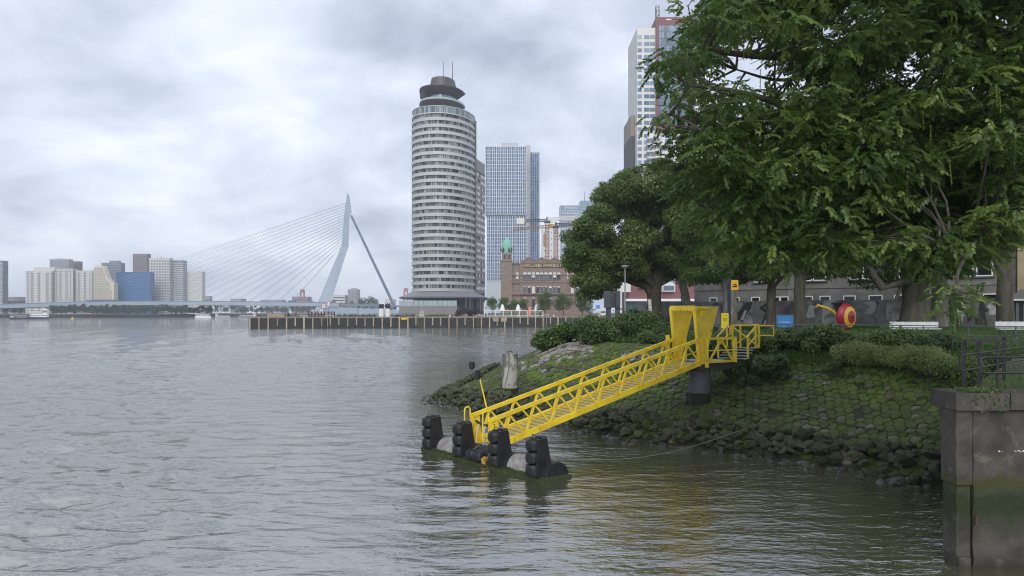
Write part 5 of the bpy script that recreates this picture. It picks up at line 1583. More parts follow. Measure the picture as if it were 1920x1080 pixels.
for dx, dy in ((1.05,-1.0),(-1.5,-.75)):
    c = Vector((x+dx*1.25, D+1-2.15+abs(dx)*.25, zc+1.55))
    mb = MB(); n = Vector((dx*.35,-1,0)).normalized(); sd = Vector((-n.y,n.x,0)); sd = Vector((1,dx*.35,0)).normalized()
    mb.slab([c + n*.4 + (sd*math.cos(a)+Vector((0,0,1))*math.sin(a))*.98 for a in np.linspace(0, 6.2832, 21)[:-1]], n*.25); cf = part('clock_face', mb, M_signboard, HY)
    f = c + n*.68
    for a_, l_ in ((R(125),.72),(R(60),.72),(R(-90),.5)):
        mb = MB(); mb.beam(f, f + (sd*math.cos(a_)+Vector((0,0,1))*math.sin(a_))*l_, .14, .05, up=n); part('clock_hand', mb, M_white, cf)

# ---------------------------------------------------------------- tower cranes
M_crane_o = mat('crane_orange', (0.36,0.20,0.12), (0.30,0.17,0.11), scale=.3, rough=.6)
M_crane_w = mat('crane_white', (0.66,0.66,0.65), rough=.5)
M_crane_d = mat('crane_dark', (0.055,0.06,0.075), rough=.6)
def lattice(mb, p0, p1, w, n, th, up=(0,1,0), tri=False):
    p0, p1 = Vector(p0), Vector(p1); d = (p1-p0).normalized(); up = Vector(up)
    s1 = d.cross(up).normalized()*w/2; s2 = s1.cross(d).normalized()*w/2
    cs = [s1+s2, -s1+s2, -s1-s2, s1-s2] if not tri else [s1-s2, -s1-s2, s2]
    for c in cs: mb.beam(p0+c, p1+c, th, th)
    for k in range(n):
        a, b = p0.lerp(p1, k/n), p0.lerp(p1, (k+1)/n)
        for i in range(len(cs)):
            c, e = cs[i], cs[(i+1) % len(cs)]
            mb.beam(a+c, a+e, th*.7, th*.7); mb.beam(a+c, b+e, th*.6, th*.6)
for label, px, D, pyj, pyb, jl, jr, wgt in (('tower crane with a red-orange mast and white counterweight, the left one', 1026, 470, 414, 492, 970, 1090, True), ('tower crane with a yellow cab on a red-orange mast, the right one', 1042, 480, 424, 492, 962, 1088, False)):
    x = PX(px,D); zj = PZ(pyj,D)
    C_ = thing('tower_crane', label, 'crane', (x, D, 3.5), 'tower cranes')
    mb = MB(); lattice(mb, (x,D,3.5), (x,D,zj-1), 2.4, 30, .42); part('mast', mb, M_crane_o, C_)
    mb = MB(); lattice(mb, (x,D,zj+.8), (PX(jr,D),D,zj+(2.2 if wgt else 1.4)), 2.0, 14, .34, up=(0,0,1), tri=False); part('jib', mb, M_crane_w if wgt else M_crane_d, C_)
    mb = MB(); lattice(mb, (x,D,zj+.3), (PX(jl,D),D,zj+(-.2 if wgt else -2.0)), 1.5, 12, .32, up=(0,0,1)); part('counter_jib', mb, M_crane_d if wgt else M_crane_o, C_)
    mb = MB(); mb.box(x-2, x+2, D-1.5, D+1.5, zj-1.4, zj); part('slewing_ring', mb, M_crane_d, C_)
    mb = MB(); mb.box(x+(-4.2 if not wgt else 2.2), x+(-2.1 if not wgt else 4.2), D-2.2, D-.2, zj-1.2, zj+1.4); part('cab', mb, M_gold if not wgt else M_crane_w, C_)
    if wgt:
        a, b = PX(jl-1,D), PX(983,D)
        mb = MB(); mb.box(a, b, D-1.6, D+1.6, zj-2.2, zj+1.6); part('counterweight', mb, M_crane_w, C_)
        mb = MB(); mb.box(b+.01, b+1.0, D-1.6, D+1.6, zj-1.6, zj+1.6); part('counterweight_end', mb, M_crane_o, C_)
        mb = MB(); mb.box(x-2.6, x-.5, D-2.4, D-1.6, PZ(463,D), PZ(440,D)); part('hoist_cage', mb, M_crane_o, C_)
    mb = MB(); mb.beam((x,D,zj), (x,D,zj+2.6), 1.1, 1.1); part('tower_head', mb, M_crane_d, C_)

# ---------------------------------------------------------------- red and white high-rise behind the trees
M_redclad = mat('oxblood_cladding', (0.17,0.065,0.065), (0.15,0.055,0.057), scale=.2, rough=.6)
M_whiteclad = mat('white_panel', (0.60,0.60,0.59), (0.54,0.545,0.54), scale=.15, rough=.6)
M_gl2 = mat('sky_glass', (0.17,0.23,0.31), (0.12,0.17,0.24), scale=.08, rough=.1, rnd=.4)
D = 338
HR = thing('red_white_highrise', 'white high-rise with an oxblood framed glass block and rooftop letter mast', 'skyscraper', (PX(1245,D), D+15, 3.5))
mb = MB(); mb.box(PX(1194.5,D), PX(1229,D), D, D+26, QZ-.4, PZ(52,D)); part('white_block', mb, M_whiteclad, HR)
mb = MB(); mb.box(PX(1229.2,D), PX(1300,D), D-1.2, D+30, PZ(250,D), PZ(34,D)); part('red_block', mb, M_redclad, HR)
mb = MB(); mb.box(PX(1229.2,D), PX(1300,D), D-.4, D+30, QZ-.4, PZ(250,D)-.01); part('lower_block', mb, M_whiteclad, HR)
fl = 12.35
for k in range(26):
    y = 66 + k*fl
    if y > 330: break
    for a, b in ((1195.4,1203.2),(1207.5,1217),(1217.8,1228)):
        if y > 248 and a > 1210: continue
        mb = MB(); mb.box(PX(a,D), PX(b,D), D-.12, D+.05, PZ(y+7.2,D), PZ(y,D)); part('window', mb, M_gl2, HR)
mb = MB()
a0, a1, c0, c1 = PX(1234.5,D), PX(1288,D), PZ(236,D), PZ(49.5,D)
for i in range(11):
    for k in range(15):
        x0, x1 = a0+(a1-a0)*i/11, a0+(a1-a0)*(i+1)/11; z0, z1 = c0+(c1-c0)*k/15, c0+(c1-c0)*(k+1)/15
        mb.quad((x0+.07,D-1.32,z0+.16),(x1-.07,D-1.32,z0+.16),(x1-.07,D-1.32,z1-.12),(x0+.07,D-1.32,z1-.12))
part('curtain_glass', mb, M_gl2, HR, kind='stuff')
mb = MB(); mb.box(a0-.02, a1+.02, D-1.27, D-1.205, c0, c1); part('glazing_frame', mb, M_crown, HR)
mb = MB(); mb.box(PX(1248,D), PX(1257.5,D), D-1.3, D-1.21, PZ(39.5,D), PZ(37.5,D)); part('roof_slot', mb, M_white, HR)
mb = MB(); lattice(mb, (PX(1233.5,D),D+1,PZ(34,D)), (PX(1233.5,D),D+1,PZ(9.5,D)), 1.5, 6, .2); part('letter_mast', mb, M_crown, HR)
for ch, y in (('N',19),('S',25.5),('C',31)):
    part('lettering', text_mb(ch, 1.9, (PX(1233.5,D), D-.1, PZ(y,D)), (1,0,0), (0,0,1), .05), M_white, HR)
for k in range(7):
    y = 262+k*12.3
    mb = MB(); mb.box(PX(1212,D), PX(1262 if k % 2 else 1238,D), D-2.4, D-.41, PZ(y,D), PZ(y-3.2,D)); part('balcony', mb, M_whiteclad, HR)
    mb = MB(); c = (PX(1224 if k % 2 else 1240,D), D-.46, PZ(y-6.5,D)); mb.slab([(c[0]+.65*math.cos(a), c[1], c[2]+.65*math.sin(a)) for a in np.linspace(0,6.2832,15)[:-1]], (0,.1,0)); part('round_window', mb, M_gl2, HR)
    mb = MB(); mb.box(PX(1246,D), PX(1260,D), D-.52, D-.405, PZ(y-3.4,D), PZ(y-9.5,D)); part('window', mb, M_gl2, HR)
mb = MB(); mb.box(PX(1187,D), PX(1194.3,D), D+6, D+28, QZ-.4, PZ(249,D)); part('dark_wing', mb, mat('dark_wing', (0.055,0.06,0.07), rough=.6), HR)
mb = MB(); mb.box(PX(1187,D), PX(1194.3,D), D+6, D+28, PZ(249,D)+.01, PZ(210,D)); part('brown_wing', mb, mat('brown_wing', (0.24,0.19,0.16), rough=.6), HR)
# street-level red and white block seen under the crowns
D = 285
LB = thing('red_block', 'low red building with white window boxes seen under the park trees', 'building', (PX(1240,D), D+8, QZ))
mb = MB(); mb.box(PX(1178,D), PX(1312,D), D, D+16, QZ-.3, PZ(440,D)); part('wall', mb, M_redclad, LB)
for a, b, y0, y1 in ((1160,1181,500,548),(1240,1264,515,547),(1196,1212,500,540)):
    mb = MB(); mb.box(PX(a,D), PX(b,D), D-2, D-.01, PZ(y1,D), PZ(y0,D)); wb = part('window_box', mb, M_whiteclad, LB)
    for q in (0,1):
        yy = y0+5+q*16
        mb = MB(); mb.box(PX(a+2,D), PX(b-2,D), D-2.1, D-2.005, PZ(yy+9,D), PZ(yy,D)); part('pane', mb, M_gl2, wb)
mb = MB(); mb.box(PX(1170,D), PX(1312,D), D-3, D-.02, PZ(565,D), PZ(560.5,D)); part('white_fascia', mb, M_white, LB)
mb = MB(); mb.box(PX(1172,D), PX(1310,D), D-1, D-.015, QZ, PZ(565,D)-.01); part('shop_front', mb, mat('teal_shop', (0.03,0.06,0.07), rough=.3), LB)

# ---------------------------------------------------------------- cable-stayed bridge
M_br = mat('pale_blue_steel', (0.28,0.34,0.41), (0.25,0.31,0.38), scale=.05, rough=.5)
M_br_d = mat('blue_grey_soffit', (0.15,0.19,0.25), rough=.6)
M_cable = mat('cable_grey', (0.30,0.33,0.37), rough=.6)
BP = Vector((-216, 811, 0)); BL = Vector((-.966, -.257, 0)); BR_ = Vector((-.257, .966, 0))    # along the deck (left), across the deck
BR = thing('cable_stayed_bridge', 'pale blue cable-stayed bridge with a tall kinked pylon and fanned cables', 'bridge', (BP.x, BP.y, 0))
def deck_z(s):
    return float(np.interp(s, [-330,-120, 0, 90, 180, 250, 314, 420, 560], [9, 12.2, 14.9, 15.8, 15.8, 14.4, 11.9, 8.2, 5.0]))
def bpt(s, w, z):
    return BP + BL*s + BR_*w + Vector((0,0,z))
ss = list(range(-20, 570, 20))
for nm, w0, w1, h0, h1, m in (('deck', -15, 15, -2.6, -.6, M_br_d), ('edge_girder', -15.6, -15.02, -3.0, .5, M_br), ('edge_girder', 15.02, 15.6, -3.0, .5, M_br), ('railing', -15.4, -15.25, .52, 1.5, M_br_d)):
    mb = MB(); mb.loft([[bpt(s,w0,deck_z(s)+h0), bpt(s,w1,deck_z(s)+h0), bpt(s,w1,deck_z(s)+h1), bpt(s,w0,deck_z(s)+h1)] for s in ss]); part(nm, mb, m, BR)
def pyl(px, py):
    """pylon outline point in the plane along the deck, from its place in the photograph"""
    t = (px-960)/F_PX
    s = (t*BP.y - BP.x)/(BL.x - t*BL.y)
    q = BP + BL*s
    return s, EYE + (HZ-py)*q.y/F_PX
def zz(x, y): return pyl(340+x/4.0, 350+y/4.0)
up_ = [zz(1245,45), zz(1262,78), zz(1277,195), zz(1262,215), zz(1253,455), zz(1203,442), zz(1228,150)]
mb = MB(); mb.slab([bpt(s,-2.6,z) for s, z in up_], BR_*5.2); part('pylon_head', mb, M_br, BR)
for sg_ in (-1, 1):
    t0, t1 = zz(1203,440), zz(1253,457); b0, b1 = zz(1000,928), zz(1105,912)
    wt_, wb_ = sg_*1.3, sg_*13
    ring = lambda a, b, w, th: [bpt(a[0],w-th,a[1]), bpt(b[0],w-th,b[1]), bpt(b[0],w+th,b[1]), bpt(a[0],w+th,a[1])]
    m0, m1 = zz(1190,468), zz(1240,490)
    mb = MB(); mb.loft([ring(t0,t1,wt_,1.3), ring(m0,m1,sg_*2.2,1.9), ring(b0,b1,wb_,2.3)]); part('pylon_leg', mb, M_br, BR)
for k in range(16):
    t = k/15
    top = pyl(648.3-8.0*t, 381+81*t); sb = 268 - 236*t**.94
    for sg_ in (-1, 1):
        mb = MB(); mb.tube([bpt(top[0], sg_*1.5, top[1]), bpt(sb, sg_*14, deck_z(sb)+.5)], .15, 4, cap=False); part('stay_cable', mb, M_cable, BR)
for sg_ in (-1, 1):
    a, b = pyl(658.5,404), pyl(742,567)
    mb = MB(); mb.tube([bpt(a[0], sg_*1.5, a[1]), bpt(b[0], sg_*6.5, 9)], 1.15, 8); part('back_stay', mb, M_br_d, BR)
# base box right of the pylon, tapering towards the pier
a, b = pyl(618,579), pyl(745,583)
mb = MB(); mb.loft([[bpt(a[0]+6,-14,2), bpt(a[0]+6,14,2), bpt(a[0]+6,14,11.5), bpt(a[0]+6,-14,11.5)], [bpt(-95,-14,2.2), bpt(-95,14,2.2), bpt(-95,14,7.2), bpt(-95,-14,7.2)]]); part('abutment', mb, M_br, BR)
mb = MB(); mb.loft([[bpt(s,-14,deck_z(s)-1.5), bpt(s,14,deck_z(s)-1.5), bpt(s,14,deck_z(s)+.3), bpt(s,-14,deck_z(s)+.3)] for s in (-21,-60,-120,-200,-330)]); part('approach_deck', mb, M_br_d, BR)
mb = MB(); mb.prism([tuple(bpt(s,w,0).xy) for s, w in ((22,-16),(22,16),(-100,16),(-100,-16))], -3, 2.6); part('pier_island', mb, mat('island_concrete', (0.20,0.20,0.19), rough=.9), BR)
for s in (60, 140, 215, 285, 330, 420):
    p = bpt(s, -14, deck_z(s)); mb = MB(); mb.tube([p, p+Vector((0,0,5.5)), p+BR_*1.2+Vector((0,0,6.6)), p+BR_*2+Vector((0,0,6.2))], .14, 4); part('lamp_post', mb, M_cable, BR)
for s in (330, 400):
    mb = MB(); p = bpt(s, 0, 0); mb.box(p.x-2, p.x+2, p.y-9, p.y+9, -2, deck_z(s)-2.7); part('deck_pier', mb, M_br_d, BR)
mb = MB(); p = bpt(30, -9, deck_z(30)); u = BL*4.2
mb.slab([p-u, p+u*.9, p+u, p+u+Vector((0,0,2.2)), p+u*.86+Vector((0,0,3.1)), p-u*.92+Vector((0,0,3.1)), p-u+Vector((0,0,2.5))], BR_*2.5)
BU = part('tour_bus', mb, mat('bus_blue', (0.03,0.10,0.34), rough=.35), loc=p, label='blue bus crossing the bridge deck left of the pylon', cat='bus')
mb = MB(); mb.slab([p-u*.9+Vector((0,0,1.6))-BR_*.04, p+u*.85+Vector((0,0,1.6))-BR_*.04, p+u*.8+Vector((0,0,2.7))-BR_*.04, p-u*.9+Vector((0,0,2.7))-BR_*.04], BR_*.03); part('window_strip', mb, M_g_dark, BU)
mb = MB(); p = bpt(218,-8,deck_z(218)); u = BL*15
mb.slab([p-u, p+u, p+u+Vector((0,0,3)), p-u*.97+Vector((0,0,3.3))], BR_*2.5)
TR = part('tram', mb, mat('tram_grey', (0.12,0.13,0.14), rough=.4), loc=p, label='long grey tram on the bridge below the cream building', cat='tram')
mb = MB(); mb.slab([p-u*.95+Vector((0,0,1.4))-BR_*.04, p+u*.95+Vector((0,0,1.4))-BR_*.04, p+u*.95+Vector((0,0,2.4))-BR_*.04, p-u*.95+Vector((0,0,2.4))-BR_*.04], BR_*.03); part('window_strip', mb, M_g_dark, TR)

# far red suspension bridge
M_rb = mat('faded_red_steel', (0.30,0.10,0.09), rough=.6)
def redpylon(px, D, y0, label):
    T = thing('red_bridge_pylon', label, 'bridge tower', (PX(px,D), D, 3), 'red bridge pylons')
    zt = PZ(y0,D)
    for sx in (-1,1):
        mb = MB(); mb.beam((PX(px+sx*4.6,D),D,2), (PX(px+sx*2.8,D),D,zt), 2.6, 2.6); part('leg', mb, M_rb, T)
    mb = MB(); mb.box(PX(px-3.6,D), PX(px+3.6,D), D-1.6, D+1.6, zt-6, zt+.5); part('portal_beam', mb, M_rb, T)
redpylon(567, 1450, 543, 'red portal pylon of a far bridge behind the stay cables')
redpylon(761, 1500, 541, 'red portal pylon half hidden left of the round tower canopy')

# ---------------------------------------------------------------- skyline on the far bank
M_w1 = mat('pale_concrete', (0.56,0.55,0.53), (0.50,0.49,0.475), scale=.03, rough=.8)
M_cr = mat('cream_stone', (0.62,0.56,0.45), rough=.8)
M_dk = mat('dark_cladding', (0.19,0.21,0.245), rough=.6)
M_bl = mat('blue_curtain_wall', (0.035,0.12,0.30), (0.028,0.10,0.26), scale=.02, rough=.12)
M_gy = mat('grey_cladding', (0.34,0.35,0.37), (0.30,0.31,0.33), scale=.02, rough=.7)
M_mv = mat('mauve_brick', (0.24,0.19,0.20), rough=.8)
M_wl = mat('light_cladding', (0.58,0.58,0.57), rough=.7)
M_winfar = mat('far_window', (0.045,0.05,0.06), rough=.4, rnd=.5)
tower('dark_slab_tower', 'dark tower with pale floor bands at the far left edge', 'tower block', -28, 8, 490, 900, 25, M_dk, M_wl, 1, 22, .98, .28)
T, x0, x1, zb, zt = tower('white_flat_block', 'white apartment block with paired balcony columns, leftmost of three', 'tower block', 48, 101, 509, 905, 25, M_w1, M_winfar, 16, 17, .75, .5, cols=[1,3,4,7,8,12,13,15], roof=[(61,100,501)], group='white apartment blocks')
tower('white_flat_block', 'white apartment block with paired balcony columns, middle of three', 'tower block', 102, 139.5, 505, 910, 25, M_w1, M_winfar, 12, 17, .75, .5, cols=[1,3,4,7,8,10], group='white apartment blocks')
tower('white_flat_block', 'white apartment block with paired balcony columns, rightmost of three', 'tower block', 140.3, 176, 508.5, 915, 25, M_w1, M_winfar, 12, 17, .75, .5, cols=[0,2,3,6,7,10], group='white apartment blocks')
tower('ribbon_tower', 'dark ribbon-windowed office tower rising behind the white apartment blocks', 'tower block', 93, 132, 487, 1000, 30, M_gy, M_dk, 1, 26, .97, .6, roof=[(102,118,484.5)])
tower('mauve_tower', 'mauve brick tower beside the dark ribbon-windowed one', 'tower block', 133.5, 150, 491, 1020, 25, M_mv, M_winfar, 6, 28, .5, .5)
# cream block with the scooped flank
D = 880
CR = thing('cream_office', 'cream office block with a concave scooped right flank and punched windows', 'office block', (PX(195,D), D+10, 3))
prof = [(175.5,575),(214,575),(214,531)] + [(208,529.8),(202,522.5),(198.5,514),(195.8,505.8),(192.5,499)] + [(191.5,498),(178,498),(178,501.5),(175.5,501.5)]
mb = MB(); mb.slab([(PX(a,D), D, PZ(b,D)) for a, b in prof], (0,9,0)); part('wall', mb, M_cr, CR)
mb = MB()
for i in range(9):
    for k in range(15):
        px, py = 177.6+i*4.2, 503+k*4.7
        lim = float(np.interp(py, [498,506,522.5,530,575],[191,194,200.5,207,213.5]))
        if px+2 < lim: mb.quad((PX(px,D),D-.12,PZ(py+2.6,D)), (PX(px+2.3,D),D-.12,PZ(py+2.6,D)), (PX(px+2.3,D),D-.12,PZ(py,D)), (PX(px,D),D-.12,PZ(py,D)))
part('window_grid', mb, M_winfar, CR, kind='stuff')
tower('dark_glass_office', 'dark glass office behind the cream scooped block', 'office block', 190, 230, 494, 960, 30, M_dk, M_g_grey, 1, 20, .97, .4, roof=[(203,221,488.5)])
T, x0, x1, zb, zt = tower('blue_glass_office', 'bright blue glass office block behind the bridge cables', 'office block', 218.5, 285, 511.5, 900, 30, M_bl, None, 0, 0)
mb = MB()
for k in range(14):
    z = zb+(zt-zb)*k/14; mb.box(x0, x1, 899.7, 899.98, z-.18, z+.18)
for k in range(24):
    x = x0+(x1-x0)*k/24; mb.box(x-.1, x+.1, 899.72, 899.985, zb, zt)
part('mullion_grid', mb, mat('blue_mullion', (0.06,0.17,0.38), rough=.4), T, kind='stuff')
tower('gridded_tower', 'grey gridded tower rising above the blue glass office', 'tower block', 249, 279, 477, 1000, 25, M_mv, M_g_grey, 10, 26, .6, .6)
tower('speckled_slab', 'tall grey slab speckled with scattered small windows', 'tower block', 279.5, 321, 485, 930, 25, M_wl, M_winfar, 13, 20, .5, .6, roof=[(292,299,481)])
tower('louvred_tower', 'dark tower with staggered white balcony slabs', 'tower block', 322, 347, 489.5, 940, 25, M_dk, M_wl, 5, 25, .85, .38)
tower('plain_grey_slab', 'plain light grey slab at the right end of the far skyline', 'tower block', 348.5, 382, 510, 950, 30, M_wl, M_gy, 6, 14, .6, .10)
tower('riverside_hall', 'low grey hall on the far bank left of the white apartment blocks', 'hall', 15, 50, 558, 950, 30, M_gy, M_winfar, 8, 2, .8, .4)
tower('low_terrace', 'low grey terrace between the skyline and the stay cables', 'building', 432, 452, 561, 1250, 25, M_gy, M_winfar, 6, 3, .5, .4)
tower('long_terrace', 'long low grey block on the far bank behind the cables', 'building', 488, 528, 563, 1250, 25, M_gy, M_winfar, 9, 2, .5, .4)
tower('gabled_grey_block', 'small grey block just right of the light grey slab', 'building', 382.5, 396, 556, 1150, 20, M_gy, M_winfar, 4, 3, .5, .4)
tower('mauve_block', 'mauve block beside the far red pylon', 'building', 548, 577, 557, 1520, 30, M_mv, M_winfar, 8, 4, .5, .4)
tower('white_far_block', 'pale block with ribbon windows right of the bridge pylon', 'building', 624, 647, 554, 1350, 25, M_wl, M_winfar, 1, 6, .95, .4)
tower('blue_grey_tower', 'lone blue-grey apartment tower right of the bridge pylon', 'tower block', 652, 670, 543, 1350, 25, M_gy, M_winfar, 7, 13, .6, .5, roof=[(657,665,540)])
tower('flat_far_shed', 'flat pale shed below the back stay of the bridge', 'building', 722, 738, 562, 1300, 25, M_wl, M_winfar, 5, 2, .6, .4)
# row of brick houses right of the pylon
D = 1200
for k, (a, b, y) in enumerate(((616,632,561),(633,643,567),(643.5,652,567),(652.5,664,562))):
    h = thing('brick_house', ('steep dark gabled house against the pylon foot', 'low brick terrace house left of the lone tower', 'low brick terrace house touching the lone tower', 'gabled brick house below the lone tower')[k], 'house', (PX((a+b)/2,D), D, 3), 'far brick houses')
    mb = MB(); mb.box(PX(a,D), PX(b,D), D, D+9, 3, PZ(574,D)); part('wall', mb, M_mv, h)
    mb = MB(); mb.slab([(PX(a-.5,D),D-.3,PZ(574,D)+.01), (PX(b+.5,D),D-.3,PZ(574,D)+.01), (PX((a+b)/2,D),D-.3,PZ(y,D))], (0,9.6,0)); part('roof', mb, mat('roof_tile', (0.10,0.075,0.07), rough=.9), h)

# far embankment wall
mb = MB(); mb.slab([Vector((-641,639.5,-2)), Vector((-481,683.4,-2)), Vector((-481,683.4,2.9)), Vector((-641,639.5,2.9))], (-.2,-.6,0))
EW = part('river_wall', mb, M_sheet, loc=(-560,660,0), label='dark river wall below the row of trees on the far bank', cat='river wall')
mb = MB(); mb.slab([Vector((-481,683,-2)), Vector((-331,799.5,-2)), Vector((-331,799.5,2.6)), Vector((-481,683,2.6))], (.3,-.6,0))
part('river_wall', mb, M_sheet, loc=(-400,740,0), label='dark river wall of the far bank under the bridge deck', cat='river wall')

# ---------------------------------------------------------------- boats
def boat(name, label, px0, px1, D, hullz, hullm, supers):
    x0, x1 = PX(px0,D), PX(px1,D); L = x1-x0
    B = thing(name, label, 'boat', ((x0+x1)/2, D, 0))
    mb = MB(); w = L*.11
    ring = lambda s, ww, z: [(x0+L*s, D-ww, z), (x0+L*s, D+ww, z)]
    prof = [(.0,.55),(.06,.85),(.5,1),(.85,.9),(1.0,.25)]
    rings = []
    for s, k in prof:
        rings.append([(x0+L*s, D-w*k*.8, -.4), (x0+L*s, D+w*k*.8, -.4), (x0+L*s, D+w*k, hullz*(1.15 if s > .9 else 1)), (x0+L*s, D-w*k, hullz*(1.15 if s > .9 else 1))])
    mb.loft(rings); part('hull', mb, hullm, B)
    for nm, a, b, z0, z1, m in supers:
        mb = MB(); mb.box(x0+L*a, x0+L*b, D-w*.75, D+w*.75, hullz*z0+.01, hullz*z1); c = part(nm, mb, m, B)
        if 'cabin' in nm or 'deck' in nm:
            mb = MB(); n = 8
            for i in range(n):
                aa = x0+L*(a+(b-a)*(i+.15)/n); bb = x0+L*(a+(b-a)*(i+.85)/n)
                mb.box(aa, bb, D-w*.75-.08, D-w*.75-.01, hullz*(z0+(z1-z0)*.4), hullz*(z0+(z1-z0)*.8))
            part('windows', mb, M_g_dark, c, kind='stuff')
M_navy = mat('navy_hull', (0.03,0.035,0.10), rough=.4)
boat('tour_boat', 'white and navy double-decked tour boat below the left end of the bridge', 56, 92, 535, 1.6, M_navy, [('lower_deck', .04, .95, 1, 2.1, M_white), ('upper_deck', .10, .70, 2.11, 3.4, M_white), ('wheelhouse_cabin', .72, .93, 2.11, 4.6, M_white)])
boat('work_barge', 'dark work barge with stacked fenders left of the tour boat', 19, 54, 530, 1.3, M_black, [('wheelhouse_cabin', .05, .25, 1, 3.6, M_gy), ('deck_load', .35, .95, 1, 2.4, M_mv)])
boat('passenger_boat', 'low white passenger boat on the far shore under the bridge', 366, 396, 690, 1.2, M_white, [('long_cabin', .05, .9, 1, 2.6, M_white)])
boat('river_barge', 'long grey river barge moored below the middle of the bridge', 404, 432, 720, 1.6, M_gy, [('wheelhouse_cabin', .02, .16, 1, 3.0, M_white), ('hatch_cover', .2, .9, 1, 1.5, M_dk)])
boat('motor_barge', 'dark motor barge with a pale wheelhouse under the bridge deck', 447, 480, 700, 1.6, M_dk, [('wheelhouse_cabin', .84, .98, 1, 2.8, M_white), ('hatch_cover', .1, .8, 1, 1.5, M_gy)])
boat('ochre_barge', 'ochre and brown barge just behind the tip of the pier', 496, 534, 560, 1.5, M_dk, [('hold_cover', .15, .98, 1, 2.6, mat('ochre_tarp', (0.26,0.19,0.10), rough=.8)), ('wheelhouse_cabin', .2, .4, 2.61, 3.6, M_mv)])
def buoy(px, D, m, label):
    x = PX(px,D); B = thing('buoy', label, 'buoy', (x,D,0), 'river buoys')
    mb = MB(); mb.lathe([(.9,-.2),(1.1,.3),(.9,.8),(.2,1.0)], (x,D,0), 10); part('float', mb, m, B)
    mb = MB(); mb.tube([(x,D,1),(x,D,2.4)], .15, 5); part('topmark', mb, m, B)
buoy(170, 560, M_red, 'red buoy on the water below the far river wall')
buoy(136, 560, M_gold, 'small yellow buoy left of the red one')

# ---------------------------------------------------------------- things standing on the pier
def pier_pt(px, back):
    """a spot on the pier ground seen at column px, `back` metres behind the quay edge"""
    t = (px-960)/F_PX
    o = QA - QNn*back
    s = (t*o.y - o.x)/(QD.x - t*QD.y)
    q = o + QD*s
    return Vector((q.x, q.y, QZ))
for px, w in ((715,'left'),(727,'right')):
    p = pier_pt(px, 12)
    T = thing('ship_funnel', '%s of two white ship funnels with black tops on the pier' % w, 'funnel', p, 'ship funnels')
    mb = MB(); mb.lathe([(.86,0),(.86,2.8)], p, 18); part('white_casing', mb, M_white, T, smooth=True)
    mb = MB(); mb.lathe([(.87,2.81),(.87,4.3),(.80,4.35)], p, 18); part('black_top', mb, M_black, T, smooth=True)
p = pier_pt(603, 4)
M_rust = mat('rusty_frame', (0.10,0.045,0.035), (0.06,0.035,0.03), scale=1, rough=.9)
T = thing('rusty_frame', 'low rusty steel framework near the tip of the pier', 'framework', p)
for k in range(9):
    a = p + QD*(-4.1+k*1.02)
    mb = MB(); mb.beam(a, a+Vector((0,0,1.75)), .3, .3); part('post', mb, M_rust, T)
for z, h in ((.25,.3),(.85,.22),(1.65,.2)):
    mb = MB(); mb.beam(p-QD*4.2+Vector((0,0,z)), p+QD*4.2+Vector((0,0,z)), .4, h); part('rail', mb, M_rust, T)
for k in range(6):
    a = p + QD*(-3.6+k*1.3)
    mb = MB(); mb.beam(a+Vector((0,0,.3)), a+QD*.9+Vector((0,0,1.5)), .16, .2); part('brace', mb, M_rust, T)
for px, w, h0, h1, lab in ((607,.75,2.7,4.35,'square white board with a red border reading a number on the pier'), (616.5,.55,3.2,5.0,'upright white board with a red border and black marks on the pier')):
    p = pier_pt(px, 7); T = thing('waterway_sign', lab, 'sign', p, 'red bordered waterway signs')
    mb = MB(); mb.beam(p, p+Vector((0,0,h1)), .15, .15); part('post', mb, M_fence, T)
    a = p - Vector((0,.2,0))
    mb = MB(); mb.slab([a+QD*-w+Vector((0,0,h0)), a+QD*w+Vector((0,0,h0)), a+QD*w+Vector((0,0,h1)), a+QD*-w+Vector((0,0,h1))], QNn*.06); b = part('border', mb, M_red, T)
    q = .16
    mb = MB(); mb.slab([a+QNn*.07+QD*-(w-q)+Vector((0,0,h0+q)), a+QNn*.07+QD*(w-q)+Vector((0,0,h0+q)), a+QNn*.07+QD*(w-q)+Vector((0,0,h1-q)), a+QNn*.07+QD*-(w-q)+Vector((0,0,h1-q))], QNn*.03); part('face', mb, M_white, b)
    if w > .7:
        part('lettering', text_mb('20', .95, a+QNn*.115+Vector((0,0,h0+.48)), QD, (0,0,1), .004), M_ink, b)
    else:
        mb = MB(); mb.slab([a+QNn*.11+QD*u+Vector((0,0,v)) for u, v in ((.12,h1-.3),(.26,h1-.3),(.22,h0+.3),(.14,h0+.3))], QNn*.01); part('mark', mb, M_ink, b)
        mb = MB(); mb.slab([a+QNn*.11+QD*u+Vector((0,0,v)) for u, v in ((-.25,h0+.3),(-.05,h0+.3),(-.05,h0+.7),(-.25,h0+.6))], QNn*.01); part('mark', mb, M_ink, b)
p = pier_pt(790.5, 9); M_slabm = mat('slab_stone', (0.36,0.37,0.38), (0.28,0.29,0.30), rough=.7)
T = thing('monument', 'grey leaning slab monument before the round tower plinth', 'monument', p)
mb = MB(); mb.slab([p+QD*-1.0, p+QD*.75, p+QD*.95+Vector((0,0,2.1)), p+QD*-.5+Vector((0,0,2.1))], (0,.5,0)); part('slab', mb, M_slabm, T)
mb = MB(); mb.box(p.x-.1, p.x+.1, p.y-.15, p.y-.01, p.z, p.z+2.9); part('fin', mb, M_slabm, T)
p = pier_pt(993, 1.5); mb = MB(); mb.box(p.x-.42, p.x+.42, p.y-.3, p.y+.3, p.z-.05, p.z+3.4)
part('banner_pillar', mb, mat('salmon_banner', (0.62,0.20,0.18), rough=.6), loc=p, label='narrow salmon red banner pillar on the quay edge', cat='pillar')
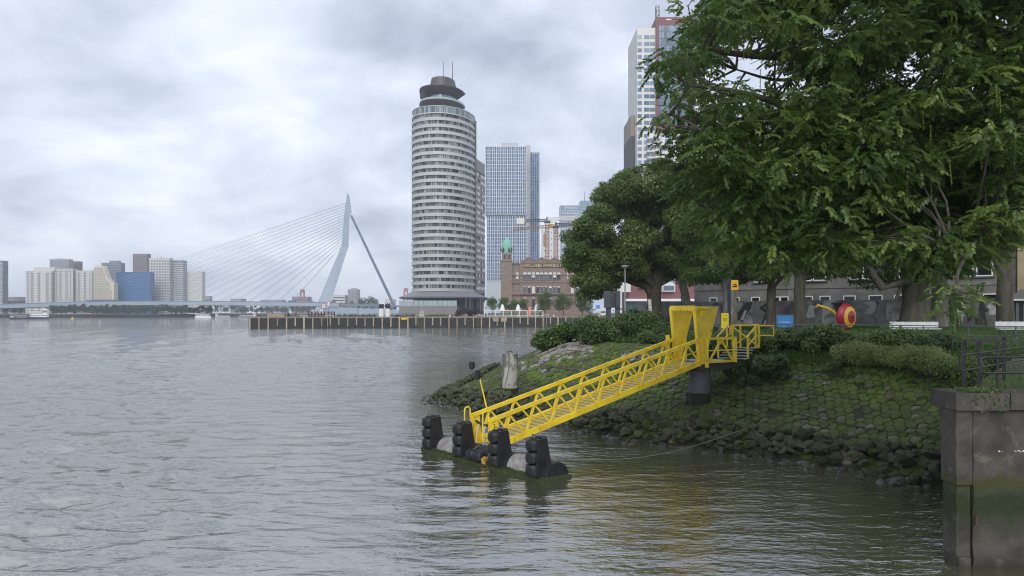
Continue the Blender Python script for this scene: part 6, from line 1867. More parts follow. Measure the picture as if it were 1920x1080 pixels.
# terrace windbreak
p0, p1 = pier_pt(913.5, 8), pier_pt(1018, 8)
T = thing('terrace_windbreak', 'long white framed glass windbreak of the terrace on the pier', 'windbreak', p0)
for z in (.25, 2.1):
    mb = MB(); mb.beam(p0+Vector((0,0,z)), p1+Vector((0,0,z)), .22, .22); part('rail', mb, M_white, T)
M_clear = mat('windbreak_glass', (0.12,0.14,0.13), rough=.1)
for k in range(8):
    a, b = p0.lerp(p1,k/7), p0.lerp(p1,min(1,(k+1)/7))
    mb = MB(); mb.beam(a, a+Vector((0,0,2.2)), .2, .2); part('post', mb, M_white, T)
    if k < 7: 
        mb = MB(); mb.slab([a.lerp(b,.05)+Vector((0,.05,.37)), a.lerp(b,.95)+Vector((0,.05,.37)), a.lerp(b,.95)+Vector((0,.05,1.2)), a.lerp(b,.05)+Vector((0,.05,1.2))], (0,.03,0)); part('pane', mb, M_clear, T)
for px, w in ((942,'left'),(971.5,'middle'),(1006,'right')):
    p = pier_pt(px, 12)
    T = thing('parasol', '%s one of the white folded terrace parasols on the pier' % w, 'parasol', p, 'terrace parasols')
    mb = MB(); mb.tube([p, p+Vector((0,0,4.2))], .08, 6); part('pole', mb, M_white, T)
    mb = MB(); mb.lathe([(1.0,2.2),(.6,3.6),(.35,4.3),(.05,4.4)], p, 10); part('canopy', mb, M_white, T)
p = pier_pt(908, 5); mb = MB(); mb.tube([p, p+Vector((0,0,5.0))], [.22,.16], 6); part('flagpole', mb, M_white, loc=p, label='short white pole at the left end of the terrace windbreak', cat='pole')
p = pier_pt(671, 3); mb = MB(); mb.tube([p, p+Vector((0,0,4.4))], [.12,.08], 6); part('quay_pole', mb, M_fence, loc=p, label='thin grey pole on the grass between signs and funnels', cat='pole')
for px, w in ((873,'left'),(903,'right')):
    p = pier_pt(px-(0 if w == 'left' else 2), 5); T = thing('planter_box', '%s of two pale planter boxes near the purple shrubs' % w, 'planter', p, 'planter boxes')
    mb = MB(); mb.box(p.x-.8, p.x+.8, p.y-.5, p.y+.5, p.z, p.z+.8); part('box', mb, M_stone, T)
    mb = MB(); mb.lathe([(.6,.805),(.5,1.2),(.15,1.4)], p, 8); part('planting', mb, M_leaf_far, T)
# parked van and road sign right of the hotel
p = pier_pt(1131, 26)
V_ = thing('parked_van', 'white van parked behind the quay right of the hotel', 'van', p)
mb = MB(); mb.slab([(p.x-1.0,p.y-.1,p.z+.35), (p.x+1.0,p.y-.1,p.z+.35), (p.x+1.0,p.y-.1,p.z+1.3), (p.x+.85,p.y-.1,p.z+2.2), (p.x-.85,p.y-.1,p.z+2.2), (p.x-1.0,p.y-.1,p.z+1.3)], (0,4.6,0)); part('body', mb, M_white, V_)
mb = MB(); mb.slab([(p.x-.85,p.y-.16,p.z+1.32), (p.x+.85,p.y-.16,p.z+1.32), (p.x+.74,p.y-.16,p.z+2.0), (p.x-.74,p.y-.16,p.z+2.0)], (0,.05,0)); part('windscreen', mb, M_g_dark, V_)
for sx in (-1,1):
    mb = MB(); mb.tube([(p.x+sx*.98,p.y+.8,p.z+.35), (p.x+sx*.78,p.y+.8,p.z+.35)], .35, 10); part('wheel', mb, M_rubber, V_)
    mb = MB(); mb.box(p.x+sx*.7-.16, p.x+sx*.7+.16, p.y-.16, p.y-.105, p.z+.85, p.z+1.05); part('headlight', mb, M_lamp, V_)
p = pier_pt(1121, 20); T = thing('road_sign', 'blue and white road sign left of the white van', 'sign', p)
mb = MB(); mb.tube([p, p+Vector((0,0,4.2))], .08, 6); part('post', mb, M_fence, T)
mb = MB(); mb.box(p.x-.75, p.x+.75, p.y-.2, p.y-.1, p.z+2.9, p.z+4.3); part('blue_plate', mb, M_blue, T)
mb = MB(); mb.box(p.x-.75, p.x+.75, p.y-.2, p.y-.1, p.z+2.2, p.z+2.88); part('white_plate', mb, M_white, T)

# ---------------------------------------------------------------- distant people on the pier
def person(px, back, label, top, legs, stride=.18, hgt=1.75, lean=.0):
    """one continuous figure grown from a jointed skeleton"""
    p = pier_pt(px, back)
    J = {'pelvis':(0,0,.95),'chest':(lean*.6,0,1.32),'neck':(lean*.8,0,1.52),'head':(lean,0,1.66),
         'kneeL':(.09,stride*.5,.50),'footL':(.10,stride,.04),'kneeR':(-.09,-stride*.3,.50),'footR':(-.10,-stride,.04),
         'shL':(.19,0,1.44),'elL':(.26,.05,1.16),'haL':(.24,.16,.92),'shR':(-.19,0,1.44),'elR':(-.26,-.05,1.16),'haR':(-.24,-.12,.92)}
    Rr = {'pelvis':.155,'chest':.17,'neck':.065,'head':.115,'kneeL':.075,'footL':.06,'kneeR':.075,'footR':.06,'shL':.075,'elL':.055,'haL':.045,'shR':.075,'elR':.055,'haR':.045}
    E = [('pelvis','chest'),('chest','neck'),('neck','head'),('pelvis','kneeL'),('kneeL','footL'),('pelvis','kneeR'),('kneeR','footR'),('chest','shL'),('shL','elL'),('elL','haL'),('chest','shR'),('shR','elR'),('elR','haR')]
    nm = list(J); me = bpy.data.meshes.new('person')
    k = hgt/1.78
    me.from_pydata([tuple(c*k for c in J[n]) for n in nm], [(nm.index(a), nm.index(b)) for a, b in E], [])
    T = bpy.data.objects.new('person', me); COL.objects.link(T); T.location = p
    sk = T.modifiers.new('skin', 'SKIN')
    for i, n in enumerate(nm):
        me.skin_vertices[0].data[i].radius = (Rr[n]*k, Rr[n]*.85*k); me.skin_vertices[0].data[i].use_root = (n == 'pelvis')
    sb = T.modifiers.new('sub', 'SUBSURF'); sb.levels = 1; sb.render_levels = 1
    # clothing colours by height on the figure
    m = bpy.data.materials.new('clothing'); m.use_nodes = True; nt = m.node_tree; b = nt.nodes['Principled BSDF']; b.inputs['Roughness'].default_value = .85
    tc = nt.nodes.new('ShaderNodeTexCoord'); sp = nt.nodes.new('ShaderNodeSeparateXYZ'); nt.links.new(tc.outputs['Object'], sp.inputs[0])
    rp = nt.nodes.new('ShaderNodeValToRGB'); rp.color_ramp.interpolation = 'CONSTANT'
    mr = nt.nodes.new('ShaderNodeMapRange'); mr.inputs[1].default_value = 0; mr.inputs[2].default_value = 2.0; nt.links.new(sp.outputs['Z'], mr.inputs[0]); nt.links.new(mr.outputs[0], rp.inputs[0])
    e = rp.color_ramp.elements; e[0].position = 0; e[0].color = (*legs,1); e[1].position = .48; e[1].color = (*top,1)
    q = e.new(.76); q.color = (.42,.27,.20,1); q = e.new(.86); q.color = (.05,.035,.025,1)
    nt.links.new(rp.outputs[0], b.inputs['Base Color'])
    me.materials.append(m)
    props(T, label, 'person', 'people on the pier')
    return T
bpy.context.view_layer.update()
person(1110, 7, 'person in a red jacket standing at the quay near the road sign', (.45,.05,.06), (.03,.03,.05), .08)
person(1107.5, 6.5, 'person in a blue jacket beside the one in red', (.04,.10,.35), (.02,.02,.03), .08)
person(1013, 2.5, 'person in dark clothes walking along the quay before the trees', (.02,.02,.03), (.02,.02,.03), .30)
person(540.5, 1.5, 'person in dark clothes standing near the tip of the pier', (.03,.03,.05), (.02,.02,.03), .06)
person(554.5, 3, 'person in a dark red top at the pier left of the rusty frame', (.22,.05,.06), (.03,.03,.04), .1)
# ================================================================ trees, shrubs, grass, haze
def unit(a):
    return a / (np.linalg.norm(a, axis=1)[:, None] + 1e-9)
def leaf_quads(P_, N_, size, aspect=.55, rng=RNG, droop=.3):
    """folded leaf blades: two quads about the midrib -> here one rhombus of four points"""
    n = len(P_)
    ax = unit(np.cross(N_, rng.normal(0, 1, (n, 3)))); ax[:, 2] -= droop; ax = unit(ax)
    sd = unit(np.cross(N_, ax))
    s = size[:, None]
    nn = unit(np.cross(ax, sd))
    v0 = P_; v1 = P_ + ax*s*.45 + sd*s*aspect*.5 + nn*s*.06; v2 = P_ + ax*s; v3 = P_ + ax*s*.45 - sd*s*aspect*.5 + nn*s*.06
    return np.stack([v0, v1, v2, v3], 1).reshape(-1, 3)
def crown_points(clumps, n, rng):
    """leaf positions and normals spread through clump volumes, denser towards their skins"""
    c = np.array([k[:3] for k in clumps]); r = np.array([k[3] for k in clumps]); fl = np.array([k[4] if len(k) > 4 else .75 for k in clumps])
    w = r**2; w /= w.sum()
    i = rng.choice(len(c), n, p=w)
    d = unit(rng.normal(0, 1, (n, 3)))
    rad = r[i]*(.55 + .5*rng.random(n)**.6)
    off = d*rad[:, None]; off[:, 2] *= fl[i]
    nor = unit(d*.7 + np.array([0,0,.8]) + rng.normal(0, .45, (n, 3)))
    return c[i] + off, nor, i
def limb_path(a, b, rng, bend=.12, n=6, sag=0):
    a, b = Vector(a), Vector(b); L = (b-a).length
    o = Vector((rng.normal(0,1), rng.normal(0,1), rng.normal(0,.6)))*L*bend
    return [a.lerp(b,t) + o*math.sin(math.pi*t) + Vector((0,0,sag*math.sin(math.pi*t))) for t in np.linspace(0,1,n)]
def tree(name, label, base, height, trunk_r, fork, clumps, nleaf, lsize, lm, bark, seed, group=None, cat='tree', limbs=6, crown_name='crown', lean=(0,0), second=None):
    rng = np.random.default_rng(seed)
    T = thing(name, label, cat, base, group)
    bx, by, bz = base
    top = Vector((bx+lean[0], by+lean[1], bz+fork))
    mb = MB()
    pts = limb_path((bx,by,bz-.3), top, rng, .03, 7)
    mb.tube(pts, [trunk_r*1.35, trunk_r*1.08, trunk_r, trunk_r*.95, trunk_r*.92, trunk_r*.9, trunk_r*.82], 12, cap=True)
    # uneven bark
    mb.v = [(x+rng.normal(0,trunk_r*.02), y+rng.normal(0,trunk_r*.02), z) for x,y,z in mb.v]
    part('trunk', mb, bark, T, smooth=True)
    cs = sorted(clumps, key=lambda k: -k[3])
    for k in range(min(limbs, len(cs))):
        c = cs[(k*7) % len(cs)] if len(cs) > limbs else cs[k]
        mb = MB(); pts = limb_path(top - Vector((0,0,fork*.10*rng.random())), Vector(c[:3]), rng, .10, 7, .0)
        r0 = trunk_r*rng.uniform(.42,.62)
        mb.tube(pts, list(np.linspace(r0, r0*.15, 7)), 8); part('limb', mb, bark, T, smooth=True)
    if second:
        for a, b, r0 in second:
            mb = MB(); mb.tube(limb_path(a, b, rng, .06, 7), list(np.linspace(r0, r0*.4, 7)), 9); part('limb', mb, bark, T, smooth=True)
    Pp, Nn, ci = crown_points(clumps, nleaf, rng)
    sz = lsize*rng.uniform(.65, 1.35, nleaf)
    V = leaf_quads(Pp, Nn, sz, .6, rng)
    tint = rng.random(len(clumps))[ci]*.45 + rng.random(nleaf)*.55
    fast_mesh(crown_name, V, 4, lm, T, rnd=tint)
    return T
def scatter_clumps(pxs, D, n, rmin, rmax, rng, dspread=3.0, inside=None):
    """clumps filling an outline given as a polygon (seen from here), spread in depth about D"""
    poly = np.array(pxs, float); out = []
    x0, y0 = poly.min(0); x1, y1 = poly.max(0)
    def ins(x, y):
        c = False
        for i in range(len(poly)):
            a, b = poly[i], poly[(i+1) % len(poly)]
            if (a[1] > y) != (b[1] > y) and x < (b[0]-a[0])*(y-a[1])/(b[1]-a[1]) + a[0]: c = not c
        return c
    while len(out) < n:
        x, y = rng.uniform(x0, x1), rng.uniform(y0, y1)
        if not ins(x, y): continue
        d = D + rng.uniform(-dspread, dspread)
        p = P(x, y, d)
        out.append((p.x, p.y, p.z, rng.uniform(rmin, rmax), rng.uniform(.55, .8)))
    return out
def pb(px, D):
    x = PX(px, D); return (x, D, gz(x, D))

# ---------------------------------------------------------------- park trees, left to right
_r = np.random.default_rng(3)
tree('maple_tree', 'broad dense maple with a forked trunk at the left end of the park', pb(1226, 68), 15, .72, 4.2,
     scatter_clumps([(1085,420),(1130,360),(1180,338),(1250,330),(1330,345),(1350,440),(1345,500),(1290,512),(1215,525),(1150,525),(1105,535),(1080,495)], 68, 80, .8, 1.6, _r, 4.5) + scatter_clumps([(1072,430),(1120,385),(1160,420),(1150,545),(1085,560),(1070,500)], 66.5, 36, .8, 1.3, _r, 3) + scatter_clumps([(1140,345),(1200,325),(1260,330),(1260,380),(1150,400)], 67, 18, .8, 1.3, _r, 2.5) + scatter_clumps([(1225,312),(1280,298),(1350,300),(1370,350),(1250,350)], 69, 24, .7, 1.2, _r, 3) + [(*P(x_, y_, 66.5+_r.uniform(-2,2)), _r.uniform(.35,.65), .7) for x_, y_ in ((1068,470),(1075,440),(1090,415),(1108,392),(1122,372),(1135,352),(1150,342),(1172,328),(1196,318),(1215,322),(1078,530),(1090,552),(1108,560),(1066,500),(1130,345),(1160,332),(1240,318),(1084,425),(1100,400),(1142,350),(1185,322),(1072,455))], 134000, .24, M_leaf_mid, M_bark, 1, 'park trees', limbs=9,
     second=[((PX(1226,68),68,6.0), (PX(1196,67),67,9.5), .34), ((PX(1228,68),68,6.3), (PX(1250,67.5),67.5,9.5), .28)])
tree('park_tree', 'slim leaning trunk right of the dark street lamp with a spreading crown', pb(1299, 70), 14, .42, 5.2,
     scatter_clumps([(1240,380),(1300,335),(1380,335),(1400,440),(1360,515),(1270,520),(1245,470)], 70, 56, .9, 1.6, _r, 3), 42000, .20, M_leaf_mid2, M_bark_pale, 2, 'park trees', limbs=5, lean=(-1.2,0))
tree('park_tree', 'mottled pale trunk behind the tall blue post, second branch leaning right', pb(1361, 56), 13, .56, 4.0,
     scatter_clumps([(1285,400),(1340,350),(1430,360),(1445,470),(1430,518),(1380,515),(1330,530),(1290,515)], 57, 60, .8, 1.4, _r, 3), 46000, .19, M_leaf_mid2, M_bark_pale, 3, 'park trees', limbs=5,
     second=[((PX(1363,56),56,5.8), (PX(1400,56),56,9.2), .30)])
tree('park_tree', 'thin dark trunk with low foliage left of the blue board', pb(1447, 55), 11, .36, 3.6,
     scatter_clumps([(1405,420),(1450,380),(1490,420),(1490,500),(1470,535),(1425,535),(1408,510)], 55, 34, .6, 1.2, _r, 2), 26000, .18, M_leaf_mid2, M_bark, 4, 'park trees', limbs=4)
tree('park_tree', 'knobbly dark trunk right of the blue board', pb(1500, 53), 11, .44, 3.9,
     scatter_clumps([(1450,360),(1520,340),(1590,380),(1590,490),(1540,515),(1480,515),(1455,470)], 54, 40, .8, 1.3, _r, 3), 30000, .18, M_leaf_mid2, M_bark, 5, 'park trees', limbs=4)
tree('wingnut_tree', 'very thick trunk with crooked low limbs behind the middle bench', pb(1716, 52), 16, .98, 4.2,
     scatter_clumps([(1540,300),(1640,240),(1800,250),(1880,330),(1880,420),(1830,490),(1790,500),(1740,510),(1640,520),(1580,510),(1545,450)], 53, 80, 1.1, 1.9, _r, 5), 64000, .22, M_leaf_mid2, M_bark, 6, 'park trees', limbs=6,
     second=[((PX(1712,52),52,7.3), (PX(1655,51),51,6.7), .36), ((PX(1655,51),51,6.7), (PX(1615,51),51,10), .30), ((PX(1690,51.5),51.5,6.9), (PX(1668,51),51,5.0), .16), ((PX(1722,52),52,7.6), (PX(1800,52),52,11), .4)])
tree('park_tree', 'pale grey trunk just right of the very thick one', pb(1762, 57), 13, .62, 5.0,
     scatter_clumps([(1700,320),(1800,300),(1830,400),(1800,470),(1740,470)], 58, 16, 1.0, 1.6, _r, 3), 10000, .2, M_leaf_mid2, M_bark_pale, 7, 'park trees', limbs=3)
tree('park_tree', 'dark forked trunk near the right edge beside the printed man in a white jacket', pb(1888, 48), 14, .50, 4.9,
     scatter_clumps([(1850,330),(1900,290),(1990,300),(2000,420),(1930,440),(1870,430)], 49, 22, .9, 1.6, _r, 3), 14000, .2, M_leaf_mid2, M_bark, 8, 'park trees', limbs=3,
     second=[((PX(1888,48),48,7.0), (PX(1846,47.5),47.5,10.0), .26), ((PX(1890,48),48,8.4), (PX(1912,48),48,12.5), .26), ((PX(1888,48),48,8.2), (PX(1880,48),48,12.5), .28)])
# background trees beyond the park, closing the canopy
tree('park_tree', 'round crown rising behind the maple against the sky', pb(1230, 92), 20, .6, 7,
     scatter_clumps([(1190,345),(1230,325),(1300,318),(1400,330),(1420,430),(1250,450),(1190,420)], 92, 40, 1.5, 2.3, _r, 4), 30000, .30, M_leaf_mid, M_bark, 9, 'park trees', limbs=4)

# ---------------------------------------------------------------- the near wingnut: pinnate leaves, hanging catkins
def pinnate(n_pairs=5, L=.28, ll=.092):
    """one drooping compound leaf in its own frame: x along the stalk, y sideways, z up. Returns leaflet quads."""
    qs = []
    def leaflet(b, d, up):
        b, d, up = Vector(b), Vector(d).normalized(), Vector(up)
        s = d.cross(up).normalized(); w = ll*.30
        t = b + d*ll; m = b + d*ll*.45; m2 = b + d*ll*.78
        qs.append([b, m + s*w*1.05 - up*.012, t - up*.025, m - s*w*1.05 - up*.012])
    for k in range(n_pairs):
        x = L*(.22 + .72*k/(n_pairs-1)); z = -.10*(x/L)**2
        for sg_ in (-1, 1):
            leaflet((x, 0, z), (.55+random.uniform(-.2,.2), sg_*.9, -.32+random.uniform(-.3,.2)), Vector((random.uniform(-.35,.35), random.uniform(-.35,.35), 1)).normalized())
    leaflet((L, 0, -.10), (1, 0, -.5), (0,0,1))
    return np.array([[tuple(p) for p in q] for q in qs])      # (nq,4,3)
PIN = [pinnate(5), pinnate(6, .31, .086), pinnate(4, .22, .096), pinnate(5, .27, .088), pinnate(6, .29, .09)]
NT = thing('wingnut_tree', 'huge overhanging wingnut with pinnate leaves and hanging catkins, crown filling the upper right', 'tree', (23.0, 20.5, 3.4), 'park trees')
rg = np.random.default_rng(21)
trunk_top = Vector((22.4, 20.5, 9.0))
mb = MB(); mb.tube(limb_path((23,20.5,3.1), trunk_top, rg, .02, 7), [1.15,.95,.86,.82,.8,.78,.72], 14); part('trunk', mb, M_bark, NT, smooth=True)
LIMBS = []
def limb(pts, r0, r1):
    pts = [p if isinstance(p, Vector) else P(*p) for p in pts]
    # smooth path
    sm = catmull(pts, 4) if len(pts) > 2 else pts
    mb = MB(); mb.tube(sm, list(np.linspace(r0, r1, len(sm))), 8); part('limb', mb, M_bark, NT, smooth=True)
    LIMBS.append(sm)
limb([trunk_top, (2060,380,20), (1900,315,19), (1760,285,18), (1620,290,17.5), (1480,305,17), (1370,322,16.5)], .42, .05)
limb([trunk_top, (2080,200,20), (1930,110,19), (1760,80,18.5), (1600,95,18), (1450,105,17.5), (1330,95,17)], .40, .05)
limb([trunk_top, (2120,330,17), (1960,400,15.5), (1850,420,15), (1760,455,14.6)], .30, .04)
limb([(1760,285,18), (1660,235,17.5), (1520,215,17), (1400,175,16.5), (1290,160,16)], .16, .03)
limb([(1900,315,19), (1760,360,18.5), (1620,385,18), (1500,430,17.6), (1400,455,17)], .17, .03)
limb([(1620,290,17.5), (1480,255,17), (1350,240,16.3), (1255,215,15.8)], .10, .02)
limb([(1930,110,19), (1820,20,18.5), (1700,-60,18), (1520,-70,17.5), (1380,-20,17)], .18, .03)
limb([trunk_top, (2150,100,22), (2000,-100,22), (1800,-200,21)], .35, .08)
limb([(1850,420,15), (1800,500,14.2), (1795,545,13.8)], .06, .015)
limb([trunk_top + Vector((0,0,2)), (2100,-50,24), (1900,-120,25), (1650,-180,25)], .35, .08)
limb([(1600,95,18), (1480,150,18.4), (1380,130,18.2)], .08, .02)
limb([(1480,305,17), (1400,370,17.2), (1330,420,17)], .06, .015)
# sprays of leaves: clump centres along and around the limbs, flattened layers
sprays = []
out_poly = np.array([(1290,-40),(1282,30),(1270,70),(1232,105),(1228,150),(1243,190),(1236,240),(1262,262),(1255,300),(1290,340),(1300,420),(1330,470),(1400,490),(1475,505),(1530,500),(1600,490),(1690,500),(1760,520),(1840,500),(1920,440),(2000,420),(2080,400),(2080,-260),(1700,-320),(1400,-200)], float)
def inside(poly, x, y):
    c = False
    for i in range(len(poly)):
        a, b = poly[i], poly[(i+1) % len(poly)]
        if (a[1] > y) != (b[1] > y) and x < (b[0]-a[0])*(y-a[1])/(b[1]-a[1]) + a[0]: c = not c
    return c
holes = [(1415,118,42,22),(1350,140,26,14),(1478,150,26,12),(1712,108,22,12),(1895,40,26,14),(1388,70,16,10),(1560,60,14,8)]
while len(sprays) < 1050:
    x, y = rg.uniform(1225, 2080), rg.uniform(-300, 520)
    if not inside(out_poly, x, y) or not inside(out_poly, x-42, y) or not inside(out_poly, x, y+22): continue
    if (y < -30 or x > 1950) and rg.random() < .35: continue
    d = rg.uniform(14.0, 23.0)
    if y > 420: d = rg.uniform(14.5, 19)
    if any(((x-a)/(c+22))**2 + ((y-b)/(e+20))**2 < 1 for a, b, c, e in holes): continue
    p = P(x, y, d)
    sprays.append((p.x, p.y, p.z, rg.uniform(.42, .85)))
for x, y, d, r_ in ((1790,545,13.6,.35),(1815,552,13.8,.32),(1770,560,13.5,.28),(1800,578,13.6,.26),(1495,470,17,.7),(1470,488,17,.5),(1516,500,16.8,.5),(1350,465,17,.6),(1345,440,17,.6),(1240,130,16,.4),(1240,225,15.8,.45),(1252,110,16,.4),(1262,262,16,.4),(1275,285,16.4,.5),(1268,312,16.8,.45),(1290,335,17,.5),(1315,355,17,.55),(1300,305,16.5,.5),(1335,340,17.2,.55),(1285,360,17.4,.45),(1320,395,17.4,.5),(1290,12,17,.35),(1600,60,18,.6),(1270,205,16,.5)):
    p = P(x, y, d); sprays.append((p.x, p.y, p.z, r_))
S_ = np.array(sprays)
per = 46
quads, tint = [], []
for k, (cx, cy, cz, r_) in enumerate(S_):
    n = int(per*max(.35, r_/.75)**1.5)
    if cz > 15.5: n = int(n*.6)
    t = PIN[k % 5]
    d = unit(rg.normal(0, 1, (n, 3)))
    pos = np.array([cx, cy, cz]) + d*np.array([1, 1, .45])*(r_*rg.random(n)**.45)[:, None]
    ang = np.arctan2(d[:,1], d[:,0]) + rg.normal(0, .7, n)
    pit = rg.normal(-.12, .38, n); rol = rg.normal(0, .35, n)
    ca, sa, cp, sp = np.cos(ang), np.sin(ang), np.cos(pit), np.sin(pit)
    X = np.stack([ca*cp, sa*cp, sp], 1)
    Yv = np.stack([-sa, ca, np.zeros(n)], 1); Zv = np.cross(X, Yv)
    Y2 = Yv*np.cos(rol)[:,None] + Zv*np.sin(rol)[:,None]; Z2 = np.cross(X, Y2)
    sc_ = rg.uniform(.6, 1.35, n)[:, None, None, None]
    tq = t[None]
    W = pos[:,None,None,:] + sc_*(tq[...,0:1]*X[:,None,None,:] + tq[...,1:2]*Y2[:,None,None,:] + tq[...,2:3]*Z2[:,None,None,:])
    quads.append(W.reshape(-1, 3))
    base_t = rg.random()**1.5*.55
    tl = base_t + rg.random(n)**1.6*.55 + (rg.random(n) < .08)*.35
    tint.append(np.repeat(np.clip(tl, 0, 1), len(t)))
fast_mesh('crown', np.concatenate(quads), 4, M_leaf_near, NT, rnd=np.concatenate(tint))
# the crown goes on above the frame
up_cl = [(rg.uniform(6,32), rg.uniform(13,27), 0, rg.uniform(1.2,2.0), .6) for _ in range(95)]
up_cl = [(x, y, 16.5 + rg.random()*(10.5-.35*abs(x-21)), r_, f) for x, y, _, r_, f in up_cl]
Pp, Nn, ci = crown_points(up_cl, 30000, rg)
fast_mesh('upper_crown', leaf_quads(Pp, Nn, .30*rg.uniform(.7,1.3,30000), .55, rg), 4, M_leaf_near, NT, rnd=rg.random(30000)*.8)
# twigs from each spray to the nearest limb
allp = [p for l in LIMBS for p in l]
mb = MB()
for cx, cy, cz, r_ in S_:
    c = Vector((cx, cy, cz)); q = min(allp, key=lambda p: (p-c).length + max(0, (p.z-c.z))*.2)
    if (q-c).length > 2.0: continue
    mb.tube(limb_path(q, c, rg, .10, 5), [.035,.028,.022,.016,.010], 5, cap=False)
    for j in range(3):
        e = c + Vector((rg.normal(0,r_*.6), rg.normal(0,r_*.6), rg.normal(0,r_*.2)))
        mb.tube([c, c.lerp(e,.5)+Vector((0,0,.03)), e], [.012,.009,.006], 4, cap=False)
part('twigs', mb, M_bark, NT, kind='stuff')
# catkins: strings of small winged nutlets
def catkin_mesh(L):
    mb = MB(); n = int(L/.016)
    mb.tube([(0,0,0),(.006,0,-L*.5),(0,.004,-L)], .003, 4)
    for k in range(n):
        z = -L*(k+.3)/n; a = k*2.4; r_ = .014*(1.0-.35*k/n)
        mb.add([(.018*math.cos(a),.018*math.sin(a),z), (.004*math.cos(a+1.6),.004*math.sin(a+1.6),z-r_), (.010*math.cos(a)+.012*math.cos(a+1.5),.010*math.sin(a)+.012*math.sin(a+1.5),z+.002), (.004*math.cos(a-1.6),.004*math.sin(a-1.6),z+r_)], [(0,1,2),(0,2,3),(0,3,1),(1,3,2)])
    return mesh_of('catkin', mb, M_catkin)
CK = [catkin_mesh(L) for L in (.30,.38,.46)]
spots = [(1560,130,15.5),(1575,125,15.6),(1726,175,15),(1680,225,15.2),(1730,195,14.8),(1745,235,15),(1706,230,15.5),(1780,300,14.5),(1745,315,14.8),(1868,160,14.2),(1873,165,14.4),(1290,80,16),(1310,170,16),(1335,110,16.2),(1360,150,16.4),(1440,290,15.8),(1426,130,16.5),(1510,20,16),(1515,25,16.1),(1650,-5,16),(1785,30,15),(1793,25,15),(1792,580,13.5),(1501,515,16.6),(1420,225,16),(1250,200,15.8),(1905,240,14),(1610,225,15.6),(1618,235,15.7),(1840,270,14.4),(1268,140,15.9),(1395,70,16.4),(1700,330,15),(1633,260,15.4),(1470,215,16)]
for k, (x, y, d) in enumerate(spots):
    o = bpy.data.objects.new('catkin', CK[k % 3]); o.parent = NT; o.location = P(x, y, d) - ORG[NT]; COL.objects.link(o)
    o.rotation_euler = (rg.normal(0,.06), rg.normal(0,.06), rg.uniform(0,6)); s = rg.uniform(1.1,1.6); o.scale = (s,s,s)

# ---------------------------------------------------------------- shrubs on the bank
def shrub(name, label, px, D, r_, h, lm, n, ls, seed, group='shrubs along the bank', z=None, cat='shrub'):
    rng = np.random.default_rng(seed); x = PX(px, D); zz_ = gz(x, D) if z is None else z; h *= (.62 if px > 1400 else .85) if z is None and D < 50 and cat == 'shrub' else 1
    if 28 < D < 36 and px > 1400 and h > .7: D -= 1.1; x = PX(px, D); zz_ = gz(x, D)
    T = thing(name, label, cat, (x, D, zz_), group)
    cl = []
    for k in range(11):
        a = rng.uniform(0, 6.28); q = r_*rng.random()**.5
        cl.append((x+q*math.cos(a), D+q*.8*math.sin(a), zz_ + h*rng.uniform(.25,.85)*(1-.35*(q/r_)**2), r_*rng.uniform(.28,.45), .8))
    mb = MB()
    for k, c in enumerate(cl[:7]):
        mb.tube(limb_path((x+rng.normal(0,.15), D+rng.normal(0,.15), zz_-.1), c[:3], rng, .08, 4), [.03,.025,.018,.01], 5, cap=False)
    part('stems', mb, M_bark, T, kind='stuff')
    Pp, Nn, ci = crown_points(cl, n, rng)
    # a few shoots that stick out of the outline
    m = n//12
    Pp[:m] += np.stack([rng.normal(0,.15,m), rng.normal(0,.15,m), rng.random(m)*h*.28], 1)
    V = leaf_quads(Pp, Nn, ls*rng.uniform(.6,1.4,n), .75, rng, .35)
    fast_mesh('foliage', V, 4, lm, T, rnd=rng.random(len(cl))[ci]*.4+rng.random(n)*.6)
shrub('shrub', 'leafy green shrub at the very tip of the headland', 1030, 47.5, 1.5, 1.9, M_leaf_shrub, 6500, .17, 31)
shrub('shrub', 'low leafy shrub right of the headland tip shrub', 1075, 47, 1.5, 2.0, M_leaf_shrub, 6500, .17, 32)
shrub('shrub', 'dark shrub hanging over the pale setts near the headland tip', 1120, 42.5, 1.45, 1.9, M_leaf_shrub2, 6500, .16, 33)
shrub('shrub', 'light green shrub below the two-legged cabinet', 1165, 46.5, 1.4, 1.9, M_leaf_shrub, 6500, .16, 34)
shrub('shrub', 'tall shrub left of the yellow portal', 1196, 43.5, 1.5, 2.0, M_leaf_shrub2, 6500, .16, 35)
shrub('shrub', 'small shrub at the foot of the poster pillar', 1212, 48, 1.1, 1.7, M_leaf_shrub, 4500, .15, 36)
shrub('shrub', 'low shrub between the gangway rail and the yellow portal', 1245, 40, 1.2, 1.0, M_leaf_shrub2, 4500, .14, 37)
shrub('shrub', 'shrub behind the landing seen through its railing', 1350, 33.5, 1.2, 1.2, M_leaf_shrub2, 5000, .14, 38)
shrub('shrub', 'dark shrub hugging the right side of the yellow landing', 1412, 31.8, 1.2, 1.75, M_leaf_shrub2, 6500, .13, 39)
shrub('shrub', 'rounded leafy shrub right of the yellow stairs', 1452, 34.5, 1.3, 1.8, M_leaf_shrub, 6500, .14, 40)
shrub('shrub', 'ivy-like dark shrub below the blue board', 1492, 34.0, 1.2, 1.5, M_leaf_shrub2, 6500, .14, 41)
shrub('shrub', 'dense leafy shrub below the disc sculpture', 1540, 33.2, 1.3, 1.9, M_leaf_shrub, 6500, .14, 42)
shrub('shrub', 'light shrub with tall shoots left of the middle bench', 1600, 33.8, 1.1, 1.5, M_leaf_shrub, 5500, .13, 43)
shrub('shrub', 'broad leafy shrub below the middle bench', 1655, 31.5, 1.3, 1.8, M_leaf_shrub, 6500, .14, 44)
shrub('shrub', 'green shrub right of the middle bench', 1705, 32.0, 1.25, 1.4, M_leaf_shrub, 6000, .13, 45)
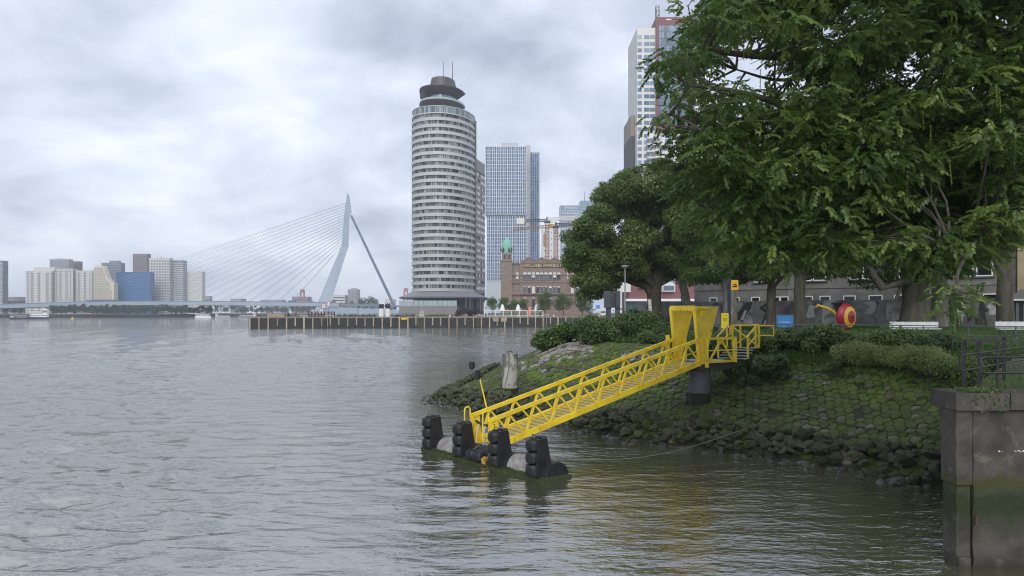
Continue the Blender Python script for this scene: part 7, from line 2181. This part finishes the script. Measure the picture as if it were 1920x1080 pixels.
shrub('shrub', 'dark shrub at the far end of the slope near the quay railing', 1752, 31.0, 1.2, 1.3, M_leaf_shrub2, 6000, .13, 46)
shrub('weed_clump', 'pale flowering weed clump above the setts left of the concrete quay', 1722, 27.6, 1.15, .85, M_leaf_pale, 7500, .06, 47, 'pale weeds', cat='weeds')
shrub('weed_clump', 'pale flowering weed clump touching the concrete quay corner', 1772, 26.6, 1.1, 1.0, M_leaf_pale, 7500, .06, 48, 'pale weeds', cat='weeds')
shrub('weed_clump', 'loose pale weeds between the dark shrubs', 1612, 30.2, 1.0, 1.0, M_leaf_pale, 6000, .06, 49, 'pale weeds', cat='weeds')
shrub('weed_clump', 'feathery grey-green weed on the setts right of the column', 1405, 30.2, .5, .5, M_leaf_shrub, 2200, .06, 50, 'pale weeds', cat='weeds')
shrub('weed_clump', 'small dark weed tuft on the pale setts below the shrubs', 1465, 29.8, .45, .45, M_leaf_shrub2, 1800, .06, 51, 'pale weeds', cat='weeds')
shrub('weed_clump', 'low green weed patch on the setts under the broad leafy shrub', 1570, 29.2, .5, .4, M_leaf_shrub, 2000, .06, 52, 'pale weeds', cat='weeds')
shrub('shrub', 'bushy growth behind the black quay railing', 1850, 25.5, 1.6, 1.1, M_leaf_shrub, 6000, .09, 53)
shrub('shrub', 'bushy growth at the right edge behind the quay railing', 1925, 25.0, 1.6, 1.0, M_leaf_shrub2, 6000, .09, 54)
shrub('shrub', 'dark bush at the foot of the maple trunk', 1246, 66.5, .9, 1.6, M_leaf_shrub2, 3500, .16, 55)
shrub('shrub', 'bush behind the cabinet before the hoarding', 1187, 72, 1.4, 2.1, M_leaf_shrub2, 4500, .17, 56)
# ivy creeping over the quay coping
rng = np.random.default_rng(60)
n = 500
Pp = np.stack([9.25+rng.normal(0,.22,n), 14.0+rng.uniform(-.03,.5,n), np.zeros(n)], 1)
Pp[:,2] = np.where(Pp[:,1] < 14.03, 3.42-rng.random(n)*.35, 3.45+rng.random(n)*.04)
fast_mesh('ivy', leaf_quads(Pp, unit(rng.normal(0,.4,(n,3))+np.array([0,-.5,.7])), .06*rng.uniform(.6,1.3,n), .8, rng), 4, M_leaf_shrub2, None, org=(9.25,14.1,3.4), label='dark ivy creeping over the coping of the concrete quay', cat='ivy')

# grass and low herbs
def blades(name, n, region, lm, h, seed, **kw):
    rng = np.random.default_rng(seed)
    X, Y = region(rng, n); Z = ground_z(X, Y)
    b = np.stack([X, Y, Z], 1)
    d = np.stack([rng.normal(0,.35,n), rng.normal(0,.35,n), np.ones(n)], 1); d = unit(d)
    s = unit(np.cross(d, rng.normal(0,1,(n,3))))
    hh = (h*rng.uniform(.4,1.5,n))[:,None]
    V = np.stack([b-s*.012, b+s*.012, b+d*hh*.6+s*.008, b+d*hh+np.stack([rng.normal(0,.05,n),rng.normal(0,.05,n),np.zeros(n)],1)], 1).reshape(-1,3)
    fast_mesh(name, V, 4, lm, None, org=(0,0,0), **kw)
def reg_top(rng, n):
    X = rng.uniform(-2, 24, n*4); Y = rng.uniform(24, 52, n*4); q = shore_dist(X, Y); k = (q > 6.6) & (q < 13.5) & ((X > 8) | (q > 9.5))
    X, Y = X[k], Y[k]
    return X[:n], Y[:n]
def safe(region):
    def f(rng, n):
        X, Y = region(rng, n)
        while len(X) < n:
            a, b = region(rng, n); X = np.concatenate([X, a])[:n]; Y = np.concatenate([Y, b])[:n]
        return X, Y
    return f
blades('bank_grass', 52000, safe(reg_top), M_grassleaf, .26, 71, kind='stuff')
def reg_lawn(rng, n):
    X = rng.uniform(4, 46, n*3); Y = rng.uniform(33, 76, n*3); q = shore_dist(X, Y); k = (q > 13) & (X < .75*Y)
    return X[k][:n], Y[k][:n]
blades('lawn_grass', 60000, safe(reg_lawn), M_grassleaf, .10, 72, kind='stuff')
def reg_moss(rng, n):
    X = rng.uniform(4, 20, n*5); Y = rng.uniform(22, 40, n*5); q = shore_dist(X, Y); k = (q > 4.3) & (q < 7.2) & (rng.random(len(q)) < np.clip((q-4.0)/3, 0, 1)*np.clip((X-3)/7,0.12,1))
    return X[k][:n], Y[k][:n]
blades('sett_weeds', 9000, safe(reg_moss), M_grassleaf, .11, 73, kind='stuff')
def reg_quay(rng, n):
    Y = 14.9 + rng.random(n)**1.5*8; X = 8.9+(Y-14.2)*.8 + rng.random(n)*9
    return X, Y
def quay_blades():
    rng = np.random.default_rng(74); n = 9000; X, Y = reg_quay(rng, n)
    b = np.stack([X, Y, np.full(n, 3.36)], 1); d = unit(np.stack([rng.normal(0,.4,n), rng.normal(0,.4,n), np.ones(n)], 1)); s = unit(np.cross(d, rng.normal(0,1,(n,3)))); hh = (.11*rng.uniform(.4,1.6,n))[:,None]
    fast_mesh('quay_grass', np.stack([b-s*.008, b+s*.008, b+d*hh*.6+s*.005, b+d*hh], 1).reshape(-1,3), 4, M_grassleaf, None, org=(0,0,0), kind='stuff')
quay_blades()

# ---------------------------------------------------------------- trees on the pier and the far bank
def small_tree(name, label, base, h, w, trunk_h, lm, n, ls, seed, group, columnar=False):
    rng = np.random.default_rng(seed); x, y, z = base
    cl = []
    for k in range(12):
        a = rng.uniform(0, 6.28); q = w*.34*rng.random()**.5; zz_ = rng.uniform(trunk_h+.1*(h-trunk_h), h-.15*(h-trunk_h))
        f = 1.0 if columnar else (1 - .55*abs((zz_-trunk_h)/(h-trunk_h)-.4))
        cl.append((x+q*f*math.cos(a), y+q*f*math.sin(a), z+zz_, w*rng.uniform(.20,.30)*(1 if columnar else f), .85))
    T = thing(name, label, 'tree', base, group)
    mb = MB(); mb.tube([(x,y,z-.3),(x,y,z+trunk_h),(x,y,z+h*.75)], [w*.035,w*.028,w*.01], 6); part('trunk', mb, M_bark, T)
    Pp, Nn, ci = crown_points(cl, n, rng)
    fast_mesh('crown', leaf_quads(Pp, Nn, ls*rng.uniform(.6,1.4,n), .7, rng), 4, lm, T, rnd=rng.random(len(cl))[ci]*.4+rng.random(n)*.6)
for k, (px, lab) in enumerate(((924,'leftmost of four clipped round-headed trees on the pier terrace'),(944.5,'second of four clipped round-headed trees on the pier terrace'),(962.5,'third of four clipped round-headed trees on the pier terrace'),(982,'rightmost of four clipped round-headed trees on the pier terrace'))):
    small_tree('clipped_tree', lab, pier_pt(px, 24), 7.2, 4.6, 2.6, M_leaf_shrub, 2600, .34, 80+k, 'clipped pier trees', True)
for k, (px, h, lab) in enumerate(((1022,9.3,'tall dark tree on the quay right of the salmon pillar'),(1056,8.8,'dark pointed tree before the hotel, middle of three'),(1092,8.2,'dark tree before the hotel nearest the road sign'))):
    small_tree('quay_tree', lab, pier_pt(px, 8 if k == 0 else 12), h, 7.0, 2.2, M_leaf_mid2, 3400, .38, 90+k, 'dark quay trees')
shrub_n = 0
for px, lab in ((868,'purple leaved shrub before the lobby columns, left one'),(893,'purple leaved shrub before the lobby columns, right one')):
    p = pier_pt(px, 9); shrub('purple_shrub', lab, px, p.y, 2.6, 3.2, M_leaf_purple, 2200, .32, 100+int(px), 'purple pier shrubs', z=QZ)
rng = np.random.default_rng(111)
k = 0
for px in np.arange(100, 402, 8.2):
    D = np.interp(px, [60,290,400], [720,720,800]) + rng.uniform(-6, 14)
    small_tree('bank_tree', 'dark green tree in the long row under the bridge on the far bank', (PX(px,D)+rng.uniform(-1,1), D, 3.2), rng.uniform(7.5,11.5), rng.uniform(6.5,9), 1.6, M_leaf_far, 640, 1.15, 200+k, 'far bank trees'); k += 1
for px in np.arange(405, 585, 9.5):
    D = rng.uniform(1125, 1150)
    small_tree('distant_tree', 'hazy tree in the far row seen below the middle of the bridge', (PX(px,D), D, 3.2), rng.uniform(11,19), rng.uniform(9,14), 3, M_leaf_far, 380, 1.6, 300+k, 'distant trees'); k += 1
for px, D, h, w, lab in ((590,1160,25,18,'round hazy tree left of the pylon foot'),(690,1150,33,22,'large round hazy tree right of the lone tower'),(701,1150,28,20,'hazy tree at the right side of the large round one'),(679,1150,27,18,'hazy tree at the left side of the large round one')):
    small_tree('distant_tree', lab, (PX(px,D), D, 3.2), h, w, 3, M_leaf_far, 900, 1.7, 400+int(px), 'distant trees')
for k, px in enumerate((10,24,38,645,712,735)):
    D = 760 if px < 100 else 1140
    small_tree('distant_tree', 'low dark tree %s' % ('behind the work barge at the far left bank' if px < 100 else 'behind the bridge abutment on the far side'), (PX(px,D), D, 3.2), 9 if px < 100 else 13, 9 if px < 100 else 12, 2.5, M_leaf_far, 400, 1.2, 500+k, 'low far trees')
# low hedge and grass line on the pier
mb = MB()
def pier_hedge(px0, px1, back, h, seed, label):
    rng = np.random.default_rng(seed); a, b = pier_pt(px0, back), pier_pt(px1, back); n = int((b-a).length*90)
    T = thing('hedge', label, 'hedge', a)
    t = rng.random(n)[:,None]; Pp = np.array(a)[None]*(1-t) + np.array(b)[None]*t + np.stack([rng.normal(0,.4,n), rng.normal(0,.5,n), rng.random(n)*h*(.6+.4*np.sin(t[:,0]*40))], 1)
    fast_mesh('foliage', leaf_quads(Pp, unit(rng.normal(0,1,(n,3))+np.array([0,0,.6])), .32*rng.uniform(.6,1.3,n), .7, rng), 4, M_leaf_far, T)
pier_hedge(632, 705, 14, 1.1, 1, 'low ragged hedge on the pier below the bridge abutment')
pier_hedge(735, 790, 12, 1.3, 2, 'low hedge on the pier left of the slab monument')
pier_hedge(800, 850, 14, .9, 3, 'low planting along the plinth of the round tower')

# ---------------------------------------------------------------- haze
mb = MB(); mb.box(-3600, 3600, -600, 3600, -4.2, 185)
hz = bpy.data.materials.new('haze'); hz.use_nodes = True
nt = hz.node_tree; nt.nodes.clear()
vo = nt.nodes.new('ShaderNodeOutputMaterial'); vp = nt.nodes.new('ShaderNodeVolumePrincipled')
vp.inputs['Color'].default_value = (0.80, 0.88, 1.0, 1); vp.inputs['Density'].default_value = 0.00028
nt.links.new(vp.outputs[0], vo.inputs['Volume'])
part('haze', mb, hz, kind='stuff')
